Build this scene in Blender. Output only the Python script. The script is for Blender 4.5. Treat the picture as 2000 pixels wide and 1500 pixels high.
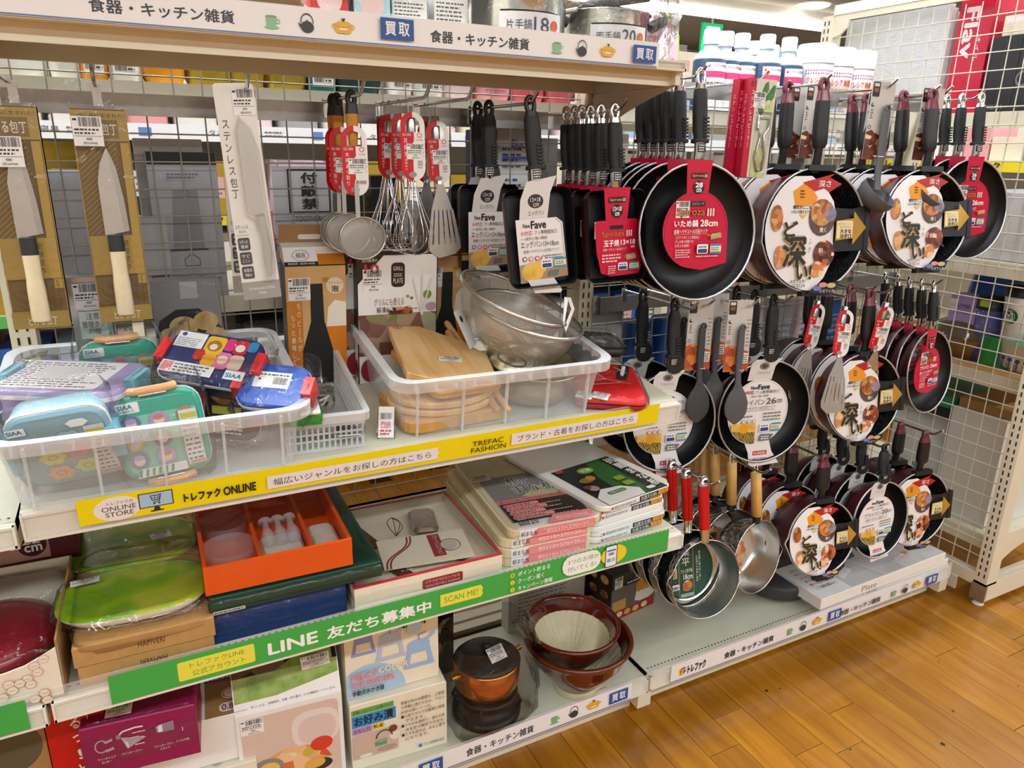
import bpy, bmesh, math, random
from mathutils import Vector, Matrix, Euler
S = bpy.context.scene
COL = S.collection
for o in list(bpy.data.objects): bpy.data.objects.remove(o)
rnd = random.Random(7)
R = math.radians
# ------------------------------------------------------------------ camera
cd = bpy.data.cameras.new('camera'); cam = bpy.data.objects.new('camera', cd); COL.objects.link(cam)
cd.sensor_width = 36; cd.lens = 1440.8*36/2000; cd.clip_start = .02
_m = Matrix(((0.88941249, -0.12248803, 0.44038859), (-0.45677377, -0.27485474, 0.84605709), (0.01741102, -0.95365169, -0.30040856)))
cam.matrix_world = Matrix.Translation((0, 0, 1.36)) @ Matrix([[_m[i][0], -_m[i][1], -_m[i][2]] for i in range(3)]).to_4x4()
S.camera = cam
# ------------------------------------------------------------------ view, world, ceiling lights
vs = S.view_settings; vs.view_transform = 'Standard'; vs.look = 'None'; vs.gamma = 1; vs.use_curve_mapping = False
vs.exposure = EXPO = 0.42
S.cycles.transparent_max_bounces = 24; S.cycles.max_bounces = 7; S.cycles.caustics_reflective = False; S.cycles.caustics_refractive = False
S.cycles.use_denoising = True
w = bpy.data.worlds.new('shop'); S.world = w; w.use_nodes = True
w.node_tree.nodes['Background'].inputs[0].default_value = (1, 1, 1, 1); w.node_tree.nodes['Background'].inputs[1].default_value = 0.45
CEIL = 2.7
def area(x, y, z, sx, sy, watts, rot=(0, 0, 0)):
    l = bpy.data.lights.new('ceiling_light', 'AREA'); l.shape = 'RECTANGLE'; l.size = sx; l.size_y = sy; l.energy = watts; l.color = (.88, .95, 1)
    o = bpy.data.objects.new('ceiling_light', l); COL.objects.link(o); o.location = (x, y, z); o.rotation_euler = rot
for yy, e in ((-3.1, 64), (-.9, 84), (1.3, 84), (3.5, 80), (5.7, 70)):
    area(2.0, yy, CEIL-.172, 9.0, .13, e)
# ------------------------------------------------------------------ materials
def lin(h):
    h = h.lstrip('#'); c = [int(h[i:i+2], 16)/255 for i in (0, 2, 4)]
    return tuple(x/12.92 if x <= .04045 else ((x+.055)/1.055)**2.4 for x in c)+(1,)
MATS = {}
def _new(name):
    m = bpy.data.materials.new(name); m.use_nodes = True; nt = m.node_tree; b = nt.nodes['Principled BSDF']; return m, nt, b
def mat(name, hexc, rough=.5, metal=0, var=.06, scale=30, bump=0, coat=0, trans=0, emit=0):
    """plain surface with slight noise variation of colour (procedural)"""
    if name in MATS: return name
    m, nt, b = _new(name); c = lin(hexc)
    b.inputs['Roughness'].default_value = rough; b.inputs['Metallic'].default_value = metal
    if coat: b.inputs['Coat Weight'].default_value = coat; b.inputs['Coat Roughness'].default_value = .08
    if emit: b.inputs['Emission Color'].default_value = c; b.inputs['Emission Strength'].default_value = emit
    if var or bump:
        tc = nt.nodes.new('ShaderNodeTexCoord'); n = nt.nodes.new('ShaderNodeTexNoise'); n.inputs['Scale'].default_value = scale; n.inputs['Detail'].default_value = 3
        nt.links.new(tc.outputs['Object'], n.inputs['Vector'])
    if var:
        r = nt.nodes.new('ShaderNodeValToRGB'); r.color_ramp.elements[0].position = .3; r.color_ramp.elements[1].position = .7
        r.color_ramp.elements[0].color = tuple(x*(1-var) for x in c[:3])+(1,); r.color_ramp.elements[1].color = tuple(min(1, x*(1+var)) for x in c[:3])+(1,)
        nt.links.new(n.outputs['Fac'], r.inputs['Fac']); nt.links.new(r.outputs['Color'], b.inputs['Base Color'])
    else: b.inputs['Base Color'].default_value = c
    if bump:
        bp = nt.nodes.new('ShaderNodeBump'); bp.inputs['Strength'].default_value = bump; bp.inputs['Distance'].default_value = .004
        nt.links.new(n.outputs['Fac'], bp.inputs['Height']); nt.links.new(bp.outputs['Normal'], b.inputs['Normal'])
    if trans:
        t = nt.nodes.new('ShaderNodeBsdfTransparent'); mx = nt.nodes.new('ShaderNodeMixShader'); mx.inputs['Fac'].default_value = 1-trans
        nt.links.new(t.outputs[0], mx.inputs[1]); nt.links.new(b.outputs[0], mx.inputs[2]); nt.links.new(mx.outputs[0], nt.nodes['Material Output'].inputs[0])
    MATS[name] = m; return name
def ramp_mat(name, stops, scale=(1, 1, 1), kind='noise', nscale=6, rough=.5, coat=0, detail=4, coord='Object', dist=0, rand=False, bump=0, metal=0):
    """multi colour procedural texture: stops = [(pos, hex)]"""
    m, nt, b = _new(name)
    tc = nt.nodes.new('ShaderNodeTexCoord'); mp = nt.nodes.new('ShaderNodeMapping'); mp.inputs['Scale'].default_value = scale
    nt.links.new(tc.outputs[coord], mp.inputs['Vector'])
    if rand:
        oi = nt.nodes.new('ShaderNodeObjectInfo'); mu = nt.nodes.new('ShaderNodeMath'); mu.operation = 'MULTIPLY'; mu.inputs[1].default_value = 37
        nt.links.new(oi.outputs['Random'], mu.inputs[0]); nt.links.new(mu.outputs[0], mp.inputs['Location'])
    if kind == 'noise':
        n = nt.nodes.new('ShaderNodeTexNoise'); n.inputs['Scale'].default_value = nscale; n.inputs['Detail'].default_value = detail; n.inputs['Distortion'].default_value = dist; out = n.outputs['Fac']
    elif kind == 'voronoi':
        n = nt.nodes.new('ShaderNodeTexVoronoi'); n.inputs['Scale'].default_value = nscale; out = n.outputs['Color']
    elif kind == 'cell':
        n = nt.nodes.new('ShaderNodeTexVoronoi'); n.inputs['Scale'].default_value = nscale; out = n.outputs['Distance']
    else:
        n = nt.nodes.new('ShaderNodeTexWave'); n.inputs['Scale'].default_value = nscale; n.inputs['Distortion'].default_value = dist; n.inputs['Detail'].default_value = detail; out = n.outputs['Fac']
    nt.links.new(mp.outputs[0], n.inputs['Vector'])
    r = nt.nodes.new('ShaderNodeValToRGB'); els = r.color_ramp.elements
    while len(els) < len(stops): els.new(.5)
    for e, (p, h) in zip(els, stops): e.position = p; e.color = lin(h)
    nt.links.new(out, r.inputs['Fac']); col = r.outputs['Color']
    if rand:
        hs = nt.nodes.new('ShaderNodeHueSaturation'); mr = nt.nodes.new('ShaderNodeMapRange'); mr.inputs['To Min'].default_value = .82; mr.inputs['To Max'].default_value = 1.15
        nt.links.new(oi.outputs['Random'], mr.inputs['Value']); nt.links.new(mr.outputs[0], hs.inputs['Value']); nt.links.new(col, hs.inputs['Color']); col = hs.outputs['Color']
    nt.links.new(col, b.inputs['Base Color']); b.inputs['Roughness'].default_value = rough; b.inputs['Metallic'].default_value = metal
    if coat: b.inputs['Coat Weight'].default_value = coat; b.inputs['Coat Roughness'].default_value = .1
    if bump:
        bp = nt.nodes.new('ShaderNodeBump'); bp.inputs['Strength'].default_value = bump; bp.inputs['Distance'].default_value = .003
        nt.links.new(out, bp.inputs['Height']); nt.links.new(bp.outputs['Normal'], b.inputs['Normal'])
    MATS[name] = m; return name
def film_mat(name, clear=.9, tint='#ffffff', rough=.08, bump=.5, scale=18, base='#f4f6f8', gloss=False):
    """clear plastic: mostly see-through, glossy where it faces away, crinkled"""
    m, nt, b = _new(name); b.inputs['Base Color'].default_value = lin(base); b.inputs['Roughness'].default_value = rough; b.inputs['Specular IOR Level'].default_value = .8
    t = nt.nodes.new('ShaderNodeBsdfTransparent'); t.inputs[0].default_value = lin(tint)
    lw = nt.nodes.new('ShaderNodeLayerWeight'); lw.inputs['Blend'].default_value = .25
    mr = nt.nodes.new('ShaderNodeMapRange'); mr.inputs['To Min'].default_value = 1-clear; mr.inputs['To Max'].default_value = min(1, 1-clear+.5)
    nt.links.new(lw.outputs['Facing'], mr.inputs['Value'])
    mx = nt.nodes.new('ShaderNodeMixShader'); nt.links.new(mr.outputs[0], mx.inputs['Fac'])
    if gloss:
        lw.inputs['Blend'].default_value = .12; nt.links.new(lw.outputs['Fresnel'], mr.inputs['Value']); mr.inputs['To Max'].default_value = .75; nt.nodes.remove(b); b = nt.nodes.new('ShaderNodeBsdfGlossy'); b.inputs['Roughness'].default_value = rough
    nt.links.new(t.outputs[0], mx.inputs[1]); nt.links.new(b.outputs[0], mx.inputs[2]); nt.links.new(mx.outputs[0], nt.nodes['Material Output'].inputs[0])
    if bump:
        tc = nt.nodes.new('ShaderNodeTexCoord'); n = nt.nodes.new('ShaderNodeTexNoise'); n.inputs['Scale'].default_value = scale; n.inputs['Detail'].default_value = 3; n.inputs['Distortion'].default_value = 1.5
        nt.links.new(tc.outputs['Object'], n.inputs['Vector']); bp = nt.nodes.new('ShaderNodeBump'); bp.inputs['Strength'].default_value = bump; bp.inputs['Distance'].default_value = .02
        nt.links.new(n.outputs['Fac'], bp.inputs['Height']); nt.links.new(bp.outputs['Normal'], b.inputs['Normal'])
    MATS[name] = m; return name
def mesh_mat(name, hexc='#b9b5aa', cells=320, metal=.7, thr=.42):
    """woven wire cloth too fine to model: see-through square holes"""
    m, nt, b = _new(name); b.inputs['Base Color'].default_value = lin(hexc); b.inputs['Metallic'].default_value = metal; b.inputs['Roughness'].default_value = .35
    tc = nt.nodes.new('ShaderNodeTexCoord'); mx = nt.nodes.new('ShaderNodeMath'); mx.operation = 'MAXIMUM'
    for i, ax in enumerate('XY'):
        wv = nt.nodes.new('ShaderNodeTexWave'); wv.bands_direction = ax; wv.inputs['Scale'].default_value = cells
        nt.links.new(tc.outputs['UV'], wv.inputs['Vector']); nt.links.new(wv.outputs['Fac'], mx.inputs[i])
    gt = nt.nodes.new('ShaderNodeMath'); gt.operation = 'GREATER_THAN'; gt.inputs[1].default_value = 1-thr; nt.links.new(mx.outputs[0], gt.inputs[0])
    t = nt.nodes.new('ShaderNodeBsdfTransparent'); ms = nt.nodes.new('ShaderNodeMixShader'); nt.links.new(gt.outputs[0], ms.inputs['Fac'])
    nt.links.new(t.outputs[0], ms.inputs[1]); nt.links.new(b.outputs[0], ms.inputs[2]); nt.links.new(ms.outputs[0], nt.nodes['Material Output'].inputs[0])
    MATS[name] = m; return name
def C(h):      # flat printed colour, named after itself
    return mat('print_'+h.lstrip('#'), h, .45, 0, 0)
# ------------------------------------------------------------------ mesh builder
_TXT = {}
def text_mesh(s, bold=0, res=1):
    k = (s, bold, res)
    if k not in _TXT:
        cu = bpy.data.curves.new('t', 'FONT'); cu.body = s; cu.resolution_u = 3 if s.isascii() else 2; cu.offset = bold; cu.size = 1
        ob = bpy.data.objects.new('t', cu); me = bpy.data.meshes.new_from_object(ob)
        v = [(p.co.x, p.co.y) for p in me.vertices]; f = [tuple(p.vertices) for p in me.polygons]
        bpy.data.objects.remove(ob); bpy.data.curves.remove(cu); bpy.data.meshes.remove(me)
        xs = [p[0] for p in v] or [0, 1]; ys = [p[1] for p in v] or [0, 1]
        _TXT[k] = (v, f, min(xs), max(xs), min(ys), max(ys))
    return _TXT[k]
class MB:
    def __init__(s, M=None): s.v = []; s.f = []; s.m = []; s.sm = []; s.uv = {}; s.M = M or Matrix(); s.keys = []
    def k(s, m):
        if m not in s.keys: s.keys.append(m)
        return s.keys.index(m)
    def add(s, vs, fs, m, smooth=False):
        b = len(s.v); s.v += [s.M @ Vector(p) for p in vs]; i = s.k(m)
        for f in fs: s.f.append(tuple(b+j for j in f)); s.m.append(i); s.sm.append(smooth)
        return s
    def box(s, x0, y0, z0, x1, y1, z1, m):
        vs = [(x0, y0, z0), (x1, y0, z0), (x1, y1, z0), (x0, y1, z0), (x0, y0, z1), (x1, y0, z1), (x1, y1, z1), (x0, y1, z1)]
        return s.add(vs, [(0, 3, 2, 1), (4, 5, 6, 7), (0, 1, 5, 4), (1, 2, 6, 5), (2, 3, 7, 6), (3, 0, 4, 7)], m)
    def loft(s, rings, m, cap0=True, cap1=True, smooth=False, closed=True):
        n = len(rings[0]); vs = [p for r in rings for p in r]; fs = []
        for i in range(len(rings)-1):
            for j in range(n if closed else n-1):
                a = i*n+j; b = i*n+(j+1) % n; fs.append((a, b, b+n, a+n))
        s.add(vs, fs, m, smooth)
        if cap0: s.add(rings[0], [tuple(range(n-1, -1, -1))], m)
        if cap1: s.add(rings[-1], [tuple(range(n))], m)
        return s
    def prism(s, pts, z0, z1, m, smooth=False, c=0, caps=True):
        """outline pts (x,y) raised z0..z1 with chamfer c"""
        if c:
            cx = sum(p[0] for p in pts)/len(pts); cy = sum(p[1] for p in pts)/len(pts)
            hx = max(abs(p[0]-cx) for p in pts); hy = max(abs(p[1]-cy) for p in pts)
            ins = [(cx+(p[0]-cx)*(1-c/hx), cy+(p[1]-cy)*(1-c/hy)) for p in pts]
            rings = [[(*p, z0) for p in ins], [(*p, z0+c) for p in pts], [(*p, z1-c) for p in pts], [(*p, z1) for p in ins]]
        else: rings = [[(*p, z0) for p in pts], [(*p, z1) for p in pts]]
        return s.loft(rings, m, caps, caps, smooth)
    def lathe(s, prof, m, n=32, smooth=True, a0=0, a1=360, mfun=None):
        full = abs(a1-a0) >= 360; k = n if full else n+1
        rings = [[(r*math.cos(R(a0+(a1-a0)*j/n)), r*math.sin(R(a0+(a1-a0)*j/n)), z) for j in range(k)] for r, z in prof]
        return s.loft(rings, m, False, False, smooth, full)
    def tube(s, path, r, m, n=8, caps=True, smooth=True, closed=False):
        P = [Vector(p) for p in path]; rings = []; up = None
        rr = r if isinstance(r, (list, tuple)) else [r]*len(P)
        for i, p in enumerate(P):
            t = (P[(i+1) % len(P)]-P[i-1]) if closed else (P[min(i+1, len(P)-1)]-P[max(i-1, 0)]); t.normalize()
            if up is None: up = Vector((0, 0, 1)) if abs(t.z) < .9 else Vector((1, 0, 0))
            a = t.cross(up); a.normalize(); b = a.cross(t); b.normalize(); up = b
            rings.append([p+a*rr[i]*math.cos(2*math.pi*j/n)+b*rr[i]*math.sin(2*math.pi*j/n) for j in range(n)])
        if closed: rings.append(rings[0])
        return s.loft(rings, m, caps and not closed, caps and not closed, smooth)
    def ball(s, c, r, m, n=12, sx=1, sy=1, sz=1):
        prof = []; h = n//2
        rings = [[(c[0]+sx*r*math.sin(math.pi*i/h)*math.cos(2*math.pi*j/n), c[1]+sy*r*math.sin(math.pi*i/h)*math.sin(2*math.pi*j/n), c[2]-sz*r*math.cos(math.pi*i/h)) for j in range(n)] for i in range(h+1)]
        return s.loft(rings, m, False, False, True)
    def build(s, name, parent=None, label=None, loc=None, rot=None):
        me = bpy.data.meshes.new(name); me.from_pydata([tuple(p) for p in s.v], [], s.f)
        for k in s.keys: me.materials.append(MATS[k])
        me.polygons.foreach_set('material_index', s.m); me.polygons.foreach_set('use_smooth', s.sm); me.update()
        o = bpy.data.objects.new(name, me); COL.objects.link(o)
        if parent is not None: o.parent = parent
        if label: o['label'] = label
        if loc: o.location = loc
        if rot: o.rotation_euler = rot
        return o
def rrect(x0, y0, x1, y1, r, n=4):
    """rounded rectangle outline, counter clockwise"""
    r = min(r, (x1-x0)/2-1e-5, (y1-y0)/2-1e-5); p = []
    for cx, cy, a in ((x1-r, y0+r, -90), (x1-r, y1-r, 0), (x0+r, y1-r, 90), (x0+r, y0+r, 180)):
        p += [(cx+r*math.cos(R(a+90*i/n)), cy+r*math.sin(R(a+90*i/n))) for i in range(n+1)]
    return p
def circ(cx, cy, r, n=24, ry=None, a0=0): return [(cx+r*math.cos(2*math.pi*i/n+a0), cy+(ry or r)*math.sin(2*math.pi*i/n+a0)) for i in range(n)]
class Print:
    """flat print laid on a face: origin o, axes u and v (metres), each later piece a hair prouder"""
    def __init__(s, mb, o, u=(1, 0, 0), v=(0, 0, 1), step=.00012, fn=None):
        s.mb = mb; s.o = Vector(o); s.u = Vector(u).normalized(); s.v = Vector(v).normalized(); s.n = s.u.cross(s.v); s.l = 1; s.step = step; s.fn = fn
    def P(s, x, y):
        if s.fn: return Vector(s.fn(x, y))+s.n*(s.l*s.step)
        return s.o+s.u*x+s.v*y+s.n*(s.l*s.step)
    def poly(s, pts, m):
        m = m if m in MATS else C(m)
        s.mb.add([s.P(*p) for p in pts], [tuple(range(len(pts)))], m); s.l += 1; return s
    def rect(s, x0, y0, x1, y1, m): return s.poly([(x0, y0), (x1, y0), (x1, y1), (x0, y1)], m)
    def rr(s, x0, y0, x1, y1, r, m): return s.poly(rrect(x0, y0, x1, y1, r, 3), m)
    def disc(s, cx, cy, r, m, ry=None, n=24): return s.poly(circ(cx, cy, r, n, ry), m)
    def ring(s, cx, cy, r, w, m, n=24, ry=None, a0=0, a1=360):
        m = m if m in MATS else C(m); k = ry/r if ry else 1
        q = [(math.cos(R(a0+(a1-a0)*i/n)), math.sin(R(a0+(a1-a0)*i/n))) for i in range(n+1)]
        vs = [s.P(cx+(r-w)*a, cy+(r-w)*b*k) for a, b in q]+[s.P(cx+r*a, cy+r*b*k) for a, b in q]
        s.mb.add(vs, [(i, i+n+1, i+n+2, i+1) for i in range(n)], m); s.l += 1; return s
    def line(s, pts, w, m):
        for (a, b), (c, d) in zip(pts, pts[1:]):
            L = math.hypot(c-a, d-b) or 1; nx, ny = -(d-b)/L*w/2, (c-a)/L*w/2
            s.poly([(a+nx, b+ny), (a-nx, b-ny), (c-nx, d-ny), (c+nx, d+ny)], m); s.l -= 1
        s.l += 1; return s
    def raw(s, t, fn, m, bold):
        v, f, *_ = text_mesh(t, bold); m = m if m in MATS else C(m)
        s.mb.add([s.P(*fn(*p)) for p in v], [q[::-1] if fn(1, 0)[0]*fn(0, 1)[1]-fn(1, 0)[1]*fn(0, 1)[0] < 0 else q for q in f], m)
    def text(s, t, x0, y0, x1, y1, m='#222222', bold=.012, keep=False, rot=0):
        """text stretched into the box (keep: same proportions, left aligned); rot in quarter turns"""
        _, _, a, b, c, d = text_mesh(t, 0); b = max(b, a+1e-4); d = max(d, c+1e-4)
        W, H = x1-x0, y1-y0
        if rot % 2: W, H = H, W
        kx, ky = W/(b-a), H/(d-c)
        if keep: kx = ky = min(kx, ky)
        if rot == 0: fn = lambda x, y: (x0+(x-a)*kx, y0+(y-c)*ky)
        elif rot == 1: fn = lambda x, y: (x1-(y-c)*ky, y0+(x-a)*kx)
        elif rot == 2: fn = lambda x, y: (x1-(x-a)*kx, y1-(y-c)*ky)
        else: fn = lambda x, y: (x0+(y-c)*ky, y1-(x-a)*kx)
        s.raw(t, fn, m, 0)
        if bold >= .018:
            for dx, dy in ((-bold, 0), (bold, 0), (0, -bold), (0, bold)):
                s.l += .5; s.raw(t, lambda x, y: fn(x+dx, y+dy), m, 0)
        s.l += 1; return s
    def vtext(s, t, cx, y0, y1, w, m='#222222', bold=.012):
        """upright characters stacked from y1 down to y0"""
        h = (y1-y0)/len(t)
        for i, ch in enumerate(t):
            if ch == ' ': continue
            if ch == 'ー': s.rect(cx-w*.05, y1-(i+.92)*h, cx+w*.05, y1-(i+.08)*h, m); s.l -= 1; continue
            _, _, a, b, c, d = text_mesh(ch, 0); sw = min(1, max(b-a, .3)); sh = min(1, max(d-c, .3))
            s.text(ch, cx-w/2*sw, y1-(i+.5+.45*sh)*h, cx+w/2*sw, y1-(i+.5-.45*sh)*h, m, bold); s.l -= 1
        s.l += 1; return s
    def bars(s, x0, y0, x1, y1, m='#222222', seed=3, n=26):
        q = random.Random(seed); x = x0; st = (x1-x0)/n/1.6
        while x < x1:
            wd = st*q.choice((.5, .8, 1.3)); s.rect(x, y0, min(x+wd, x1), y1, m); s.l -= 1; x += wd+st*q.choice((.5, .7, 1.1))
        s.l += 1; return s
    def small(s, x0, y0, x1, y1, rows, m='#555555', seed=1, fill=.5):
        """lines of print too small to read: broken dashes"""
        q = random.Random(seed); h = (y1-y0)/rows
        for i in range(rows):
            x = x0; e = x1-(x1-x0)*q.random()*.25; yb = y1-(i+1)*h
            while x < e:
                wd = h*q.uniform(.4, 1.3); s.rect(x, yb+h*.2, min(x+wd, e), yb+h*(.2+fill), m); s.l -= 1; x += wd+h*q.uniform(.15, .4)
        s.l += 1; return s
# ------------------------------------------------------------------ things
def thing(name, label, cat, loc=(0, 0, 0), rot=(0, 0, 0), group=None):
    o = bpy.data.objects.new(name, None); COL.objects.link(o); o.location = loc; o.empty_display_size = .03
    o.rotation_euler = rot if not isinstance(rot, (int, float)) else (0, 0, rot); return tag(o, label, cat, group)
def tag(o, label=None, cat=None, group=None, kind=None):
    for k, v in (('label', label), ('category', cat), ('group', group), ('kind', kind)):
        if v: o[k] = v
    return o
def structure(o): o['kind'] = 'structure'; return o
def dup(root, loc=None, rot=None, label=None, group=None, scale=None):
    def cp(o, par):
        c = o.copy(); COL.objects.link(c)
        if par: c.parent = par
        for ch in kids.get(o.name, ()): cp(ch, c)
        return c
    kids = {}; st = [root]
    while st:
        q = st.pop(); kids[q.name] = list(q.children); st += kids[q.name]
    r = cp(root, None)
    if loc is not None: r.location = loc
    if rot is not None: r.rotation_euler = rot if not isinstance(rot, (int, float)) else (0, 0, rot)
    if scale: r.scale = (scale,)*3 if not isinstance(scale, tuple) else scale
    if label: r['label'] = label
    if group: r['group'] = group
    return r
_TAG = {}
def price_tag(parent, o, u=(1, 0, 0), v=(0, 0, 1), w=.036, h=.026, name='price_tag', seed=3, style=0):
    """white price sticker with a barcode, its lower left corner at o in the parent's frame"""
    key = (round(w, 4), round(h, 4), style)
    if key not in _TAG:
        mb = MB(); P = Print(mb, (0, 0, 0), (1, 0, 0), (0, 1, 0), .0001); mb.box(0, 0, -.0002, w, h, 0, C('#f1f0ee'))
        P.small(w*.04, h*.82, w*.2, h*.97, 1, '#333333', 5); P.bars(w*.22, h*.66, w*.95, h*.97, '#2b2b2b', 3, 22)
        P.small(w*.06, h*.38, w*.92, h*.62, 2, '#333333', 8); P.rect(w*.04, h*.33, w*.96, h*.345, '#555555')
        P.text('¥880' if style == 0 else '¥490', w*.42, h*.19, w*.62, h*.29, '#333333'); P.text('(税込¥968)' if style == 0 else '(税込¥539)', w*.3, h*.04, w*.78, h*.15, '#333333')
        o0 = mb.build(name, parent); _TAG[key] = o0.data
    else:
        o0 = bpy.data.objects.new(name, _TAG[key]); COL.objects.link(o0); o0.parent = parent
    u = Vector(u).normalized(); v = Vector(v).normalized(); n = u.cross(v); v = n.cross(u)
    o0.matrix_local = Matrix.Translation(Vector(o)+n*.0006) @ Matrix((u, v, n)).transposed().to_4x4()
    return o0
# common materials
mat('shelf_white', '#e9e5d8', .42, 0, .03, 12); mat('shelf_cream', '#e3dcc6', .45, 0, .03, 12); mat('deck_grey', '#d0d0bb', .55, 0, .05, 9)
mat('dark_slot', '#26231f', .8, 0, 0); mat('steel_bar', '#b4b4b4', .3, .85, .08, 60); mat('chrome', '#d8d8da', .12, 1, .03); mat('black_wire', '#2a2a2c', .3, .3, 0)
mat('wire_cream', '#d6d2c3', .45, 0, .03); mat('paper', '#f2f1ee', .6, 0, .02); mat('black_plastic', '#17181b', .42, 0, .1, 40); mat('black_grip', '#1b1d21', .62, 0, .12, 200)
mat('maroon', '#4a1822', .28, .2, .1, 14); mat('nonstick', '#0b0d12', .48, 0, .15, 30); mat('white_card', '#eeeeec', .5, 0, .02); mat('kraft', '#b98f55', .75, 0, .08, 60); mat('kraft_dark', '#a37c47', .75, 0, .08, 60)
mat('aluminium', '#cfd0d2', .22, 1, .05, 30); mat('red_plastic', '#c4161c', .35, 0, .04); mat('ink', '#232323', .6, 0, 0); mat('grey_silicone', '#56575c', .5, 0, .06, 60)
film_mat('clear_rail', .9, bump=.0); film_mat('film', .97, bump=.6, scale=14, gloss=True); film_mat('film_tight', .97, bump=.4, scale=26, gloss=True); film_mat('bin_plastic', .8, base='#eef1f4', rough=.2, bump=.05, scale=30); film_mat('bin_rim', .6, base='#edf1f4', rough=.25, bump=.05, scale=40)
film_mat('smoky_film', .96, tint='#eceae8', bump=.7, scale=12, gloss=True)
# ================================================================== room
ramp_mat('plank', [(0, '#6e3f06'), (.35, '#935c0a'), (.6, '#a66e12'), (1, '#be8a2e')], scale=(14, 1.6, 1), nscale=2.2, rough=.38, coat=.5, detail=6, dist=.9, rand=True)
mat('floor_gap', '#2c1d0c', .8, 0, 0); mat('ceiling_paint', '#d6cab8', .8, 0, .03, 2); mat('wall_paint', '#e2ddd4', .8, 0, .03, 2); mat('tube_light', '#ffffff', .4, 0, 0, emit=4)
mat('skid', '#1c150c', .7, 0, 0)
fl = structure(MB().box(-4, -5, -.06, 9, 8.5, -.004, 'floor_gap').build('floor'))
PW = .0933
def planks():
    cache = {}
    known = {9: 1.192, 8: .997, 6: .935, 7: .896, 15: .928, 16: .967, 11: .45, 12: .75, 10: .62, 13: 1.02, 14: .55}
    for i in range(-10, 38):
        x = .705+PW*i; L = .91; near = -1 <= i <= 19
        y = known.get(i, rnd.uniform(0, L))
        y0 = y-L*math.ceil((y+.1)/L)
        y1 = 1.9 if i < 17 else 2.4
        seg = []
        while y0 < y1+.9:
            seg.append((y0, y0+L)); y0 += L
        for a, b in seg:
            if b < .25: continue
            key = round(b-a, 3)
            if key not in cache:
                mb = MB(); mb.prism([(.0006, .0008), (PW-.0006, .0008), (PW-.0006, key-.0008), (.0006, key-.0008)], -.004, 0, 'plank', c=.0007); o = mb.build('floor_plank', fl); cache[key] = o.data
            else: o = bpy.data.objects.new('floor_plank', cache[key]); COL.objects.link(o); o.parent = fl
            o.location = (x, a, 0)
planks()
ramp_mat('far_boards', [(0, '#6e3f06'), (.35, '#935c0a'), (.6, '#a66e12'), (1, '#be8a2e')], scale=(14, 1.6, 1), nscale=2.2, rough=.3, coat=.25, detail=6, dist=.9)
mb = MB()   # boards beyond the planks built singly: one board pattern per strip
for i in range(-30, 80):
    x = -3.5+PW*i+.0117
    if x > 8.9: break
    mb.box(x+.0006, 2.9, -.004, x+PW-.0006, 8.4, -.0005, 'far_boards')
    if x < -.24 or x > 4.15: mb.box(x+.0006, -4.9, -.004, x+PW-.0006, 2.9, -.0005, 'far_boards')
    else: mb.box(x+.0006, -4.9, -.004, x+PW-.0006, -.05, -.0008, 'far_boards')
tag(mb.build('floor_boards_beyond', fl), kind='stuff')
mb = MB(); pr = Print(mb, (0, 0, 0), (1, 0, 0), (0, 1, 0), .0003)   # scuff marks
for px, py, s in ((1.37, 1.13, .006), (1.41, 1.12, .003), (1.62, .80, .007), (1.40, .89, .003), (1.9, 1.0, .003), (1.75, .86, .003), (2.0, .84, .0025), (1.3, 1.05, .002), (1.66, .99, .002)):
    pr.poly([(px+s*math.cos(a)*rnd.uniform(.4, 1.2), py+s*math.sin(a)*rnd.uniform(.4, 1.2)) for a in [k*.7 for k in range(9)]], 'skid')
tag(mb.build('scuff_marks', fl), kind='stuff')
ce = structure(MB().box(-4, -5, CEIL, 9, 8.5, CEIL+.06, 'ceiling_paint').build('ceiling'))
for n, b in (('wall_left', (-4.1, -5, 0, -4, 8.5, CEIL)), ('wall_right', (9, -5, 0, 9.1, 8.5, CEIL)), ('wall_back', (-4, 8.5, 0, 9, 8.6, CEIL)), ('wall_front', (-4, -5.1, 0, 9, -5, CEIL))):
    structure(MB().box(*b, 'wall_paint').build(n))
mat('beam_dark', '#3a322d', .7, 0, 0); structure(MB().box(4.6, 8.2, 2.16, 9, 8.49, 2.44, 'beam_dark').build('trim_1'))
for i, yy in enumerate((-3.1, -.9, 1.3, 3.5, 5.7)):
    t = thing('ceiling_light', 'white strip light under the ceiling, %s row from the far wall' % ('fifth', 'fourth', 'third', 'second', 'first')[i], 'light', (2.0, yy, CEIL), 0, 'rows of ceiling strip lights')
    MB().box(-4.55, -.05, -.1, 4.55, .05, 0, 'shelf_white').build('housing', t); mb = MB(); mb.M = Matrix(((0, 0, 1, 0), (1, 0, 0, 0), (0, 1, 0, 0), (0, 0, 0, 1))); mb.prism([(.075*math.cos(R(a)), -.1+.06*math.sin(R(a))) for a in range(180, 361, 20)], -4.5, 4.5, 'tube_light'); mb.build('tube', t)
t = thing('downlight', 'round white downlight in the ceiling beside the strip light', 'light', (5.9, 5.45, CEIL)); mb = MB(); mb.lathe([(.12, 0), (.14, -.012), (.12, -.02), (.1, -.014), (0, -.012)], 'tube_light', 24); mb.build('downlight_disc', t)
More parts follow.
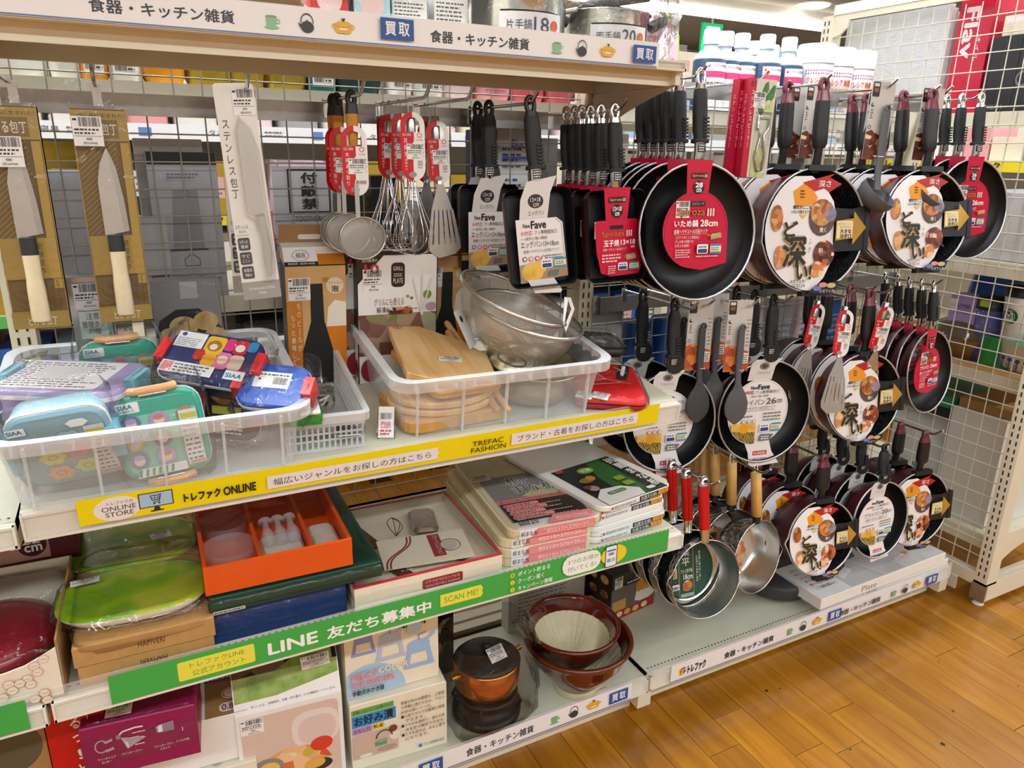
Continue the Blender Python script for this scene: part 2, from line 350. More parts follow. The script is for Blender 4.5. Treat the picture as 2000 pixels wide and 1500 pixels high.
# exit sign hung from the ceiling
t = thing('exit_sign', 'green running-man emergency exit sign hanging from the ceiling', 'sign', (5.47, 6.3, 2.485)); mat('exit_green', '#12b877', .4, 0, 0, emit=.5); mat('exit_white', '#f4fff8', .4, 0, 0, emit=.8)
mb = MB(); mb.box(-.13, 0, -.13, .13, .03, .13, 'exit_green'); mb.build('panel', t); mb = MB(); mb.box(-.01, .01, .13, .01, .02, .45, 'shelf_white'); mb.build('hanger', t)
mb = MB(); p = Print(mb, (0, 0, 0), step=.001); p.rect(-.08, -.08, .09, .1, 'exit_white'); p.disc(.02, .07, .022, 'exit_green'); p.poly([(-.03, .03), (.03, .045), (.05, .0), (.03, -.02), (.06, -.07), (.03, -.07), (0, -.03), (-.03, -.07), (-.06, -.06), (-.02, -.01), (-.01, .02), (-.05, .0)], 'exit_green'); mb.build('pictogram', t)
# ================================================================== gondola
XL, XM, XR = -.188, 1.016, 2.205; YB = 1.555
def slots(mb, x, y, z0, z1, dx=.008, m='dark_slot', w=.004, face='y'):
    z = z0
    while z < z1:
        for s in (-dx, dx):
            if face == 'y': mb.add([(x+s-w/2, y, z), (x+s+w/2, y, z), (x+s+w/2, y, z+.014), (x+s-w/2, y, z+.014)], [(0, 1, 2, 3)], m)
            else: mb.add([(x, y+s+w/2, z), (x, y+s-w/2, z), (x, y+s-w/2, z+.014), (x, y+s+w/2, z+.014)], [(0, 1, 2, 3)], m)
        z += .025
def upright(parent, x, z1, yb=YB):
    mb = MB(); mb.box(x-.02, yb, 0, x+.02, yb+.06, z1, 'shelf_cream'); o = mb.build('upright', parent)
    mb = MB(); slots(mb, x, yb-.0006, .16, z1-.03); tag(mb.build('slot_row', o), kind='stuff')
def wiregrid(parent, x0, x1, z0, z1, y, m='wire_grey', axis='x', pitch=.05, r=.0016, off=0):
    mb = MB(); P = (lambda a, z: (a, y, z)) if axis == 'x' else (lambda a, z: (y, a, z)); q = (lambda a, z: (a, y+2*r, z)) if axis == 'x' else (lambda a, z: (y-2*r, a, z))
    a = x0+off
    while a <= x1+1e-6: mb.tube([P(a, z0), P(a, z1)], r, m, 5); a += pitch
    z = z0
    while z <= z1+1e-6: mb.tube([q(x0, z), q(x1, z)], r, m, 5); z += pitch
    return tag(mb.build('wire_grid', parent), kind='stuff')
mat('wire_grey', '#aaa79f', .4, .5, .03)
gl = thing('gondola_frame', 'cream steel frame and wire back panel carrying the kitchen goods shelves at left', 'shelving', (0, 0, 0))
for x in (XL, XM): upright(gl, x, 1.535)
wiregrid(gl, XL+.02, XM-.02, .58, 1.53, 1.585, off=.028)
for x in (XL, XM): MB().box(x-.02, 1.2, .03, x+.02, YB, .085, 'shelf_cream').build('base_leg', gl)
MB().box(XL+.02, 1.57, .02, XM-.02, 1.6, .12, 'shelf_cream').build('back_rail', gl)
gr_ = thing('gondola_frame', 'cream steel frame and wire back panel behind the hanging frying pans', 'shelving', (0, 0, 0))
upright(gr_, XR, 1.535)
wiregrid(gr_, XM+.02, XR-.02, .13, 1.53, 1.585, off=.02)
MB().box(XR-.02, 1.2, .03, XR+.02, YB, .085, 'shelf_cream').build('base_leg', gr_); MB().box(XM+.02, 1.57, .02, XR-.02, 1.6, .12, 'shelf_cream').build('back_rail', gr_)
def cup_icon(p, x, y, h, g='#8fc79a'):
    p.disc(x, y+h*.12, h*.52, g, h*.12); p.poly([(x-h*.42, y+h*.85), (x-h*.36, y+h*.35), (x-h*.2, y+h*.15), (x+h*.2, y+h*.15), (x+h*.34, y+h*.35), (x+h*.4, y+h*.85)], g); p.disc(x, y+h*.85, h*.41, '#6fae80', h*.09); p.ring(x+h*.46, y+h*.55, h*.17, h*.07, g, 14)
def kettle_icon(p, x, y, h, g='#3b3b40'):
    p.ring(x, y+h*.55, h*.36, h*.05, g, 20, h*.45, -10, 190); p.disc(x, y+h*.3, h*.36, g, h*.3); p.poly([(x-h*.3, y+h*.4), (x-h*.5, y+h*.5), (x-h*.42, y+h*.3), (x-h*.2, y+h*.12)], g); p.disc(x, y+h*.6, h*.06, g)
def pot_icon(p, x, y, h, g='#e8b73a'):
    p.rr(x-h*.55, y+h*.1, x+h*.55, y+h*.6, h*.25, g); p.disc(x, y+h*.6, h*.58, '#d9a22a', h*.16); p.disc(x, y+h*.65, h*.5, g, h*.17); p.ring(x-h*.6, y+h*.52, h*.14, h*.06, g, 12); p.ring(x+h*.6, y+h*.52, h*.14, h*.06, g, 12); p.rect(x-h*.06, y+h*.78, x+h*.06, y+h*.9, '#3a3a3a'); p.rect(x-h*.12, y+h*.88, x+h*.12, y+h*.97, '#3a3a3a'); p.rect(x-h*.3, y+h*.28, x+h*.25, y+h*.4, '#f2eede')
def kaitori(p, x0, y0, x1, y1): p.rect(x0, y0, x1, y1, '#2b559c'); k = (x1-x0)*.14; p.text('買', x0+k, y0+(y1-y0)*.2, x0+(x1-x0)*.46, y0+(y1-y0)*.82, '#f4f6fa', .02); p.text('取', x0+(x1-x0)*.54, y0+(y1-y0)*.2, x1-k, y0+(y1-y0)*.82, '#f4f6fa', .02)
def logo(p, x, y, h):   # cube mark and shop name
    p.poly([(x, y+h*.1), (x+h*.42, y), (x+h*.42, y+h*.6), (x, y+h*.68)], '#f0c81e'); p.poly([(x+h*.42, y), (x+h*.85, y+h*.12), (x+h*.85, y+h*.72), (x+h*.42, y+h*.6)], '#f1efe9'); p.poly([(x, y+h*.68), (x+h*.42, y+h*.6), (x+h*.85, y+h*.72), (x+h*.45, y+h*.86)], '#d4443b')
    p.text('T', x+h*.1, y+h*.18, x+h*.34, y+h*.52, '#222222', .03); p.text('F', x+h*.5, y+h*.18, x+h*.76, y+h*.55, '#222222', .03); p.text('トレファク', x+h*.95, y+h*.05, x+h*2.9, y+h*.85, '#222222', .045)
def shelf(name, label, x0, x1, yf, z0, zc, zd, clear=True, mfront='shelf_white', deck='deck_grey', yb=YB, brackets=True, holes=False):
    """steel shelf: deck at zd, channel rail z0.. front at yf, clear lip to zc"""
    t = thing(name, label, 'shelf', ((x0+x1)/2, yf, zd)); hx = (x1-x0)/2; dz = zd-z0; dp = yb-yf
    mb = MB(); mb.box(-hx, .012, -.02, hx, dp, 0, deck); mb.box(-hx, dp-.012, -.045, hx, dp, 0, mfront)
    mb.box(-hx, .012, -.045, -hx+.012, dp, -.0005, mfront); mb.box(hx-.012, .012, -.045, hx, dp, -.0005, mfront); mb.build('deck', t)
    if holes:
        mb = MB(); x = -hx+.01; 
        while x < hx-.01: mb.add([(x, .024, .0006), (x+.004, .024, .0006), (x+.004, .028, .0006), (x, .028, .0006)], [(0, 1, 2, 3)], 'dark_slot'); x += .011
        tag(mb.build('perforation', t), kind='stuff')
    mb = MB(); mb.box(-hx, .004, -dz+.004, hx, .012, -.001, mfront); mb.box(-hx, -.004, -dz, hx, .012, -dz+.005, mfront); mb.box(-hx, -.003, -.006, hx, .008, -.002, mfront); mb.box(-hx-.0005, -.004, -dz, -hx+.003, .014, -.002, mfront); mb.box(hx-.003, -.004, -dz, hx+.0005, .014, -.002, mfront); mb.build('front_rail', t)
    if clear: mb = MB(); mb.box(-hx+.004, -.0062, -dz+.008, hx-.004, -.005, zc-zd, 'clear_rail'); mb.build('clear_lip', t)
    if brackets:
        for s in (-1, 1):
            mb = MB(); n = 10; pts = [(.02, -.0455), (dp, -.0455), (dp, -.145)]+[(dp-.04-(dp-.1)*k/n, -.145+.09*(k/n)**.6) for k in range(n+1)]
            mb.M = Matrix.Translation((s*(hx-.004)-.0015, 0, 0)) @ Matrix(((0, 0, 1, 0), (1, 0, 0, 0), (0, 1, 0, 0), (0, 0, 0, 1)))
            mb.prism(pts, 0, .003, mfront); mb.build('bracket', t)
    return t
def strip(t, x0, x1, z0, z1, base, draw, y=-.0068):
    lx, ly, lz = t.location; mb = MB(); mb.box(x0-lx, y-.0004, z0-lz, x1-lx, y, z1-lz, C(base))
    p = Print(mb, (-lx, y-.0004, -lz)); draw(p); mb.build('sign_strip', t)
X0, X1 = XL+.003, XM-.003
top = shelf('shelf', 'topmost cream steel shelf with the white kitchenware sign strip', X0, X1, 1.237, 1.515, 1.562, 1.536, mfront='shelf_cream', deck='shelf_cream')
MB().box(-.59, .03, -.046, .59, .036, -.02, 'shelf_cream').build('stiffener', top)
def d_top(p):
    p.rect(-.18, 1.5175, .938, 1.5195, '#5b78b4')
    p.text('食器・キッチン雑貨', -.007, 1.529, .177, 1.546, '#3f4246', .02); p.text('食器・キッチン雑貨', .479, 1.528, .661, 1.546, '#3f4246', .02); p.text('トレファク', -.185, 1.537, -.06, 1.556, '#222222', .05)
    for x in (.229, .716): cup_icon(p, x, 1.5265, .02); kettle_icon(p, x+.052, 1.5255, .027); pot_icon(p, x+.107, 1.5265, .024)
    kaitori(p, .394, 1.526, .449, 1.557); kaitori(p, .878, 1.523, .931, 1.553)
strip(top, -.186, .942, 1.517, 1.561, '#f3f3f4', d_top)
yel = shelf('shelf', 'upper cream steel shelf with the long yellow sign strip', X0, X1, 1.163, .806, .868, .853)
yel.rotation_euler = (R(7.4), 0, 0)
def d_yel(p):
    p.disc(-.062, .839, .032, '#ece7e4', .021); p.text('トレファクの', -.075, .846, -.04, .852, '#333333'); p.text('ONLINE', -.083, .836, -.037, .844, '#333333', .004); p.text('STORE', -.079, .826, -.041, .834, '#333333', .004)
    p.rect(-.033, .831, .015, .857, '#2a2f33'); p.rect(-.0315, .8325, .0135, .8555, '#a9c8e4'); p.poly([(-.012, .831), (-.006, .831), (-.004, .8245), (-.014, .8245)], '#2a2f33'); p.rect(-.018, .823, .0, .8252, '#2a2f33')
    p.line([(-.0165, .8515), (-.002, .8515), (-.004, .843), (-.014, .843), (-.0165, .8515)], .0012, '#333333'); p.line([(-.002, .8535), (-.005, .84), (-.013, .84)], .0012, '#333333'); p.disc(-.012, .8375, .0015, '#333333'); p.disc(-.005, .8375, .0015, '#333333'); p.line([(-.015, .847), (-.003, .847)], .0007, '#333333'); p.line([(-.0105, .8515), (-.0105, .843)], .0007, '#333333'); p.line([(-.006, .8515), (-.006, .843)], .0007, '#333333')
    p.text('トレファク', .03, .83, .083, .845, '#232323', .05); p.text('ONLINE', .088, .83, .137, .845, '#232323', .035)
    p.rect(.155, .827, .453, .851, '#ece7e6'); p.poly([(.453, .842), (.457, .839), (.453, .836)], '#ece7e6'); p.text('幅広いジャンルをお探しの方はこちら', .165, .832, .44, .845, '#333333', .006)
    p.text('TREFAC', .521, .8395, .585, .850, '#2a2a2a', .006); p.text('FASHION', .519, .826, .591, .8365, '#2a2a2a', .006)
    p.rect(.602, .828, .895, .853, '#ece7e6'); p.poly([(.895, .843), (.899, .840), (.895, .837)], '#ece7e6'); p.text('ブランド・古着をお探しの方はこちら', .615, .833, .885, .847, '#333333', .006)
strip(yel, -.114, .952, .8185, .863, '#f0dc12', d_yel)
grn = shelf('shelf', 'lower cream steel shelf with the long green sign strip', X0, X1, 1.116, .528, .592, .564, holes=True)
def d_grn(p):
    p.rr(-.012, .5425, .105, .5775, .003, '#e9e24e'); p.text('トレファクLINE', .006, .5625, .089, .5725, '#48a545', .012); p.text('公式アカウント', .008, .547, .09, .558, '#48a545', .012)
    p.text('LINE', .127, .5475, .208, .569, '#f5f7f3', .03); p.text('友だち募集中', .225, .5465, .416, .57, '#f5f7f3', .03)
    p.poly([(.435, .549), (.518, .549), (.5225, .5555), (.5205, .561), (.5225, .567), (.518, .575), (.435, .575)], '#e9e24e'); p.text('SCAN ME!', .443, .556, .512, .568, '#48a545', .012)
    for i, s in enumerate(('ポイント貯まる', 'クーポン届く', 'キャンペーン情報')):
        z = .576-.0155*i; p.disc(.585, z, .0052, '#e9d534'); p.text('123'[i], .583, z-.003, .587, z+.003, '#5a9d3c'); p.text(s, .597, z-.0052, .597+(.072, .058, .078)[i], z+.0052, '#f5f7f3', .018)
    p.rr(.697, .541, .79, .587, .022, '#f4f4f1'); p.text('3つのお得が', .71, .5665, .785, .578, '#48a545', .014); p.text('付いてくる!', .71, .5495, .778, .561, '#48a545', .014)
    p.disc(.822, .564, .032, '#e9d534', .022); p.rr(.8, .5365, .83, .587, .004, '#30343a'); p.rr(.802, .5385, .828, .585, .003, '#eef2f6'); p.rect(.804, .573, .826, .577, '#4a7fc0'); p.bars(.808, .564, .822, .57, '#333333', 3, 12); p.rect(.805, .549, .814, .557, '#6aa0d8'); p.rect(.817, .549, .825, .557, '#9cc0e4')
strip(grn, -.108, .967, .535, .5865, '#41aa4d', d_grn)
bas = shelf('shelf', 'base deck at left under the stoneware bowls and copper pot', X0-.0, XM+.0, 1.195, .078, .136, .118, brackets=False)
def d_bl(p):
    p.rect(.02, .082, .962, .0845, '#2f4a88'); p.text('食器・キッチン雑貨', .522, .0945, .69, .1145, '#2c2e33', .02); cup_icon(p, .745, .094, .023, '#7fb878'); kettle_icon(p, .798, .0925, .032); pot_icon(p, .852, .0945, .029, '#e5b222'); kaitori(p, .897, .091, .951, .1235); kaitori(p, .412, .091, .466, .1235)
strip(bas, .02, .963, .0805, .13, '#efedf0', d_bl)
bar_ = shelf('shelf', 'base deck at right under the hanging pans, near the wooden floor', XM+.004, XR, 1.19, .086, .146, .128, brackets=False, holes=True)
def d_br(p):
    p.rect(1.08, .0895, 2.13, .092, '#2f4a88'); logo(p, 1.105, .1, .03)
    for x, k in ((1.255, 0), (1.685, 1)):
        p.text('食器・キッチン雑貨', x, .104, x+.175, .1225, '#2c2e33', .02); cup_icon(p, x+.235, .103, .022, '#7fb878'); kettle_icon(p, x+.287, .101, .031); pot_icon(p, x+.34, .103, .028, '#e5b222'); kaitori(p, x+.385, .1, x+.437, .132)
strip(bar_, 1.08, 2.135, .088, .141, '#efedf0', d_br)
for t_, hx in ((bas, (XM-XL)/2-.01), (bar_, .58)): mb = MB(); mb.box(-hx, .05, -.117, hx, .056, -.046, 'shelf_cream'); mb.build('kick_plate', t_)
# neighbouring shelves at the far left edge of the picture
for n, lab, yf, z0, zc, zd in (('shelf', 'end of the neighbouring shelf at the far left, beside the lunch box bin', 1.163, .802, .864, .838), ('shelf', 'end of the neighbouring lower shelf at the far left, under the hexagon box', 1.116, .526, .59, .562)):
    t = shelf(n, lab, XL-.61, XL-.006, yf, z0, zc, zd, holes=True)
    if z0 < .6: strip(t, -.42, -.215, .533, .5845, '#41aa4d', lambda p: None)
nb = shelf('shelf', 'end of the neighbouring base deck at the far left', XL-.61, XL-.006, 1.19, .078, .136, .118, brackets=False)
# stainless hook bars
def hook_bar(x0, x1, z0, z1, label):
    t = thing('hook_bar', label, 'rail', ((x0+x1)/2, 1.552, (z0+z1)/2)); h = (x1-x0)/2; k = (z1-z0)/2
    mb = MB(); mb.box(-h, -.014, -k, h, -.004, k, 'steel_bar'); mb.build('bar', t)
    for s in (-1, 1): mb = MB(); mb.box(s*h-.006, -.0155, -k-.003, s*h+.006, .004, k+.003, 'chrome'); mb.build('end_clip', t)
hook_bar(XL+.026, XM-.026, 1.409, 1.446, 'brushed steel hook bar behind the hanging knives and whisks')
hook_bar(XM+.026, XR-.026, 1.494, 1.531, 'upper brushed steel hook bar behind the pan handles')
hook_bar(XM+.026, XR-.026, .972, 1.01, 'lower brushed steel hook bar behind the second row of pans')
hook_bar(XM+.026, XR-.026, .602, .64, 'lowest brushed steel hook bar behind the small saucepans')
# ================================================================== gondola at right, seen from its open end side
XG = 2.28
gg = thing('wire_gondola', 'cream shelving frame with a wide wire panel at the right edge', 'shelving', (XG, 0, 0))
def side_up(y, z1):
    mb = MB(); mb.box(-.004, y-.02, .075, .05, y+.02, z1, 'shelf_cream'); o = mb.build('upright', gg); mb = MB(); slots(mb, -.0046, y, .1, z1-.03, face='x', dx=.0085, w=.0045); tag(mb.build('slot_row', o), kind='stuff')
side_up(1.13, 1.83); side_up(2.03, 1.83)
wiregrid(gg, 1.142, 2.012, .108, 1.8, .016, 'wire_cream', 'y', r=.0019, off=.05)
mb = MB(); pts = [(1.15, 1.83), (2.01, 1.83), (2.01, 1.74)]+[(2.01-.005-.06*math.sin(R(a)), 1.74+.05*(1-math.cos(R(a)))+.02) for a in (0, 30, 60, 90)]+[(1.15+.07, 1.808), (1.15, 1.808)]
mb.M = Matrix(((0, 0, 1, 0), (1, 0, 0, 0), (0, 1, 0, 0), (0, 0, 0, 1))); mb.prism(pts, .004, .012, 'shelf_cream'); mb.build('top_beam', gg)
MB().box(.0, 1.15, 1.83, .03, 2.01, 1.862, 'white_card').build('top_cap', gg)
mb = MB(); mb.box(-.004, 1.15, .065, .03, 2.01, .105, 'shelf_cream'); mb.box(-.008, 1.2, .02, .0, 1.96, .065, 'shelf_cream'); mb.build('bottom_rail', gg)
for y in (1.13, 2.03): MB().box(-.004, y-.02, .018, .62, y+.02, .082, 'shelf_cream').build('base_leg', gg)
MB().box(-.0075, 1.106, .018, .0, 1.152, .075, 'steel_bar').build('leg_cap', gg)
mb = MB(); mb.lathe([(0, 0), (.016, 0), (.018, .004), (.012, .01), (.008, .018), (.0, .018)], 'white_card', 16); o = mb.build('foot', gg); o.location = (.01, 1.13, .0)
o2 = o.copy(); COL.objects.link(o2); o2.location = (.01, 2.03, 0)
mb = MB(); n = 10; mb.M = Matrix.Translation((0, 1.1285, 0)) @ Matrix(((1, 0, 0, 0), (0, 0, 1, 0), (0, 1, 0, 0), (0, 0, 0, 1)))
mb.prism([(.05, .10), (.05, .235), (.42, .235), (.42, .2)]+[(.42-.36*math.sin(R(90*k/n)), .2-.1*(1-math.cos(R(90*k/n)))) for k in range(n+1)][1:], 0, .003, 'shelf_cream'); mb.build('bracket', gg)
# ================================================================== hooks and pans
ramp_mat('speckle', [(0, '#aab0b4'), (.16, '#8c9196'), (.22, '#14161a'), (1, '#14161a')], kind='cell', nscale=230, rough=.42)
ramp_mat('food_fry', [(0, '#5b2a16'), (.3, '#b5642b'), (.48, '#e0a55c'), (.62, '#c2452c'), (.8, '#7d8a3c'), (1, '#e9cf9a')], kind='voronoi', nscale=90, rough=.4)
ramp_mat('food_meat', [(0, '#2b1210'), (.35, '#5f2b22'), (.55, '#93503a'), (.7, '#d9783c'), (.85, '#f0c89a'), (1, '#efe3cf')], kind='voronoi', nscale=80, rough=.4)
ramp_mat('food_egg', [(0, '#8d6a1d'), (.3, '#d9a23a'), (.55, '#f0c860'), (.75, '#e9b54a'), (1, '#5b6a2c')], nscale=40, rough=.4)
ramp_mat('food_noodle', [(0, '#2f2312'), (.35, '#7c6a2b'), (.5, '#b99a44'), (.7, '#5b5a26'), (1, '#d9c26e')], kind='wave', nscale=60, rough=.4, dist=14, detail=3)
ramp_mat('food_soup', [(0, '#9a4a1f'), (.4, '#d98a4a'), (.6, '#f0d6b0'), (.8, '#c2562e'), (1, '#f2e6d2')], kind='voronoi', nscale=70, rough=.4)
mat('gold_print', '#c79a3f', .3, .4, .15, 20); mat('card_red', '#cf1340', .28, 0, .03); mat('maroon_tip', '#6d3440', .2, .1, .1, 50); mat('label_white', '#eeedf0', .32, 0, 0)
mat('bamboo', '#dbab62', .5, 0, .1, 40); mat('handle_red', '#c4070d', .25, 0, .03); mat('grey_rim', '#c2c5c9', .3, .6, .03)
def hook(x, z, label, tip=1.245, yb=1.537, group='display hooks on the steel bars', r=.0032, w=1):
    t = thing('display_hook', label, 'hook', (x, yb, z), 0, group); L = yb-tip
    mb = MB(); mb.tube([(0, .006, 0), (0, -L+.03, 0), (0, -L+.02, .003), (0, -L, .02)], r, 'chrome', 8); mb.build('prong', t)
    mb = MB(); mb.box(-.007, -.003, -.03, .007, .001, .006, 'chrome'); mb.build('clip', t)
    return t
def ringhole(mb, cx, cz, w, h, r, m, y=0, n=18, ry=1.2):
    mb.tube([(cx+w*math.cos(2*math.pi*i/n), y, cz+h*math.sin(2*math.pi*i/n)) for i in range(n)], r, m, 8, closed=True)
def sect(mb, secs, m, n=14, smooth=True):
    """solid swept down z: (z, half width, half thickness, y offset)"""
    mb.loft([[(a*math.copysign(abs(math.cos(2*math.pi*i/n))**.75, math.cos(2*math.pi*i/n)), yo+b*math.copysign(abs(math.sin(2*math.pi*i/n))**.75, math.sin(2*math.pi*i/n)), z) for i in range(n)] for z, a, b, yo in secs], m, True, True, smooth)
def handle_ring(t, L, tip='chrome', ferrule=True):
    """soft black grip hung by an open ring, ridged at its lower end"""
    k = L/.174; mb = MB(); ringhole(mb, 0, -.007*k, .0085*k, .016*k, .0045, tip); sect(mb, [(-.02*k, .011, .007, 0), (-.034*k, .0135, .0085, 0)], tip); mb.build('hanging_loop', t)
    mb = MB(); sect(mb, [(-.03*k, .0132, .0088, 0), (-.034*k, .0145, .0095, 0), (-.07*k, .0158, .0105, .001), (-.11*k, .0152, .0105, .001), (-.124*k, .0135, .0098, 0), (-.13*k, .014, .01, 0)], 'black_grip')
    for i in range(6): z = -(.088+.0072*i)*k; mb.box(.002, -.0118, z-.0018, .0146, -.008, z+.0018, 'black_grip')
    sect(mb, [(-.129*k, .019, .0125, 0), (-.132*k, .0195, .013, 0), (-.136*k, .019, .0125, 0)], 'black_grip'); mb.build('grip', t)
    if ferrule:
        mb = MB(); sect(mb, [(-.134*k, .0115, .007, 0), (-.16*k, .0115, .007, .002), (-L-.006, .0125, .006, .008)], 'chrome')
        p = Print(mb, (0, -.0078, -.15*k)); p.rect(-.009, -.006*k, .009, .012*k, '#17181b'); p.small(-.0075, -.004*k, .0075, .011*k, 3, '#dddddd', 4); mb.build('ferrule', t)
def handle_wide(t, L):
    """wide black grip with a maroon glossy cap"""
    k = L/.18; mb = MB(); ringhole(mb, 0, -.008*k, .0095*k, .014*k, .006, 'maroon_tip'); sect(mb, [(-.018*k, .013, .008, 0), (-.04*k, .0165, .0105, 0)], 'maroon_tip'); mb.build('end_cap', t)
    mb = MB(); sect(mb, [(-.04*k, .0168, .0108, 0), (-.08*k, .018, .0115, .002), (-.11*k, .0185, .0115, .003), (-.13*k, .0175, .011, .003), (-.139*k, .013, .009, .004)], 'black_plastic'); mb.build('grip', t)
    mb = MB(); sect(mb, [(-.137*k, .0095, .007, .004), (-.155*k, .0095, .006, .006), (-L-.012, .0125, .005, .014)], 'black_plastic'); mb.build('bracket', t)
    mb = MB(); sect(mb, [(-.142*k, .004, .006, .012), (-.16*k, .006, .006, .018), (-L-.005, .011, .004, .02)], 'grey_rim'); mb.build('shank', t)
def pan_body(t, L, d, depth, base=.74, outer='maroon', inner='nonstick', rim='grey_rim', spout=0, name='pan_body'):
    mb = MB(); r = d/2; b = r*base; zc = -L-r
    mb.M = Matrix.Translation((0, 0, zc)) @ Matrix(((1, 0, 0, 0), (0, 0, 1, 0), (0, -1, 0, 0), (0, 0, 0, 1)))
    def warp(i0):
        if spout:
            for i in range(i0, len(mb.v)):
                p = mb.v[i]; x, z = p.x, p.z-zc; a = math.atan2(z, x); q = max(0, 1-abs(p.y)/.045)
                for a0 in (0, math.pi, -math.pi):
                    e = math.exp(-((a-a0)/.16)**2)*spout*q; mb.v[i] = Vector((p.x*(1+e/r), p.y-.3*e, p.z))
    i0 = len(mb.v)
    mb.lathe([(r, 0), (r*.985, depth*.2), (r*.93, depth*.62), (b+.008, depth*.96), (b-.004, depth), (b*.6, depth), (0.0005, depth)], outer, 40)
    mb.lathe([(r-.003, .0005), (r*.965, depth*.22), (r*.9, depth*.6), (b-.002, depth*.9), (b-.016, depth-.004), (b*.5, depth-.004), (.0005, depth-.004)], inner, 40)
    warp(i0); o = mb.build(name, t); M0 = mb.M
    mb = MB(M0); mb.lathe([(r-.0035, .001), (r-.002, -.0015), (r+.0006, -.0008), (r+.0006, .002)], rim, 40); warp(0); mb.build('rim', o)
    return zc
def neck(p, zc, r, dw=.026, ztop=.0, m='card_red', zb=.06):   # card neck from the rim down to the round part
    p.poly([(-dw*1.02, ztop), (-dw*.85, zb), (dw*.85, zb), (dw*1.02, ztop)], m)
def nonfluon(p, x, y, w, h):
    p.rr(x, y, x+w*.46, y+h, w*.06, '#f0f2f5'); p.rr(x+w*.04, y+h*.08, x+w*.42, y+h*.5, w*.04, '#27477d'); p.small(x+w*.06, y+h*.6, x+w*.4, y+h*.85, 1, '#27477d', 3); p.rr(x+w*.54, y, x+w, y+h, w*.06, '#f5efbe'); p.rect(x+w*.54, y+h*.78, x+w, y+h, '#2f9ad6'); p.rect(x+w*.54, y, x+w, y+h*.2, '#2f9ad6'); p.small(x+w*.58, y+h*.28, x+w*.96, y+h*.7, 2, '#777777', 5)
def card_spiroza(t, L, d, depth, size, word):
    mb = MB(); r = d/2; zc = -L-r; k = r/.142
    p = Print(mb, (0, -.002, zc+r), (1, 0, 0), (0, -.10, 1), .00015); q = -r
    p.poly([(-.031*k, .004), (-.027*k, -.07*k), (.024*k, -.07*k), (.031*k, .004)], 'card_red')
    o = [(.08*k*math.cos(R(a)), -.138*k+.08*k*math.sin(R(a))) for a in range(8, 262, 10)]+[(.02*k, -.222*k), (.082*k, -.208*k)]
    p.poly(o, 'card_red'); p.ring(0, -.138*k, .076*k, .0012*k, '#7d0f28', 30, None, 0, 200)
    p.rr(-.02*k, -.034*k, .02*k, -.022*k, .002*k, '#231315'); p.text('Spiroza', -.017*k, -.0315*k, .011*k, -.0245*k, '#e9a060', .02); p.text('III', .0125*k, -.0312*k, .018*k, -.0248*k, '#f2e9e4', .02)
    p.disc(0, -.051*k, .0135*k, '#231315'); p.text(size, -.0085*k, -.051*k, .0085*k, -.0415*k, '#ffffff', .04); p.text('cm', -.006*k, -.0605*k, .006*k, -.0535*k, '#ffffff', .03)
    p.rr(-.018*k, -.089*k, .018*k, -.079*k, .001*k, '#231315'); p.text('スピローザ', -.015*k, -.087*k, .015*k, -.081*k, '#d8d0cc', .0)
    p.text('Spiroza', -.05*k, -.112*k, .018*k, -.093*k, '#231315', .035); p.text('Spiroza', -.05*k, -.112*k, .018*k, -.093*k, '#e98d3c', .0); p.text('III', .024*k, -.109*k, .04*k, -.094*k, '#f2e9e4', .02)
    p.text(word, -.055*k, -.131*k, .002*k, -.117*k, '#ffffff', .03); p.text(size+'cm', .008*k, -.13*k, .05*k, -.117*k, '#ffffff', .03)
    p.text('金属ヘラテスト10万回クリア', -.056*k, -.145*k, .026*k, -.136*k, '#f4e6e4', .018); p.rect(-.056*k, -.1468*k, .026*k, -.146*k, '#e9a060')
    for i, s in enumerate(('こびりつきにくい表面加工', '少しの油で調理でき', 'お手入れ簡単!')): p.text(s, -.052*k, (-.1555-.0085*i)*k, (-.052+.0055*len(s)*.9)*k, (-.149-.0085*i)*k, '#f4e6e4', 0)
    p.small(-.05*k, -.195*k, -.012*k, -.176*k, 4, '#f0c9cf', 3); p.poly([(.034*k, -.158*k), (.062*k, -.154*k), (.058*k, -.143*k), (.036*k, -.146*k)], '#a8a49c'); p.text('フッ素樹脂加工', .026*k, -.152*k, .062*k, -.1455*k, '#f0e050', .02)
    nonfluon(p, .002*k, -.187*k, .06*k, .02*k); p.small(-.0*k, -.1945*k, .062*k, -.1895*k, 1, '#f0c9cf', 9)
    o_ = mb.build('label_card', t); price_tag(o_, (-.052*k, -.003+.0107*k, zc+r-.112*k), (1, 0, 0), (0, -.10, 1), .033, .034)
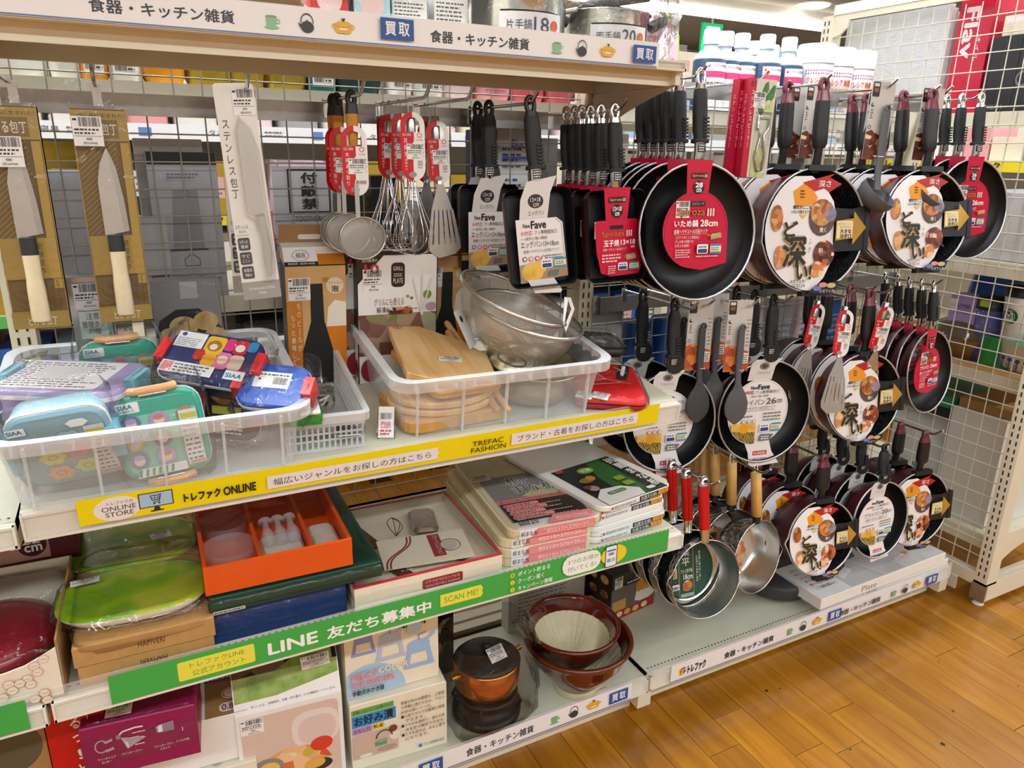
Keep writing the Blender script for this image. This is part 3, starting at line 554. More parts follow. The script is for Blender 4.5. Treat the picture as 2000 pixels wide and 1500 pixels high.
def card_deep(t, L, d, depth, size):
    mb = MB(); r = d/2; zc = -L-r; k = r/.145
    p = Print(mb, (0, -.0035, zc), (1, 0, 0), (0, 0, 1), .00015)
    # white picture sheet over the left of the opening
    arc = [(r*.97*math.cos(R(a)), r*.97*math.sin(R(a))) for a in range(118, 286, 7)]
    p.poly([(-.02*k, .125*k)]+arc+[(.012*k, -.128*k), (.03*k, -.11*k), (.05*k, -.07*k), (.056*k, -.02*k), (.056*k, .03*k), (.045*k, .068*k), (.02*k, .1*k)], 'label_white')
    p.poly([(.05*k, .052*k), (.05*k, -.05*k), (.142*k, -.048*k), (.149*k, .06*k), (.1*k, .05*k)], 'black_plastic')
    p.poly([(-.03*k, .115*k), (.0*k, .075*k), (-.012*k, .06*k), (-.062*k, .055*k), (-.07*k, .09*k)], '#e9981d'); p.poly([(-.045*k, .11*k), (.045*k, .131*k), (.03*k, .122*k), (.065*k, .107*k), (.03*k, .088*k), (.015*k, .097*k), (-.01*k, .09*k)], '#b01c20'); p.text('深さ', .0*k, .1*k, .034*k, .115*k, '#eadfdc', .02, rot=0)
    p.small(-.05*k, .074*k, -.035*k, .095*k, 3, '#5b3a10', 2); p.text('煮炊きにこなせる', -.068*k, .05*k, .0*k, .059*k, '#222222', .02); p.text('いろいろ使えるフライパン', -.072*k, .04*k, -.002*k, .048*k, '#222222', .018); p.poly([(-.05*k, .038*k), (-.028*k, .038*k), (-.039*k, .028*k)], '#e9c51d')
    for cx, cy, rr_, m in ((.01, .055, .036, 'food_fry'), (.045, .032, .022, 'grape_grey'), (.012, .012, .024, 'dark_pot'), (.034, -.048, .034, 'food_meat'), (.012, -.085, .026, 'food_soup'), (-.107, -.02, .022, 'food_fry'), (-.085, -.07, .018, 'food_soup')):
        pass
    p.poly(circ(.0135*k, .03*k, .037*k, 20, .042*k), 'pot_brown'); p.disc(.012*k, .042*k, .031*k, 'food_fry'); p.disc(.036*k, .038*k, .017*k, 'grape'); p.text('焼く', .008*k, -.004*k, .026*k, .008*k, '#eeeeee', .02)
    p.poly(circ(.024*k, -.054*k, .03*k, 20, .032*k), 'food_meat'); p.text('煮る', .008*k, -.052*k, .02*k, -.04*k, '#eeeeee', .02); p.disc(.006*k, -.09*k, .019*k, 'food_soup'); p.disc(-.112*k, .03*k, .016*k, 'food_fry', .03*k); p.disc(-.1*k, -.06*k, .014*k, 'food_soup', .028*k)
    for m, b in (('#c9a75a', .05), ('#22252a', .012)):
        p.text('ど', -.092*k, -.012*k, -.056*k, .022*k, m, b+.012); p.text('深', -.092*k, -.082*k, -.03*k, -.012*k, m, b+.016); p.text('い!', -.052*k, -.112*k, -.012*k, -.08*k, m, b+.012)
    p.vtext('ふか', -.02*k, -.052*k, -.015*k, .01*k, '#555555')
    p.text('メガフッカ!', -.07*k, -.121*k, -.028*k, -.112*k, '#222222', .02); p.text('深型'+size, -.066*k, -.131*k, -.028*k, -.1225*k, '#222222', .01)
    p.poly([(.05*k, .022*k), (.1*k, .028*k), (.1*k, .044*k), (.137*k, .006*k), (.1*k, -.034*k), (.1*k, -.018*k), (.05*k, -.024*k)], 'gold_print'); p.rr(.053*k, -.019*k, .098*k, .022*k, .003*k, '#eadcae')
    p.text('液だれしにくい', .056*k, .012*k, .096*k, .019*k, '#86754a', 0); p.text('注ぎやすい', .06*k, .004*k, .094*k, .011*k, '#86754a', 0); p.text('大きな', .062*k, -.007*k, .094*k, .003*k, '#2a2418', .03); p.text('注ぎ口', .062*k, -.018*k, .094*k, -.0085*k, '#2a2418', .03)
    p.poly([(-.02*k, -.145*k), (.0*k, -.128*k), (.07*k, -.118*k), (.06*k, -.14*k), (.03*k, -.15*k)], 'black_plastic'); p.disc(.006*k, -.135*k, .012*k, '#6a79b8', .006*k); p.disc(.022*k, -.127*k, .012*k, '#d98a86', .006*k); p.disc(.046*k, -.129*k, .013*k, '#c9b083', .006*k); p.text('メガフッカ', .012*k, -.146*k, .054*k, -.138*k, '#e6e6e6', .01)
    mb.build('label_film', t)
    for x0, x1, z in ((-.03, .045, 1), (-.03, .05, -1)): MB().box(x0*k, -.005, zc+z*r-.008, x1*k, .012, zc+z*r+.005, 'black_plastic').build('sleeve_clip', t)
    MB().box(r-.006, -.005, zc-.05*k, r+.007, .01, zc+.058*k, 'black_plastic').build('sleeve_clip', t)
mat('grape', '#8d8498', .5, 0, .3, 90); mat('pot_brown', '#5a463c', .5, 0, .3, 60)
def card_fave(t, L, d, depth, size, tail=True, word='フライパン'):
    mb = MB(); r = d/2; zc = -L-r; k = r/.135
    p = Print(mb, (0, .004, zc), (1, 0, 0), (0, -.04, 1), .00015)
    p.poly([(-.05*k, .128*k), (-.036*k, .139*k), (.04*k, .139*k), (.02*k, .12*k), (.012*k, .085*k), (-.058*k, .085*k)], '#d9d6d2'); p.disc(-.012*k, .121*k, .014*k, '#4a4744', .009*k); p.ring(-.012*k, .121*k, .011*k, .001*k, '#d9d6d2', 20, .007*k); p.text(word, -.032*k, .1*k, .006*k, .108*k, '#555555')
    p.disc(-.018*k, .0, .088*k, 'label_white', None, 36); p.ring(-.018*k, 0, .0845*k, .001*k, '#aaaaaa', 36)
    if tail: p.poly([(-.052*k, -.075*k), (.022*k, -.075*k), (.034*k, -.11*k), (.06*k, -.145*k), (-.03*k, -.15*k), (-.036*k, -.11*k)], 'label_white'); p.rr(-.022*k, -.118*k, .02*k, -.106*k, .001*k, '#c9303a'); p.text('IH対応', -.018*k, -.116*k, .016*k, -.108*k, '#f2f2f2', .02); p.small(-.02*k, -.13*k, .024*k, -.124*k, 1, '#888888')
    p.text('New', -.046*k, .062*k, -.027*k, .071*k, '#222222', .02); p.text('Fave', -.025*k, .061*k, .008*k, .074*k, '#222222', .03); p.text('IH対応', -.07*k, .05*k, -.036*k, .0595*k, '#c9303a', .02); p.text('フッ素樹脂加工', -.032*k, .05*k, .038*k, .0585*k, '#444444'); p.text('変形に強い鍋底!', -.044*k, .041*k, .008*k, .047*k, '#555555')
    p.text(word, -.08*k, .02*k, -.002*k, .036*k, '#333333', .012); p.text(size, .002*k, .021*k, .03*k, .037*k, '#333333', .012); p.text('cm', .032*k, .022*k, .048*k, .032*k, '#333333'); p.text('金属ヘラテスト10万回クリア', -.072*k, .008*k, .03*k, .017*k, '#6b4a4a'); p.rect(-.072*k, .0055*k, .03*k, .0065*k, '#c98a8a')
    for i in range(3): p.disc((-.06+.015*i)*k, -.022*k, .005*k, '#d98a8a'); p.disc((-.06+.015*i)*k, -.022*k, .0035*k, 'label_white')
    p.small(-.004*k, -.024*k, .06*k, .002*k, 3, '#777777', 6, .4); p.small(-.09*k, -.012*k, -.02*k, -.002*k, 1, '#777777', 2, .4)
    half = [(-.018*k+.084*k*math.cos(R(a)), .084*k*math.sin(R(a))) for a in range(200, 262, 6)]; p.poly(half+[(-.024*k, -.083*k), (-.024*k, -.052*k), (-.09*k, -.045*k)], 'food_noodle'); p.poly([(-.097*k, -.026*k), (-.094*k, -.045*k), (-.024*k, -.052*k), (-.024*k, -.028*k)], 'food_egg'); p.disc(-.058*k, -.04*k, .013*k, '#eba32c')
    nonfluon(p, -.012*k, -.052*k, .062*k, .022*k); p.poly([(-.012*k, -.076*k), (.02*k, -.076*k), (.03*k, -.06*k), (-.008*k, -.058*k)], '#6f7278'); p.small(-.006*k, -.074*k, .02*k, -.062*k, 2, '#e8e8ea', 5)
    mb.build('label_card', t)
def pan(kind, d, L, size, label, loc, tilt, yaw, group, depth=.05, word='いため鍋', **kw):
    t = thing('frying_pan', label, 'frying pan', loc, (R(-tilt), 0, R(-yaw)), group)
    if kind == 'spiroza': handle_ring(t, L); pan_body(t, L, d, depth); card_spiroza(t, L, d, depth, size, word)
    elif kind == 'deep': handle_wide(t, L); pan_body(t, L, d, .085, .86, inner='speckle', spout=.012); card_deep(t, L, d, .085, size)
    else:
        handle_ring(t, L, 'black_plastic'); pan_body(t, L, d, depth, .78); card_fave(t, L, d, depth, size, **kw)
        mb = MB(); mb.prism(rrect(-.022, -L-.004, .022, -L+.045, .02), -.003, .0, 'black_plastic'); o = mb.build('heat_shield', t); o.matrix_local = Matrix.Translation((.004, -.003, 0)) @ Matrix(((1, 0, 0, 0), (0, 0, 1, 0), (0, 1, 0, 0), (0, 0, 0, 1)))
    return t
ORD = ['frontmost', 'second', 'third', 'fourth', 'fifth', 'sixth', 'seventh']
def stack(first, ys, what, jit=.6):
    x, y, z = first.location; e = first.rotation_euler.copy()
    for i, yy in enumerate(ys):
        dup(first, (x+rnd.uniform(-.002, .002), yy, z), (e[0]+R(rnd.uniform(-jit, jit)), R(rnd.uniform(-jit, jit)), e[2]+R(rnd.uniform(-jit, jit)*1.5)), '%s, %s from the front' % (what, ORD[i+1]))
HT = ' on the upper bar'
hook(1.075, 1.5125, 'steel hook holding the red-labelled 28 cm pans under the shelf end')
p1 = pan('spiroza', .285, .172, '28', 'black 28 cm wok pan with red round label, frontmost under the shelf end', (1.075, 1.262, 1.517), 8, 7, 'red-labelled 28 cm wok pans')
stack(p1, (1.33, 1.367, 1.392, 1.424, 1.456), '28 cm wok pan with maroon outside in the red-label stack')
hook(1.432, 1.517, 'steel hook holding the 28 cm deep pans')
p2 = pan('deep', .285, .184, '28', 'deep speckled 28 cm pan with food picture film, frontmost beside the ladle', (1.432, 1.264, 1.521), 6.5, 10, 'deep 28 cm pans')
stack(p2, (1.367, 1.425, 1.475), 'deep 28 cm maroon pan behind the boxed peelers')
hook(1.812, 1.513, 'steel hook holding the upper 24 cm deep pans')
p3 = pan('deep', .25, .182, '24', 'deep speckled 24 cm pan with gold arrow, frontmost of the upper right deep pans', (1.812, 1.262, 1.517), 10, 14, 'upper deep 24 cm pans')
stack(p3, (1.34, 1.395, 1.45, 1.495), 'deep 24 cm maroon pan behind the hanging grey ladle')
hook(1.99, 1.511, 'steel hook holding the red-labelled 26 cm pans')
p4 = pan('spiroza', .258, .152, '26', 'black 26 cm frying pan with red label, frontmost at the wire panel', (1.99, 1.25, 1.5155), 7, 8, 'red-labelled 26 cm pans')
stack(p4, (1.3, 1.341), 'black 26 cm red-labelled pan by the wire panel')
hook(1.12, 1.026, 'lower steel hook holding the white-labelled pan above the cutting boards', 1.255)
p5 = pan('fave', .25, .165, '24', 'black pan with round white label behind the white cutting boards', (1.12, 1.335, 1.03), 5, 10, 'white-labelled pans behind the boards')
stack(p5, (1.455,), 'black white-labelled pan behind the shelf end and red tablet sleeve')
hook(1.4, 1.022, 'lower steel hook holding the white-labelled 26 cm pans')
p6 = pan('fave', .27, .155, '26', 'black 26 cm pan with round white label and white tail, frontmost', (1.4, 1.30, 1.026), 4, 11, 'white-labelled 26 cm pans')
stack(p6, (1.365, 1.43), 'black 26 cm white-labelled pan in the middle row')
hook(1.695, 1.026, 'lower steel hook holding the 24 cm deep pans')
p7 = pan('deep', .24, .16, '24', 'deep speckled 24 cm pan behind the slotted turner in the middle row', (1.695, 1.257, 1.03), 8, 11, 'lower deep 24 cm pans')
stack(p7, (1.315, 1.39, 1.45), 'deep 24 cm maroon pan in the middle row')
hook(1.97, 1.028, 'lower steel hook holding the red-labelled 24 cm pans')
p8 = pan('spiroza', .235, .13, '24', 'black 24 cm frying pan with red label, frontmost of the lower right stack', (1.97, 1.268, 1.032), 8, -6, 'red-labelled 24 cm pans', .048, 'フライパン')
stack(p8, (1.305, 1.341, 1.378, 1.42), 'black 24 cm red-labelled pan with chrome ferrule')
hook(1.525, .622, 'lowest steel hook holding the small deep pans', 1.16)
p9 = pan('deep', .205, .115, '20', 'small deep pan with gold arrow, frontmost above the plate boxes', (1.525, 1.185, .626), 10, 12, 'small deep pans in the bottom row')
stack(p9, (1.29, 1.38), 'small deep maroon pan behind the wooden-handled saucepans')
hook(1.73, .622, 'lowest steel hook holding the white-labelled 20 cm pans', 1.15)
p10 = pan('fave', .215, .098, '20', 'small 20 cm pan with white oval label and tail above the plate box', (1.73, 1.165, .626), 8, 2, 'white-labelled 20 cm pans', .058, word='いため鍋')
stack(p10, (1.235, 1.30, 1.365), 'small white-labelled pan with maroon outside')
hook(1.95, .622, 'lowest steel hook holding the deep pans by the wire panel', 1.15)
p11 = pan('deep', .225, .115, '24', 'deep speckled pan with gold arrow nearest the wire panel in the bottom row', (1.93, 1.185, .626), 6, 10, 'bottom row deep pans by the wire panel')
stack(p11, (1.26,), 'deep maroon pan by the wire panel in the bottom row')
# ================================================================== egg pans, knives, whisks and other hanging tools
mat('wood_yellow', '#c98716', .4, 0, .12, 60); mat('tag_red', '#c80f1e', .35, 0, .02); mat('tag_white', '#efedec', .4, 0, 0); mat('steel', '#bdbcb8', .28, .9, .05, 40)
mat('blister', '#e9e8e2', .35, 0, .02); mat('gold_box', '#a58a3e', .4, .35, .06, 20); mat('gold_dark', '#6f5623', .45, .25, .08, 20); mat('wood_pale', '#eadcb8', .5, 0, .05, 50); mat('ferrule_black', '#2f363b', .3, 0, .05); mat('blade', '#cfcdc9', .25, .85, .04, 10)
film_mat('box_film', .97, bump=.2, scale=20, gloss=True); film_mat('blister_clear', .72, bump=.1, scale=30, base='#f2f3f0', rough=.12)
mesh_mat('wire_cloth', '#d8d5ca', 30, .75, .12)
def egg_pan(kind, label, loc, tilt, yaw, roll, group):
    L = .155; t = thing('egg_pan', label, 'frying pan', loc, (R(-tilt), R(roll), R(-yaw)), group); W, H, D = .134, .184, .034
    handle_ring(t, L, 'chrome' if kind == 's' else 'black_plastic')
    mb = MB(); mb.M = Matrix.Translation((0, 0, -L-H/2)) @ Matrix(((1, 0, 0, 0), (0, 0, 1, 0), (0, -1, 0, 0), (0, 0, 0, 1)))
    ro = lambda f, y, r=.014: [(*p, y) for p in rrect(-W/2*f, -H/2*f, W/2*f, H/2*f, r)]
    mb.loft([ro(1, 0), ro(.985, D*.5), ro(.93, D)], 'maroon', False, True, False); mb.loft([ro(.985, .0003), ro(.965, D*.5), ro(.91, D-.003)], 'nonstick', False, True, False); o = mb.build('pan_body', t)
    mb = MB(); mb.M = Matrix.Translation((0, 0, -L-H/2)) @ Matrix(((1, 0, 0, 0), (0, 0, 1, 0), (0, -1, 0, 0), (0, 0, 0, 1))); mb.loft([ro(.985, 0), ro(.99, -.0012), ro(1.0, 0)], 'nonstick', False, False); mb.build('rim', o)
    mb = MB(); zt = -L
    if kind == 's':
        p = Print(mb, (0, -.002, zt), (1, 0, 0), (0, -.1, 1), .00015)
        p.poly([(-.03, .004), (-.024, -.062), (.026, -.062), (.032, .004)], 'card_red'); p.rr(-.02, -.026, .022, -.014, .003, '#231315'); p.text('Spiroza', -.016, -.0235, .013, -.0165, '#e9a060', .02); p.text('III', .0145, -.023, .02, -.0165, '#f2e9e4', .02)
        p.disc(.001, -.042, .0135, '#231315'); p.text('13×18', -.009, -.042, .011, -.033, '#ffffff', .03); p.text('cm', -.004, -.051, .006, -.0445, '#ffffff', .03)
        p.poly([(-.05, -.066), (-.046, -.06), (.046, -.058), (.05, -.064), (.062, -.16), (.056, -.172), (-.01, -.174), (-.034, -.166), (-.046, -.12)], 'card_red')
        p.rr(-.016, -.078, .016, -.07, .001, '#231315'); p.text('Spiroza', -.034, -.095, .018, -.081, '#231315', .035); p.text('Spiroza', -.034, -.095, .018, -.081, '#e98d3c'); p.text('III', .024, -.093, .036, -.081, '#f2e9e4', .02); p.text('玉子焼', -.03, -.112, .006, -.099, '#ffffff', .03); p.text('13×18', .01, -.11, .044, -.1, '#ffffff', .03); p.text('cm', .034, -.117, .043, -.113, '#ffffff', .02); p.text('金属ヘラテスト10万回クリア', -.032, -.121, .024, -.1155, '#f4e6e4', .01)
        p.small(-.034, -.145, .012, -.126, 3, '#f4d6da', 3); p.poly([(.024, -.142), (.046, -.14), (.044, -.128), (.022, -.13)], '#a8a49c'); p.text('フッ素樹脂加工', .018, -.138, .048, -.132, '#f0e050', .01); nonfluon(p, .004, -.162, .05, .016); p.small(-.02, -.168, .0, -.15, 4, '#f0c9cf', 3)
        o_ = mb.build('label_card', t); price_tag(o_, (-.05, -.002+.0095, zt-.095), (1, 0, 0), (0, -.1, 1), .033, .034)
    else:
        p = Print(mb, (0, -.003, zt), (1, 0, 0), (0, -.12, 1), .00015)
        p.poly([(-.04, -.056), (-.036, -.02), (-.022, .012), (.038, .02), (.024, -.01), (.016, -.056)], '#dedcdb'); p.disc(-.006, -.024, .0155, '#2a2a2a', .013); p.text('13×18', -.016, -.025, .004, -.017, '#eeeeee', .01); p.text('cm', -.011, -.034, .0, -.0275, '#eeeeee', .01); p.text('エッグパン', -.022, -.05, .01, -.041, '#444444')
        p.poly([(-.048, -.056), (.034, -.056), (.046, -.066), (.052, -.168), (-.044, -.176)], 'label_white'); p.line([(.032, -.058), (.043, -.068), (.049, -.165), (-.04, -.172)], .0008, '#555555')
        p.text('New', -.034, -.072, -.02, -.064, '#222222', .02); p.text('Fave', -.018, -.074, .012, -.06, '#222222', .03); p.text('IH対応', -.038, -.086, -.016, -.077, '#c9303a', .01); p.text('フッ素樹脂加工', -.012, -.085, .034, -.0775, '#444444'); p.text('変形に強い鍋底!', -.03, -.095, .014, -.089, '#555555'); p.text('エッグパン13×18cm', -.04, -.109, .036, -.097, '#333333', .012); p.text('金属ヘラテスト10万回クリア', -.036, -.119, .036, -.113, '#6b4a4a')
        for i, c in enumerate(('#555555', '#d98a8a', '#c9303a', '#c9303a')): p.disc(-.034+.0125*i, -.13, .0045, c); p.disc(-.034+.0125*i, -.13, .0028, 'label_white')
        p.small(.008, -.133, .044, -.123, 2, '#777777', 3, .4); p.poly([(-.046, -.141), (.05, -.134), (.052, -.168), (-.044, -.176)], '#a98f78'); p.disc(-.02, -.155, .022, 'food_egg', .019); p.disc(-.008, -.148, .016, 'food_egg', .013); nonfluon(p, -.002, -.15, .05, .018); p.poly([(.01, -.166), (.03, -.165), (.034, -.154), (.014, -.155)], '#6f7278')
        p.poly([(-.032, -.17), (.022, -.17), (.038, -.195), (.034, -.2), (-.018, -.196)], '#e4e2e2'); p.text('IH対応', -.004, -.19, .026, -.186, '#c9303a')
        o_ = mb.build('label_card', t); price_tag(o_, (-.046, -.0005+.0092, zt-.095), (1, 0, 0), (0, -.12, 1), .022, .03)
        mb = MB(); mb.prism(rrect(-.02, 0, .02, .046, .018), 0, .003, 'black_plastic'); o = mb.build('heat_shield', t); o.matrix_local = Matrix.Translation((.004, 0, -L-.004)) @ Matrix(((1, 0, 0, 0), (0, 0, 1, 0), (0, 1, 0, 0), (0, 0, 0, 1)))
    return t
hook(.69, 1.445, 'steel hook holding the white-labelled egg pans')
e1 = egg_pan('f', 'rectangular egg pan with white label, frontmost above the wire strainers', (.69, 1.275, 1.4485), 9, 10, -4, 'white-labelled egg pans')
for i, (yy, ro) in enumerate(((1.45, 0), (1.505, -1))): dup(e1, (.69, yy, 1.4485), (R(-3), R(ro), R(-3)), 'rectangular egg pan with white label behind the frontmost one, %s from the front' % ORD[i+1])
hook(.885, 1.4405, 'steel hook holding the red-labelled egg pans')
e2 = egg_pan('s', 'rectangular egg pan with red label, frontmost of its row', (.885, 1.285, 1.4445), 6, 4, -2, 'red-labelled egg pans')
for i, yy in enumerate((1.332, 1.372, 1.402, 1.434, 1.466)): dup(e2, (.885+rnd.uniform(-.002, .002), yy, 1.4445), (R(-5), R(-2), R(-4)), 'rectangular egg pan with maroon side and chrome ring handle, %s from the front' % ORD[i+1])
# --- tagged steel tools
def red_tag(t, cz, name, kind, y=-.012, tilt=0):
    """stadium card, left half red, right half white, open arch at its top; cz = its centre height"""
    mb = MB(); p = Print(mb, (0, y, cz), (1, 0, 0), (0, 0, 1), .0001); w, h = .0225, .06
    for a0, a1, m in ((0, 90, 'tag_white'), (90, 180, 'tag_red')): p.ring(0, h-w, w, .0095, m, 8, None, a0, a1)
    p.poly([(-w, h-w), (-w, -h+w)]+[(w*math.cos(R(a)), -h+w+w*math.sin(R(a))) for a in range(190, 271, 16)]+[(0, -h), (0, h-w-.012), (-w+.0095, h-w-.012), (-w+.0095, h-w)], 'tag_red')
    p.poly([(w, h-w), (w-.0095, h-w), (w-.0095, h-w-.012), (0, h-w-.012), (0, -h)]+[(w*math.cos(R(a)), -h+w+w*math.sin(R(a))) for a in range(280, 361, 16)], 'tag_white')
    p.poly([(0, h-w-.012), (.0, .008), (.002, .008), (.002, h-w-.012)], 'tag_red'); p.text('GC-'+{'木柄あく取り': '058', '共柄泡立て': '052', '共柄ターナー': '056'}.get(name, '058'), -.019, .0185, -.003, .023, '#f2e9e8', .01)
    p.vtext(name, -.0135, -.043, .016, .0072, '#f4eeee', .012); p.ring(.0125, .02, .0045, .0012, '#c9303a', 12); p.text('COOK', .0065, .0105, .0185, .0135, '#c9303a', .01); p.disc(-.002, -.049, .0075, 'tag_hole', .005)
    if kind == 1: p.rect(-.002, -.04, .02, -.032, '#e9e6e2'); p.bars(0, -.039, .018, -.033, '#222222', 5, 20)
    else: p.rect(.008, -.034, .017, -.024, '#b9b5b2'); p.small(.008, -.038, .017, -.0355, 1, '#444444')
    p.vtext('キッチン', .0185, -.02, .006, .004, '#555555')
    o = mb.build('hang_tag', t); price_tag(o, (-.012, y, cz-.022), w=.031, h=.027, style=1)
mat('tag_hole', '#9b9590', .5, 0, 0)
def loop_top(mb, r=.009): mb.tube([(-.004, 0, -.03), (-.004, 0, -.012)]+[(-.004+.0085*(1-math.cos(R(a)))/2*1.6*.6+0, 0, -.012+.012*math.sin(R(a))) for a in (30, 60, 90, 120, 150)]+[(.0045, 0, -.014), (.005, 0, -.03)], .0012, 'steel', 6)
def skimmer(label, loc, rot, grp):
    t = thing('skimmer', label, 'skimmer', loc, rot, grp); mb = MB(); ringhole(mb, 0, -.006, .006, .011, .0045, 'black_plastic'); sect(mb, [(-.014, .0095, .006, 0), (-.032, .0115, .0075, 0)], 'black_plastic'); mb.build('end_cap', t)
    mb = MB(); sect(mb, [(-.032, .0115, .0078, 0), (-.05, .0105, .007, 0), (-.085, .0075, .006, 0)], 'wood_yellow'); mb.build('wooden_handle', t)
    mb = MB(); mb.box(-.004, -.0155, -.21, .004, -.0145, -.155, 'steel'); mb.box(-.004, -.0145, -.155, .004, .001, -.15, 'steel'); mb.box(-.003, -.001, -.152, .003, .001, -.08, 'steel'); mb.build('shaft', t)
    Md = Matrix.Translation((.006, -.012, -.246)) @ Euler((R(62), R(12), R(-20))).to_matrix().to_4x4()
    mb = MB(Md); mb.tube([(.041*math.cos(R(a)), .041*math.sin(R(a)), 0) for a in range(0, 360, 12)], .0022, 'steel', 6, closed=True); o = mb.build('rim', t)
    mb = MB(Md); mb.lathe([(.04, 0), (.036, -.004), (.024, -.006), (.0005, -.0065)], 'wire_cloth2', 30); mb.build('wire_cloth', o)
    red_tag(t, -.112, '木柄あく取り', 1); return t
film_mat('wire_cloth2', .35, base='#a9a69d', rough=.4, bump=.0)
hook(.378, 1.447, 'steel hook holding the yellow-handled skimmers', 1.27)
sk = skimmer('round wire skimmer with yellow wooden handle and red tag, frontmost on its hook', (.38, 1.362, 1.45), (R(-3), 0, R(-8)), 'yellow-handled skimmers')
dup(sk, (.378, 1.449, 1.45), (R(-2), R(1), R(4)), 'round wire skimmer with yellow handle behind the frontmost skimmer'); dup(sk, (.377, 1.478, 1.45), (R(-2), R(2), R(8)), 'round wire skimmer with yellow handle, rearmost of three')
def whisk(label, loc, rot, grp):
    t = thing('whisk', label, 'whisk', loc, rot, grp); mb = MB(); loop_top(mb); mb.build('hanging_loop', t)
    mb = MB(); sect(mb, [(-.026, .0065, .0065, 0), (-.028, .0082, .0082, 0), (-.06, .0085, .0085, 0), (-.118, .006, .006, 0), (-.145, .005, .005, 0)], 'steel'); mb.build('handle', t)
    mb = MB()
    for i in range(5):
        a = math.pi*i/5; c, s_ = math.cos(a), math.sin(a); B = .036*(1-.06*i); pts = []
        for k in range(21):
            u = k/20*2-1; x = B*math.sin(math.pi*abs(u)**.9)**.9 if abs(u) < 1 else 0
            ang = k/20*math.pi*2; q = k/20; zz = -.14-.142*(math.sin(math.pi*q))**.62; rr = .0045+B*(math.sin(2*math.pi*q)) if q < .5 else -(.0045+B*math.sin(2*math.pi*(1-q)))
            if .25 < q < .75: rr = B*math.cos(math.pi*(q-.25)/.5)*1.0+(.0045 if q < .5 else -.0045)*abs(math.cos(math.pi*(q-.25)/.5))
            pts.append((rr*c, rr*s_, zz+.008*(i % 2)))
        mb.tube(pts, .00085, 'chrome', 5)
    tag(mb.build('wires', t), kind='stuff'); red_tag(t, -.085, '共柄泡立て', 0); return t
hook(.485, 1.4455, 'steel hook holding the balloon whisks', 1.25)
wk = whisk('steel balloon whisk with bright red and white tag, frontmost on its hook', (.487, 1.356, 1.45), (R(-2), 0, R(-6)), 'balloon whisks')
for i, (yy, rx, rz, ry) in enumerate(((1.414, -1, 10, 2), (1.469, -2, -4, 3), (1.51, -2, 12, 1))): dup(wk, (.485, yy, 1.45), (R(rx), R(ry), R(rz)), 'steel balloon whisk with dark red tag, %s from the front' % ORD[i+1])
def turner(label, loc, rot, grp, handle='steel', pan_tag=True, hz=0, name='turner'):
    t = thing(name, label, 'turner', loc, rot, grp); mb = MB(); loop_top(mb); mb.build('hanging_loop', t)
    mb = MB(); sect(mb, [(-.026, .0065, .0065, 0), (-.028, .0082, .0082, 0), (-.07, .0085, .0085, 0), (-.13, .0075, .005, -.002), (-.16-hz, .0055, .002, -.014 if pan_tag else 0)], 'steel'); mb.build('handle', t)
    if hz: mb = MB(); sect(mb, [(-.13, .003, .003, 0), (-.16-hz, .0028, .0028, 0)], 'gold_print'); mb.build('shaft', t)
    mb = MB(); z0 = -.155-hz; yb = -.015 if pan_tag else 0
    def q(pts): mb.prism(pts, 0, .0012, 'steel')
    mb.M = Matrix.Translation((0, yb, z0)) @ Matrix(((1, 0, 0, 0), (0, 0, -1, 0), (0, 1, 0, 0), (0, 0, 0, 1)))
    q([(-.006, 0), (-.022, -.05), (.022, -.05), (.006, 0)]); xs = [-.022, -.0165, -.0145, -.008, -.006, .0005, .0025, .009, .011, .0165, .0185, .024]
    def bx(x, f): return x*(1+.5*f)
    for i in range(0, 11, 2): q([(xs[i], -.05), (bx(xs[i], 1), -.118), (bx(xs[i+1], 1), -.118), (xs[i+1], -.05)])
    q([(bx(-.022, 1), -.118), (-.03, -.132), (-.012, -.146), (.022, -.14), (.037, -.128), (bx(.024, 1), -.118)]); mb.build('blade', t)
    if pan_tag: red_tag(t, -.095, '共柄ターナー', 0)
    return t
hook(.565, 1.447, 'steel hook holding the slotted turners', 1.25)
tn = turner('slotted steel turner with red and white tag, front one beside the whisks', (.567, 1.443, 1.45), (R(-2), R(-2), R(-4)), 'slotted steel turners')
dup(tn, (.565, 1.482, 1.45), (R(-2), R(4), R(6)), 'slotted steel turner with red tag behind the front turner')
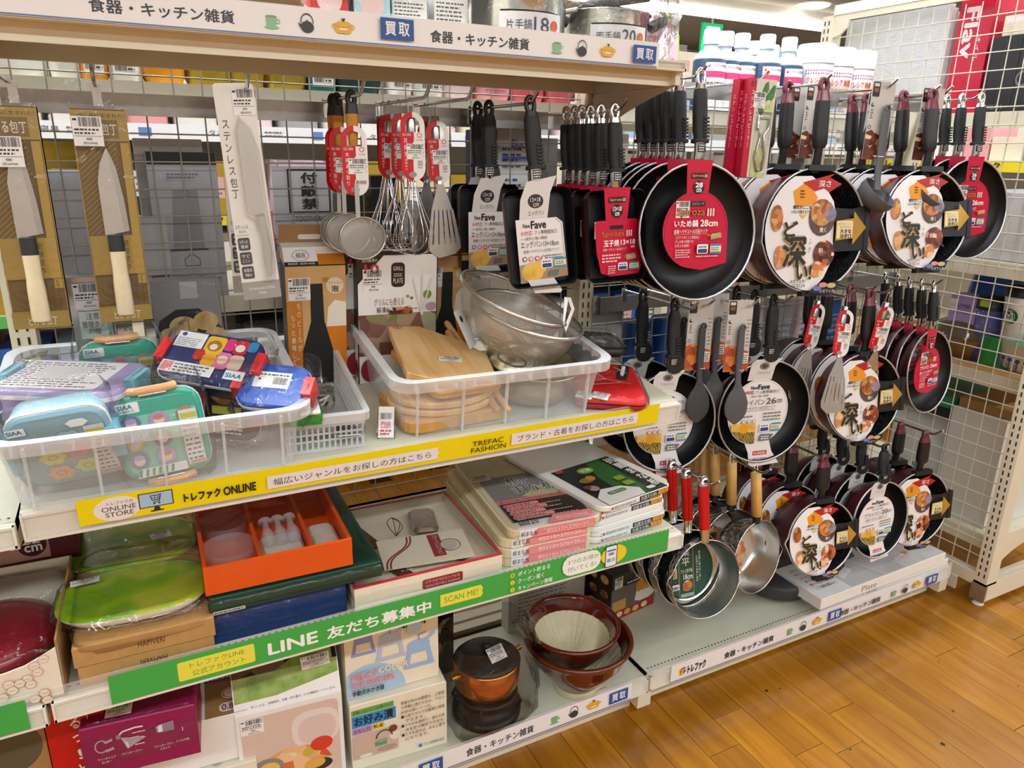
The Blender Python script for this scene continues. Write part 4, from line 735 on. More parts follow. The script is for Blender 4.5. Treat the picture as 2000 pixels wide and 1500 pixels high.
# --- boxed knives
def boxed_knife(label, loc, rot, loc_hook):
    t = thing('boxed_knife', label, 'knife', loc, rot, 'gold boxed kitchen knives'); W, H, D = .078, .335, .022; hw = W/2
    mb = MB(); mb.box(-hw, .0, -H-.03, hw, D, -.03, 'gold_dark'); mb.box(-hw, -.001, -H-.03, -hw+.0015, D, -.03, 'gold_box'); mb.box(hw-.0015, -.001, -H-.03, hw, D, -.03, 'gold_box'); mb.box(-hw, -.012, -H-.031, hw, .0, -H-.005, 'gold_box')
    p = Print(mb, (0, 0, 0), step=.00015); 
    for i in range(22): z = -.105-i*.008; p.line([(-hw+.003, z), (-hw+.003+.055, z+.05)] if z+.05 < -.078 else [(-hw+.003, z), (-hw+.003+(-.078-z)*1.1, -.078)], .0006, '#b79a4e')
    p.rect(hw-.014, -H+.03, hw-.002, -.08, '#b3923f'); mb.build('carton', t)
    mb = MB(); p = Print(mb, (0, -.002, 0), step=.00015); p.rect(-hw, -.078, hw, -.032, '#a98c40'); p.rect(-hw+.004, -.074, hw-.014, -.046, '#7d6329'); p.text('研ぐ為に生まれた!', -hw+.01, -.043, hw-.004, -.0365, '#4d3b14'); p.text('とげる包丁', -hw+.008, -.069, hw-.016, -.051, '#f2ead6', .012); mb.box(-hw, -.0018, -.078, hw, .0, -.032, 'gold_box'); mb.build('header_card', t)
    mb = MB(); mb.box(-hw+.002, -.007, -.288, hw-.002, -.0, -.225, 'gold_box'); p = Print(mb, (0, -.0071, 0), step=.00015); p.rect(hw-.017, -.288, hw-.002, -.225, '#b3923f'); p.vtext('関鍔蔵作', .013, -.282, -.232, .0105, '#3b2d12', .008); p.vtext('自慢の技を極める、', .03, -.345, -.29, .004, '#3b2d12'); p.vtext('本物の切れ味。', .021, -.345, -.3, .004, '#3b2d12'); mb.build('holder_card', t)
    mb = MB(); p = Print(mb, (0, -.0121, 0), step=.00015); p.text('とげる包丁', -.018, -H-.026, .022, -H-.013, '#f2ead6', .014); mb.build('lettering', t)
    mb = MB(); mb.M = Matrix.Translation((0, -.004, 0)) @ Matrix(((1, 0, 0, 0), (0, 0, -1, 0), (0, 1, 0, 0), (0, 0, 0, 1)))
    mb.prism([(.004, -.088), (-.008, -.112), (-.014, -.14), (-.014, -.225), (.022, -.218), (.02, -.17), (.0145, -.12), (.009, -.1)], 0, .0016, 'blade'); mb.prism([(.004, -.0885), (.009, -.1), (.0145, -.12), (.02, -.17), (.022, -.218), (.014, -.219), (.012, -.17), (.0075, -.12)], .0016, .0019, 'steel'); k = mb.build('knife_blade', t)
    mb = MB(); sect(mb, [(-.223, .0115, .008, -.01), (-.25, .0118, .0085, -.01)], 'ferrule_black'); mb.build('ferrule', t)
    mb = MB(); sect(mb, [(-.25, .0118, .0085, -.01), (-.285, .0115, .0085, -.01), (-.3, .0128, .0095, -.01), (-.352, .0138, .0105, -.01), (-.355, .012, .009, -.01)], 'wood_pale'); mb.build('knife_handle', t)
    mb = MB(); mb.loft([[(-hw, -.003, -.03), (hw, -.003, -.03), (hw, D, -.03), (-hw, D, -.03)], [(-hw-.002, .006, .0), (hw+.002, .006, .0), (hw+.002, .01, .0), (-hw-.002, .01, .0)], [(-hw-.002, .007, .014), (hw+.002, .007, .014), (hw+.002, .009, .014), (-hw-.002, .009, .014)]], 'film', False, False); mb.box(-hw-.001, -.0225, -H-.03, hw+.001, -.0222, -.032, 'box_film') if 0 else mb.box(-hw-.001, -.013, -H-.03, hw+.001, -.0128, -.032, 'box_film'); mb.build('clear_wrap', t)
    price_tag(t, (-hw+.001, -.0135, -.086) if loc_hook else (-hw+.012, -.0135, -.118), w=.041, h=.044)
    return t
hook(-.0155, 1.452, 'steel hook holding the right gold boxed knife', 1.34)
boxed_knife('gold boxed kitchen knife with pale wood handle, beside the small grey case', (-.016, 1.395, 1.4425), (R(-1), 0, 0), True)
hook(-.137, 1.452, 'steel hook holding the left gold boxed knife', 1.33)
boxed_knife('gold boxed kitchen knife with pale wood handle at the left picture edge', (-.137, 1.39, 1.4425), (R(-1), 0, 0), False)
def blister_knife(label, loc, rot):
    t = thing('blister_knife', label, 'knife', loc, rot, 'stainless knives on white cards'); mb = MB(); W = .0305
    mb.prism(rrect(-W, -.33, W, .012, .006), 0, .0008, 'blister'); mb.M = Matrix(); mb.v = [Vector((p.x, -p.z, p.y)) for p in mb.v]
    p = Print(mb, (0, -.001, 0), step=.0001); p.rect(-W, -.33, W, -.3, '#a09f99'); p.text('STAINLESS STEEL', -.02, -.314, .022, -.31, '#e9e8e2'); p.text('ITEMS', -.006, -.322, .007, -.318, '#e9e8e2'); p.vtext('ステンレス包丁', -.0195, -.165, -.04, .012, '#3a3a3a', .014)
    p.text('ステンレス', -.028, -.212, -.008, -.206, '#555555'); p.text('だから', -.023, -.219, -.012, -.214, '#555555'); p.rect(-.028, -.2225, -.008, -.222, '#555555')
    for i, s in enumerate((('お手入れ', '簡単'), ('サビ', 'にくい'), ('食器洗', '浄機OK'))):
        z = -.2265-.0235*i; p.rr(-.027, z-.0205, -.0085, z, .003, '#4d4d4d'); p.text(s[0], -.0245, z-.0095, -.011, z-.0035, '#eeeeee'); p.text(s[1], -.0235, z-.0175, -.012, z-.0115, '#eeeeee')
    mb.build('card', t)
    mb = MB(); mb.M = Matrix(((1, 0, 0, 0), (0, 0, -1, 0), (0, 1, 0, 0), (0, 0, 0, 1)))
    mb.prism([(.002, -.045), (-.004, -.06), (-.0055, -.185), (.004, -.192), (.022, -.19), (.0215, -.09), (.015, -.06)], .001, .003, 'blade'); mb.prism([(.006, -.19), (.02, -.189), (.0225, -.22), (.025, -.255), (.02, -.29), (.014, -.296), (.011, -.27), (.012, -.23)], .001, .011, 'steel', c=.004); mb.build('knife', t)
    mb = MB(); mb.M = Matrix(((1, 0, 0, 0), (0, 0, -1, 0), (0, 1, 0, 0), (0, 0, 0, 1))); mb.prism([(.001, -.036), (-.008, -.058), (-.0095, -.19), (.004, -.2), (.0085, -.23), (.008, -.3), (.024, -.3), (.0295, -.255), (.0265, -.2), (.026, -.09), (.017, -.055)], .0008, .012, 'blister_clear', c=.004); mb.build('blister', t)
    price_tag(t, (-.004, -.0015, -.036), w=.033, h=.04, style=1); return t
hook(.196, 1.447, 'steel hook holding the stainless knives on white cards', 1.27)
bk = blister_knife('stainless knife in clear blister on white card, front one', (.178, 1.31, 1.443), (R(-1.5), R(-3), R(-3)))
dup(bk, (.192, 1.375, 1.443), (R(-1), R(1), R(2)), 'stainless knife in clear blister behind the front knife card')
# --- tools in the right unit: peelers, ladles, spoons, turner, tagged tools
mat('peeler_red', '#c2123a', .35, 0, .02); mat('veg_green', '#4f7f3c', .5, 0, .3, 60); mat('leaf_pale', '#c9d49a', .5, 0, .3, 60); film_mat('box_clear', .96, bump=.1, scale=20, gloss=True)
def peeler_box(label, loc, rot):
    t = thing('boxed_peeler', label, 'peeler', loc, rot, 'boxed stainless peelers'); W, H, D = .068, .2, .022; hw = W/2; mb = MB()
    mb.box(-hw, 0, -H, hw, D, 0, 'peeler_red'); p = Print(mb, (0, 0, 0), step=.00015); p.rect(-hw+.016, -H, hw, 0, '#d9dccb'); p.poly([(-.01, -.06), (.0, -.075), (.03, -.035), (.033, -.012), (.026, -.01)], 'veg_green'); p.poly([(-.005, -.03), (.002, -.045), (.015, -.02), (.012, -.004), (.004, -.008)], 'veg_green'); p.disc(.018, -.055, .014, 'leaf_pale'); p.poly([(-.012, -.2), (-.014, -.14), (.02, -.13), (.026, -.2)], 'leaf_pale'); p.vtext('ステンレスピーラー', -hw+.008, -.14, -.022, .009, '#f2e2e4', .012); p.rect(-hw+.003, -.016, -hw+.014, -.006, '#a50d2e'); p.rect(.01, -.19, .03, -.182, '#e9ebe2'); p.poly([(.015, -.17), (.02, -.155), (.024, -.17)], '#c9303a')
    p.vtext('水にさらしてシャキッと', .029, -.135, -.065, .004, '#555555'); mb.build('carton', t)
    mb = MB(); p = Print(mb, (-hw, 0, 0), (0, -1, 0), (0, 0, 1), .0002); p.u = Vector((0, -1, 0)); p.vtext('ステンレスピーラー', -D/2, -.14, -.03, .009, '#e9ccd2', .012); mb.build('lettering', t)
    mb = MB(); mb.tube([(-.006, -.004, -.1), (-.006, -.004, -.075), (.022, -.004, -.075), (.022, -.004, -.1), (.012, -.004, -.112), (.014, -.004, -.13), (.02, -.004, -.15), (.016, -.004, -.185), (.004, -.004, -.188), (-.006, -.004, -.16), (.002, -.004, -.125), (.004, -.004, -.112)], .0024, 'chrome', 7, closed=True); mb.box(-.004, -.0055, -.079, .02, -.0025, -.073, 'steel'); mb.build('peeler', t)
    mb = MB(); mb.box(-.012, -.011, -.195, .028, -.0001, -.066, 'box_clear'); mb.build('clear_window', t); price_tag(t, (-hw+.012, -.0003, -.058), w=.03, h=.032); return t
hook(1.245, 1.5125, 'steel hook holding the boxed peelers')
pb = peeler_box('red and green boxed stainless peeler, front one in front of the blue bottles', (1.238, 1.25, 1.5155), (R(-2), R(2), R(-6)))
dup(pb, (1.232, 1.278, 1.5145), (R(-2), R(3), R(-2)), 'red boxed stainless peeler, behind the front peeler box')
mat('utensil_card', '#c9c6c1', .5, 0, .02); mat('silicone_dark', '#3d4045', .5, 0, .06, 60)
def carded(name, label, cat, loc, rot, grp, kind, food='food_meat', m='grey_silicone'):
    t = thing(name, label, cat, loc, rot, grp); mb = MB(); mb.box(-.034, .006, -.16, .032, .0068, .012, 'utensil_card')
    p = Print(mb, (0, .0059, 0), step=.00012); p.rr(-.032, -.022, -.012, .01, .003, '#232023'); p.rect(-.029, .0, -.015, .007, '#d9d6d1'); p.text('鍋遊', -.028, -.012, -.016, -.003, '#d98a3c', .012); p.disc(-.026, -.04, .0045, '#3a3a3a'); p.disc(-.024, -.0385, .003, 'utensil_card'); p.small(-.029, -.07, -.022, -.048, 4, '#666666', 2); p.ring(-.027, -.088, .0045, .0012, '#3a3a3a', 12)
    p.poly([(-.034, -.16), (-.034, -.1), (-.02, -.094), (.0, -.104), (.032, -.112), (.032, -.16)], food); p.small(.02, -.1, .03, -.03, 8, '#888888', 4, .3); p.rect(.016, -.14, .03, -.116, '#e9e6e2'); p.small(.017, -.138, .029, -.118, 4, '#444444', 4); mb.build('card', t)
    mb = MB()
    if kind == 'spoon':
        ringhole(mb, .003, -.052, .005, .006, .0035, m, -.004); sect(mb, [(-.056, .0085, .0045, -.004), (-.12, .0095, .005, -.005), (-.165, .0075, .005, -.006), (-.19, .008, .005, -.01)], m); mb.v = [Vector((v.x+.003*0, v.y, v.z)) for v in mb.v]; mb.build('handle', t)
        mb = MB(); n = 20; rings = []
        for k in range(9):
            z = -.185-.102*k/8; wv = [.008, .0135, .022, .0275, .0305, .031, .0285, .0205, .004][k]; dv = [.004, .006, .011, .015, .017, .017, .014, .009, .002][k]
            rings.append([(wv*math.cos(2*math.pi*i/n), -.012+dv*math.sin(2*math.pi*i/n)*(1 if math.sin(2*math.pi*i/n) > 0 else .25), z) for i in range(n)])
        mb.loft(rings, m, True, True, True); mb.build('spoon_bowl', t)
    else:
        ringhole(mb, .008, -.047, .0055, .007, .0035, m, -.004); sect(mb, [(-.052, .0095, .0045, -.004), (-.12, .0115, .005, -.005), (-.2, .0085, .005, -.007), (-.228, .009, .006, -.012)], m)
        mb.v = [Vector((v.x+.008*(1 if True else 0), v.y, v.z)) if i > 144 else v for i, v in enumerate(mb.v)]; mb.build('handle', t)
        mb = MB(Matrix.Translation((.012, -.02, -.232)) @ Euler((R(38), R(24), 0)).to_matrix().to_4x4()); pr = [(.046, 0), (.0465, -.014), (.039, -.031), (.023, -.041), (.0005, -.043)]
        mb.lathe(pr, m, 24); mb.lathe([(.0445, 0), (.044, -.013), (.037, -.029), (.022, -.039), (.0005, -.041)], m, 24); mb.lathe([(.0445, 0), (.046, 0)], m, 24); mb.v = [Vector((v.x, v.y, v.z)) for v in mb.v]; mb.build('ladle_bowl', t)
    mb = MB(); mb.tube([(-.004, .004, -.152), (0, -.011, -.153), (.012, -.011, -.153), (.016, .004, -.152)], .0009, 'tag_white', 5); mb.build('tie', t); return t
hook(1.6, 1.5135, 'steel hook holding the grey ladle on its card', 1.205)
ld = carded('soup_ladle', 'grey silicone ladle on grey picture card between the two deep pan stacks', 'ladle', (1.592, 1.225, 1.5165), (R(-2), R(2), R(-10)), 'grey ladles on cards', 'ladle')
for (x, yy, s) in ((1.575, 1.40, 'grey ladle on card behind the frontmost ladle, half hidden'), (1.57, 1.44, 'grey ladle on card, rearmost of its hook')): dup(ld, (x, yy, 1.5165), (R(-2), R(2), R(-8)), s)
hook(1.86, 1.5135, 'steel hook holding the half hidden ladles')
dup(ld, (1.825, 1.262, 1.5165), (R(-2), R(2), R(-12)), 'grey ladle on card hidden behind the upper right deep pan'); dup(ld, (1.83, 1.42, 1.5165), (R(-2), R(2), R(-12)), 'grey ladle on card behind the deep pan handles')
hook(1.28, 1.0225, 'lower steel hook holding the grey spoons', 1.235)
ramp_mat('food_carrot', [(0, '#5b1a1a'), (.3, '#8e2a3a'), (.42, '#d9742c'), (.7, '#e9974a'), (1, '#b5521c')], kind='voronoi', nscale=55, rough=.4)
sp = carded('cooking_spoon', 'grey silicone spoon on card with carrot picture, frontmost', 'spoon', (1.262, 1.262, 1.0265), (R(-3), R(1), R(-12)), 'grey spoons on cards', 'spoon', 'food_carrot')
dup(sp, (1.268, 1.35, 1.0265), (R(-3), R(1), R(-12)), 'grey silicone spoon on card, second behind the frontmost spoon'); dup(sp, (1.268, 1.385, 1.0265), (R(-3), R(0), R(-12)), 'grey silicone spoon on card, third from the front')
hook(1.19, 1.0225, 'lower steel hook holding the dark spatulas', 1.28)
sp2 = carded('cooking_spoon', 'dark grey spatula spoon on card beside the black pan handle', 'spoon', (1.185, 1.31, 1.0265), (R(-3), R(1), R(-12)), 'dark spatulas on cards', 'spoon', 'food_carrot', 'silicone_dark'); dup(sp2, (1.185, 1.38, 1.0265), (R(-3), R(1), R(-12)), 'dark grey spatula spoon on card, behind its neighbour')
hook(1.597, 1.024, 'lower steel hook holding the turner in front of the deep pan', 1.23)
tr = turner('slotted turner with brown shaft and red tag in front of the deep pan', (1.597, 1.25, 1.028), (R(-9), R(7), R(-18)), 'red-tagged tools in the middle row', hz=.0); 
tr2 = dup(tr, (1.595, 1.33, 1.028), (R(-6), R(12), R(-12)), 'slotted turner with red tag, behind the front turner')
hook(1.72, 1.0285, 'lower steel hook holding the skimmers with red tags', 1.21)
tr3 = dup(tr, (1.725, 1.225, 1.032), (R(2), R(6), R(-20)), 'steel turner with red and white tag beside the maroon cap handles'); dup(tr, (1.72, 1.26, 1.032), (R(0), R(5), R(-14)), 'steel turner with red tag, behind the bright red one')
# --- saucepans
mat('alu_hammer', '#b9bcbf', .22, 1, .06, 20, bump=.0); ramp_mat('hammered', [(0, '#8e9094'), (.5, '#c9cbcd'), (1, '#dcdddf')], kind='cell', nscale=90, rough=.22, metal=1, bump=.6); mat('alu_in', '#c6c6c4', .24, 1, .05, 14); mat('label_green', '#1f4a3a', .4, 0, .12, 60)
def saucepan(kind, label, loc, tilt, yaw, grp, L, d=.19):
    t = thing('saucepan', label, 'saucepan', loc, (R(-tilt), 0, R(-yaw)), grp)
    if kind == 'red':
        mb = MB(); sect(mb, [(.008, .006, .0055, 0), (.006, .0105, .009, 0), (-.016, .0125, .0105, 0)], 'chrome'); p = Print(mb, (0, -.0112, 0)); p.disc(0, -.004, .0045, 'dark_slot'); mb.build('end_cap', t)
        mb = MB(); sect(mb, [(-.016, .0128, .0108, 0), (-.12, .0125, .0105, 0)], 'handle_red'); mb.build('grip', t); mb = MB(); sect(mb, [(-.12, .0115, .0095, 0), (-L-.004, .0115, .008, .002)], 'chrome'); mb.build('ferrule', t)
    else:
        mb = MB(); mb.tube([(-.006, 0, -.022), (-.006, 0, 0), (-.004, 0, .008), (0, 0, .01), (.004, 0, .008), (.006, 0, 0), (.006, 0, -.022)], .0014, 'tag_white', 6); mb.build('hanging_loop', t)
        mb = MB(); sect(mb, [(-.012, .0105, .0105, 0), (-.013, .012, .012, 0), (-.125, .0125, .0125, 0), (-.126, .011, .011, 0)], 'bamboo'); mb.build('grip', t); mb = MB(); sect(mb, [(-.125, .0105, .0095, 0), (-L-.004, .0105, .007, .002)], 'black_plastic'); mb.build('ferrule', t)
    r = d/2; zc = -L-r; mb = MB(); D = .078; out = 'hammered'
    mb.M = Matrix.Translation((0, 0, zc)) @ Matrix(((1, 0, 0, 0), (0, 0, 1, 0), (0, -1, 0, 0), (0, 0, 0, 1)))
    mb.lathe([(r, 0), (r*.97, D*.4), (r*.9, D*.85), (r*.8, D), (.0005, D)], out, 36); mb.lathe([(r-.0015, 0), (r*.96, D*.4), (r*.885, D*.84), (r*.78, D-.002), (.0005, D-.002)], 'alu_in', 36)
    for i in range(len(mb.v)):
        v = mb.v[i]; a = math.atan2(v.z-zc, v.x); q = max(0, 1-v.y/.03)
        for a0 in (-.12, math.pi-.15, -math.pi-.15): e = math.exp(-((a-a0)/.13)**2)*.014*q; mb.v[i] = Vector((v.x*(1+e/r), v.y-.4*e, v.z))
    o = mb.build('pan_body', t); mb = MB(); mb.M = Matrix.Translation((0, 0, zc)) @ Matrix(((1, 0, 0, 0), (0, 0, 1, 0), (0, -1, 0, 0), (0, 0, 0, 1))); mb.tube([(r*(1+math.exp(-(((a if a <= 180 else a-360)*math.pi/180-.12)/.13)**2)*.014/r+math.exp(-((a*math.pi/180-math.pi-.15)/.13)**2)*.014/r)*math.cos(R(a)), r*math.sin(R(a)), -.0004) for a in range(0, 360, 6)], .0016, 'chrome', 6, closed=True); mb.build('rim', o)
    mb = MB(); p = Print(mb, (0, D-.006, zc), step=.0003); q = r*.76
    if kind == 'red':
        p.poly(circ(0, 0, q, 36), 'label_green'); p.rect(-.026, -q*.9, .012, q*.9, '#1f4a3a'); p.rect(-.028, -q*.9, -.0265, q*.9, '#b79a5e'); p.rect(.0125, -q*.95, .014, q*.95, '#b79a5e'); p.vtext('業平', -.008, .008, .06, .024, '#f2f2ee', .014); p.text('アルミ雪平鍋', -.024, -.006, .01, .004, '#f2f2ee', .014); p.text('18cm', -.016, -.022, .01, -.0085, '#f2f2ee', .02); p.disc(-.006, -.038, .014, 'food_soup'); p.rect(-.026, -.066, .012, -.056, '#7fa58f'); p.text('IH200V対応', -.024, -.064, .01, -.058, '#f2f2ee'); p.vtext('熱伝導に優れ早く沸く', .03, -.03, .045, .0065, '#e9ece6'); p.vtext('お味噌汁や煮物に最適', .022, -.032, .035, .0065, '#e9ece6'); p.rect(-.052, -.044, -.03, -.03, '#f2f2ee'); p.bars(-.05, -.042, -.032, -.034, '#222222', 3, 14); p.rr(-.05, -.014, -.036, .012, .001, '#c9b27a'); p.vtext('日本製', -.043, -.012, .01, .006, '#2a2418')
    else: p.poly(circ(0, 0, q, 36), '#d9cbbb'); p.disc(.01, -.02, .04, 'food_soup'); p.text('雪平鍋', -.03, .02, .02, .034, '#333333', .02); p.text('18cm', -.028, .0, .012, .014, '#222222', .02); p.disc(.02, .04, .02, '#e9d9c9')
    mb.build('label_disc', t)
    if kind == 'wood':
        mb = MB(); p = Print(mb, (0, 0, zc)); p.u = Vector((0, 1, 0)); p.o = Vector((r*.935, .05, zc)); p.n = Vector((-1, 0, 0)); p.text('18', -.012, -.006, .002, .006, '#555555', .02); mb.build('stamp', t)
    return t
hook(1.118, .6415, 'lowest steel hook holding the red-handled saucepans', 1.13)
s1 = saucepan('red', 'aluminium saucepan with red handle and green label, frontmost at the shelf corner', (1.118, 1.182, .646), 12, 6, 'red-handled saucepans', .148, .188)
for i, yy in enumerate((1.235, 1.29, 1.345)): dup(s1, (1.112, yy, .646), (R(-11), 0, R(-2)), 'aluminium saucepan with red handle, %s from the front' % ORD[i+1])
hook(1.31, .622, 'lowest steel hook holding the wooden-handled saucepans', 1.16)
s2 = saucepan('wood', 'hammered aluminium saucepan with pale wooden handle, frontmost over the deck', (1.318, 1.214, .6235), 9, -9, 'wooden-handled saucepans', .142, .187)
for i, yy in enumerate((1.29, 1.352, 1.395)): dup(s2, (1.31, yy, .6235), (R(-8), 0, R(-2)), 'hammered saucepan with wooden handle, %s from the front' % ORD[i+1])
ramp_mat('food_potato', [(0, '#8a5a24'), (.4, '#c9a05a'), (.6, '#e2c98c'), (1, '#b5803a')], nscale=30, rough=.5)
# ================================================================== goods on the tilted yellow shelf
YT = R(7.4)
def on_yel(x, y, h=0, rz=0, rx=0, ry=0):
    """location and rotation of a thing standing on the tilted upper shelf"""
    n = Vector((0, -math.sin(YT), math.cos(YT))); loc = Vector((x, y, .8535+.13*(y-1.163)))+n*h
    return loc, (Matrix.Rotation(YT, 3, 'X') @ Matrix.Rotation(R(rz), 3, 'Z') @ Matrix.Rotation(R(rx), 3, 'X') @ Matrix.Rotation(R(ry), 3, 'Y')).to_euler()
def yth(name, label, cat, x, y, h=0, rz=0, rx=0, ry=0, group=None):
    l, r = on_yel(x, y, h, rz, rx, ry); return thing(name, label, cat, l, r, group)
def clear_bin(label, x, y, W, D, H, rz, grp):
    t = yth('plastic_bin', label, 'bin', x, y, .0006, rz, group=grp); w, d = W/2, D/2; b = .028; mb = MB()
    r0 = rrect(-w+b, -d+b, w-b, d-b, .03); r1 = rrect(-w+.016, -d+.016, w-.016, d-.016, .035)
    mb.loft([[(*p, .001) for p in r0], [(*p, H-.012) for p in r1]], 'bin_plastic', True, False, True); 
    for i in range(5): 
        xx = -w+.05+(W-.1)*i/4; mb.box(xx-.002, -d+b-.006, .0, xx+.002, -d+b+.001, H-.02, 'bin_rim')
    mb.build('bin_body', t); mb = MB(); ro = rrect(-w, -d, w, d, .04)
    mb.loft([[(*p, H-.013) for p in r1], [(*p, H-.001) for p in r1], [(*p, H) for p in ro], [(*p, H-.02) for p in ro]], 'bin_rim', False, False, False); mb.build('rim', t)
    mb = MB()
    for i in range(11):
        xx = -w+.04+(W-.08)*i/10
        for s in (-1, 1): mb.box(xx-.001, s*(d-.001)-(.015 if s > 0 else 0), H-.019, xx+.001, s*(d-.001)+(0 if s > 0 else .015), H-.001, 'bin_rim')
    for i in range(9):
        yy = -d+.04+(D-.08)*i/8
        for s in (-1, 1): mb.box(min(s*(w-.001), s*(w-.016)), yy-.001, H-.019, max(s*(w-.001), s*(w-.016)), yy+.001, H-.001, 'bin_rim')
    tag(mb.build('ribs', t), kind='stuff'); return t
clear_bin('clear plastic bin of wrapped lunch boxes at the left', .012, 1.332, .45, .385, .118, -1, 'clear plastic bins'); clear_bin('clear plastic bin of wooden boards and wire strainers', .612, 1.352, .455, .37, .118, -2, 'clear plastic bins')
# --- lunch boxes
for n, h in (('box_mint', '#8fd3c3'), ('box_sky', '#a9d4e2'), ('box_lilac', '#a79cc9'), ('box_navy', '#17265e'), ('box_blue', '#1553b5'), ('latch_orange', '#eeb27c'), ('latch_red', '#e0343a'), ('lid_mint', '#3fae94'), ('lid_sky', '#7fa6b8'), ('latch_sky', '#86c7de')): mat(n, h, .28, 0, .03)
def crinkle(t, x0, y0, z0, x1, y1, z1, r=.02, m='film', seed=1, amp=.004, name='clear_bag', n=7):
    """loose clear bag: a rounded shell pushed in and out"""
    q = random.Random(seed); mb = MB(); rings = []; o = rrect(x0, y0, x1, y1, r, 3); cx, cy = (x0+x1)/2, (y0+y1)/2
    for k in range(n+1):
        u = k/n; s = 1-.12*(abs(u-.5)*2)**3; z = z0+(z1-z0)*u
        rings.append([(cx+(p[0]-cx)*s+q.uniform(-amp, amp), cy+(p[1]-cy)*s+q.uniform(-amp, amp), z+q.uniform(-amp, amp)*.6) for p in o])
    mb.loft(rings, m, True, True, True); return mb.build(name, t)
def lunch_box(label, W, H, D, body, lid, latch, pl, draw, seed=1, latch_top=True, back=False):
    """slab standing on its edge: lid faces -y"""
    t = yth('lunch_box', label, 'lunch box', *pl, group='wrapped lunch boxes in the bin'); w = W/2; mb = MB()
    def slab(rings, m, sm=True): mb.loft(rings, m, True, True, sm)
    R_ = lambda s, y, rad: [(p[0], y, p[1]) for p in rrect(-w*s, H*(1-s)/2, w*s, H*(1+s)/2, rad)][::-1]
    slab([R_(.86, D, .02), R_(.92, D-.004, .024), R_(.98, .014, .026), R_(.98, .012, .026)], body); mb.build('box_body', t); mb = MB(); slab([R_(1, .014, .028), R_(1, .008, .028)], 'tag_white', False); mb.build('seal_ring', t)
    mb = MB(); slab([R_(.985, .009, .027), R_(.97, .003, .026), R_(.9, 0, .022)], lid); p = Print(mb, (0, 0, 0), step=.0002); draw(p, W, H); mb.build('lid', t)
    for s in ((0, 1) if latch_top else ()):
        mb = MB(); z = H+.004 if s else -.004; mb.tube([(-w*.5, .004, z), (-w*.3, -.004, z), (w*.3, -.004, z), (w*.5, .004, z)], .0065, latch, 8); mb.tube([(-w*.3, -.008, z-.006*(1 if s else -1)), (w*.3, -.008, z-.006*(1 if s else -1))], .002, 'chrome', 6); mb.build('latch', t)
    if not latch_top:
        for s in (-1, 1): mb = MB(); mb.box(s*w-.008, -.006, H*.3, s*w+.008, .03, H*.7, latch); mb.build('latch', t)
    crinkle(t, -w-.008, -.012, -.008, w+.008, D+.006, H+.022, .02, 'film_tight', seed); return t
def d_round(p, W, H, cols, n, m=3):
    q = random.Random(n)
    for i in range(n):
        cx = (-.3+.3*(i % m))*W; cz = H*(.68-.21*(i//m)); c = cols[i % len(cols)]; p.disc(cx, cz, W*.105, c, None, 14); p.disc(cx, cz-W*.01, W*.06, '#e9d2bd', None, 10); p.disc(cx, cz+W*.03, W*.06, cols[(i+1) % len(cols)], W*.035, 10)
def d_mint(p, W, H):
    p.rr(-W*.42, H*.06, W*.42, H*.93, .02, '#8ccdb8'); p.rect(-W*.42, H*.76, W*.42, H*.92, '#3fae94'); p.rr(-W*.43, H*.8, -W*.18, H*.92, .002, '#f2f2f0'); p.text('SIAA', -W*.41, H*.85, -W*.25, H*.9, '#1f86b5', .03); p.text('抗菌加工', -W*.41, H*.815, -W*.23, H*.84, '#1f86b5')
    d_round(p, W, H, ('#6f7fa8', '#b9a0c9', '#c98a7a', '#c9c25a', '#7a6f9c', '#a8c9a0'), 9); p.rect(W*.22, H*.1, W*.42, H*.74, '#dfe7e4'); p.small(W*.235, H*.14, W*.41, H*.64, 9, '#666666', 4, .4); p.rect(W*.235, H*.64, W*.41, H*.7, '#c9cf4a'); p.rect(W*.24, H*.11, W*.41, H*.14, '#d98a8a')
    p.rect(-W*.42, H*.48, -W*.1, H*.58, '#4a7fb0'); p.text('抗菌', -W*.3, H*.5, -W*.14, H*.565, '#eef2f4', .02); p.poly([(-W*.36, H*.06), (-W*.3, H*.16), (W*.2, H*.16), (W*.2, H*.06)], '#e8f0ea')
    for k in range(6): p.poly([(-W*.34+W*.07*k, H*.07), (-W*.31+W*.07*k, H*.07), (-W*.29+W*.07*k, H*.15), (-W*.32+W*.07*k, H*.15)], '#3a9c8a')
def d_sky(p, W, H):
    p.rr(-W*.44, H*.05, W*.44, H*.94, .02, '#8fb0bc')
    for (cx, cz), c in (((-.16, .42), '#d9d96a'), ((.1, .47), '#e2989a'), ((-.14, .2), '#e9b27a'), ((.14, .24), '#c9dc7a'), ((.08, .66), '#9fc4c9')):
        p.poly([(cx*W+W*.125*(1+.12*math.cos(6*a))*math.cos(a), cz*H+W*.095*(1+.12*math.cos(6*a))*math.sin(a)) for a in [k*math.pi/12 for k in range(24)]], c); p.ring(cx*W, cz*H, W*.05, W*.008, '#8a6a5a', 12, W*.035)
    p.rect(W*.24, H*.08, W*.44, H*.78, '#dcdfe4'); p.small(W*.255, H*.14, W*.43, H*.66, 9, '#666666', 4, .4); p.rect(W*.25, H*.66, W*.43, H*.73, '#c9cf4a'); p.rect(W*.25, H*.09, W*.43, H*.13, '#d98a8a'); p.rr(-W*.46, H*.8, -W*.28, H*.9, .002, '#f2f2f0'); p.text('SIAA', -W*.45, H*.83, -W*.31, H*.88, '#1f86b5', .03); p.poly([(W*.1, H*.86), (W*.16, H*.9), (W*.28, H*.9), (W*.32, H*.85), (W*.26, H*.8), (W*.14, H*.8)], '#eef2f2')
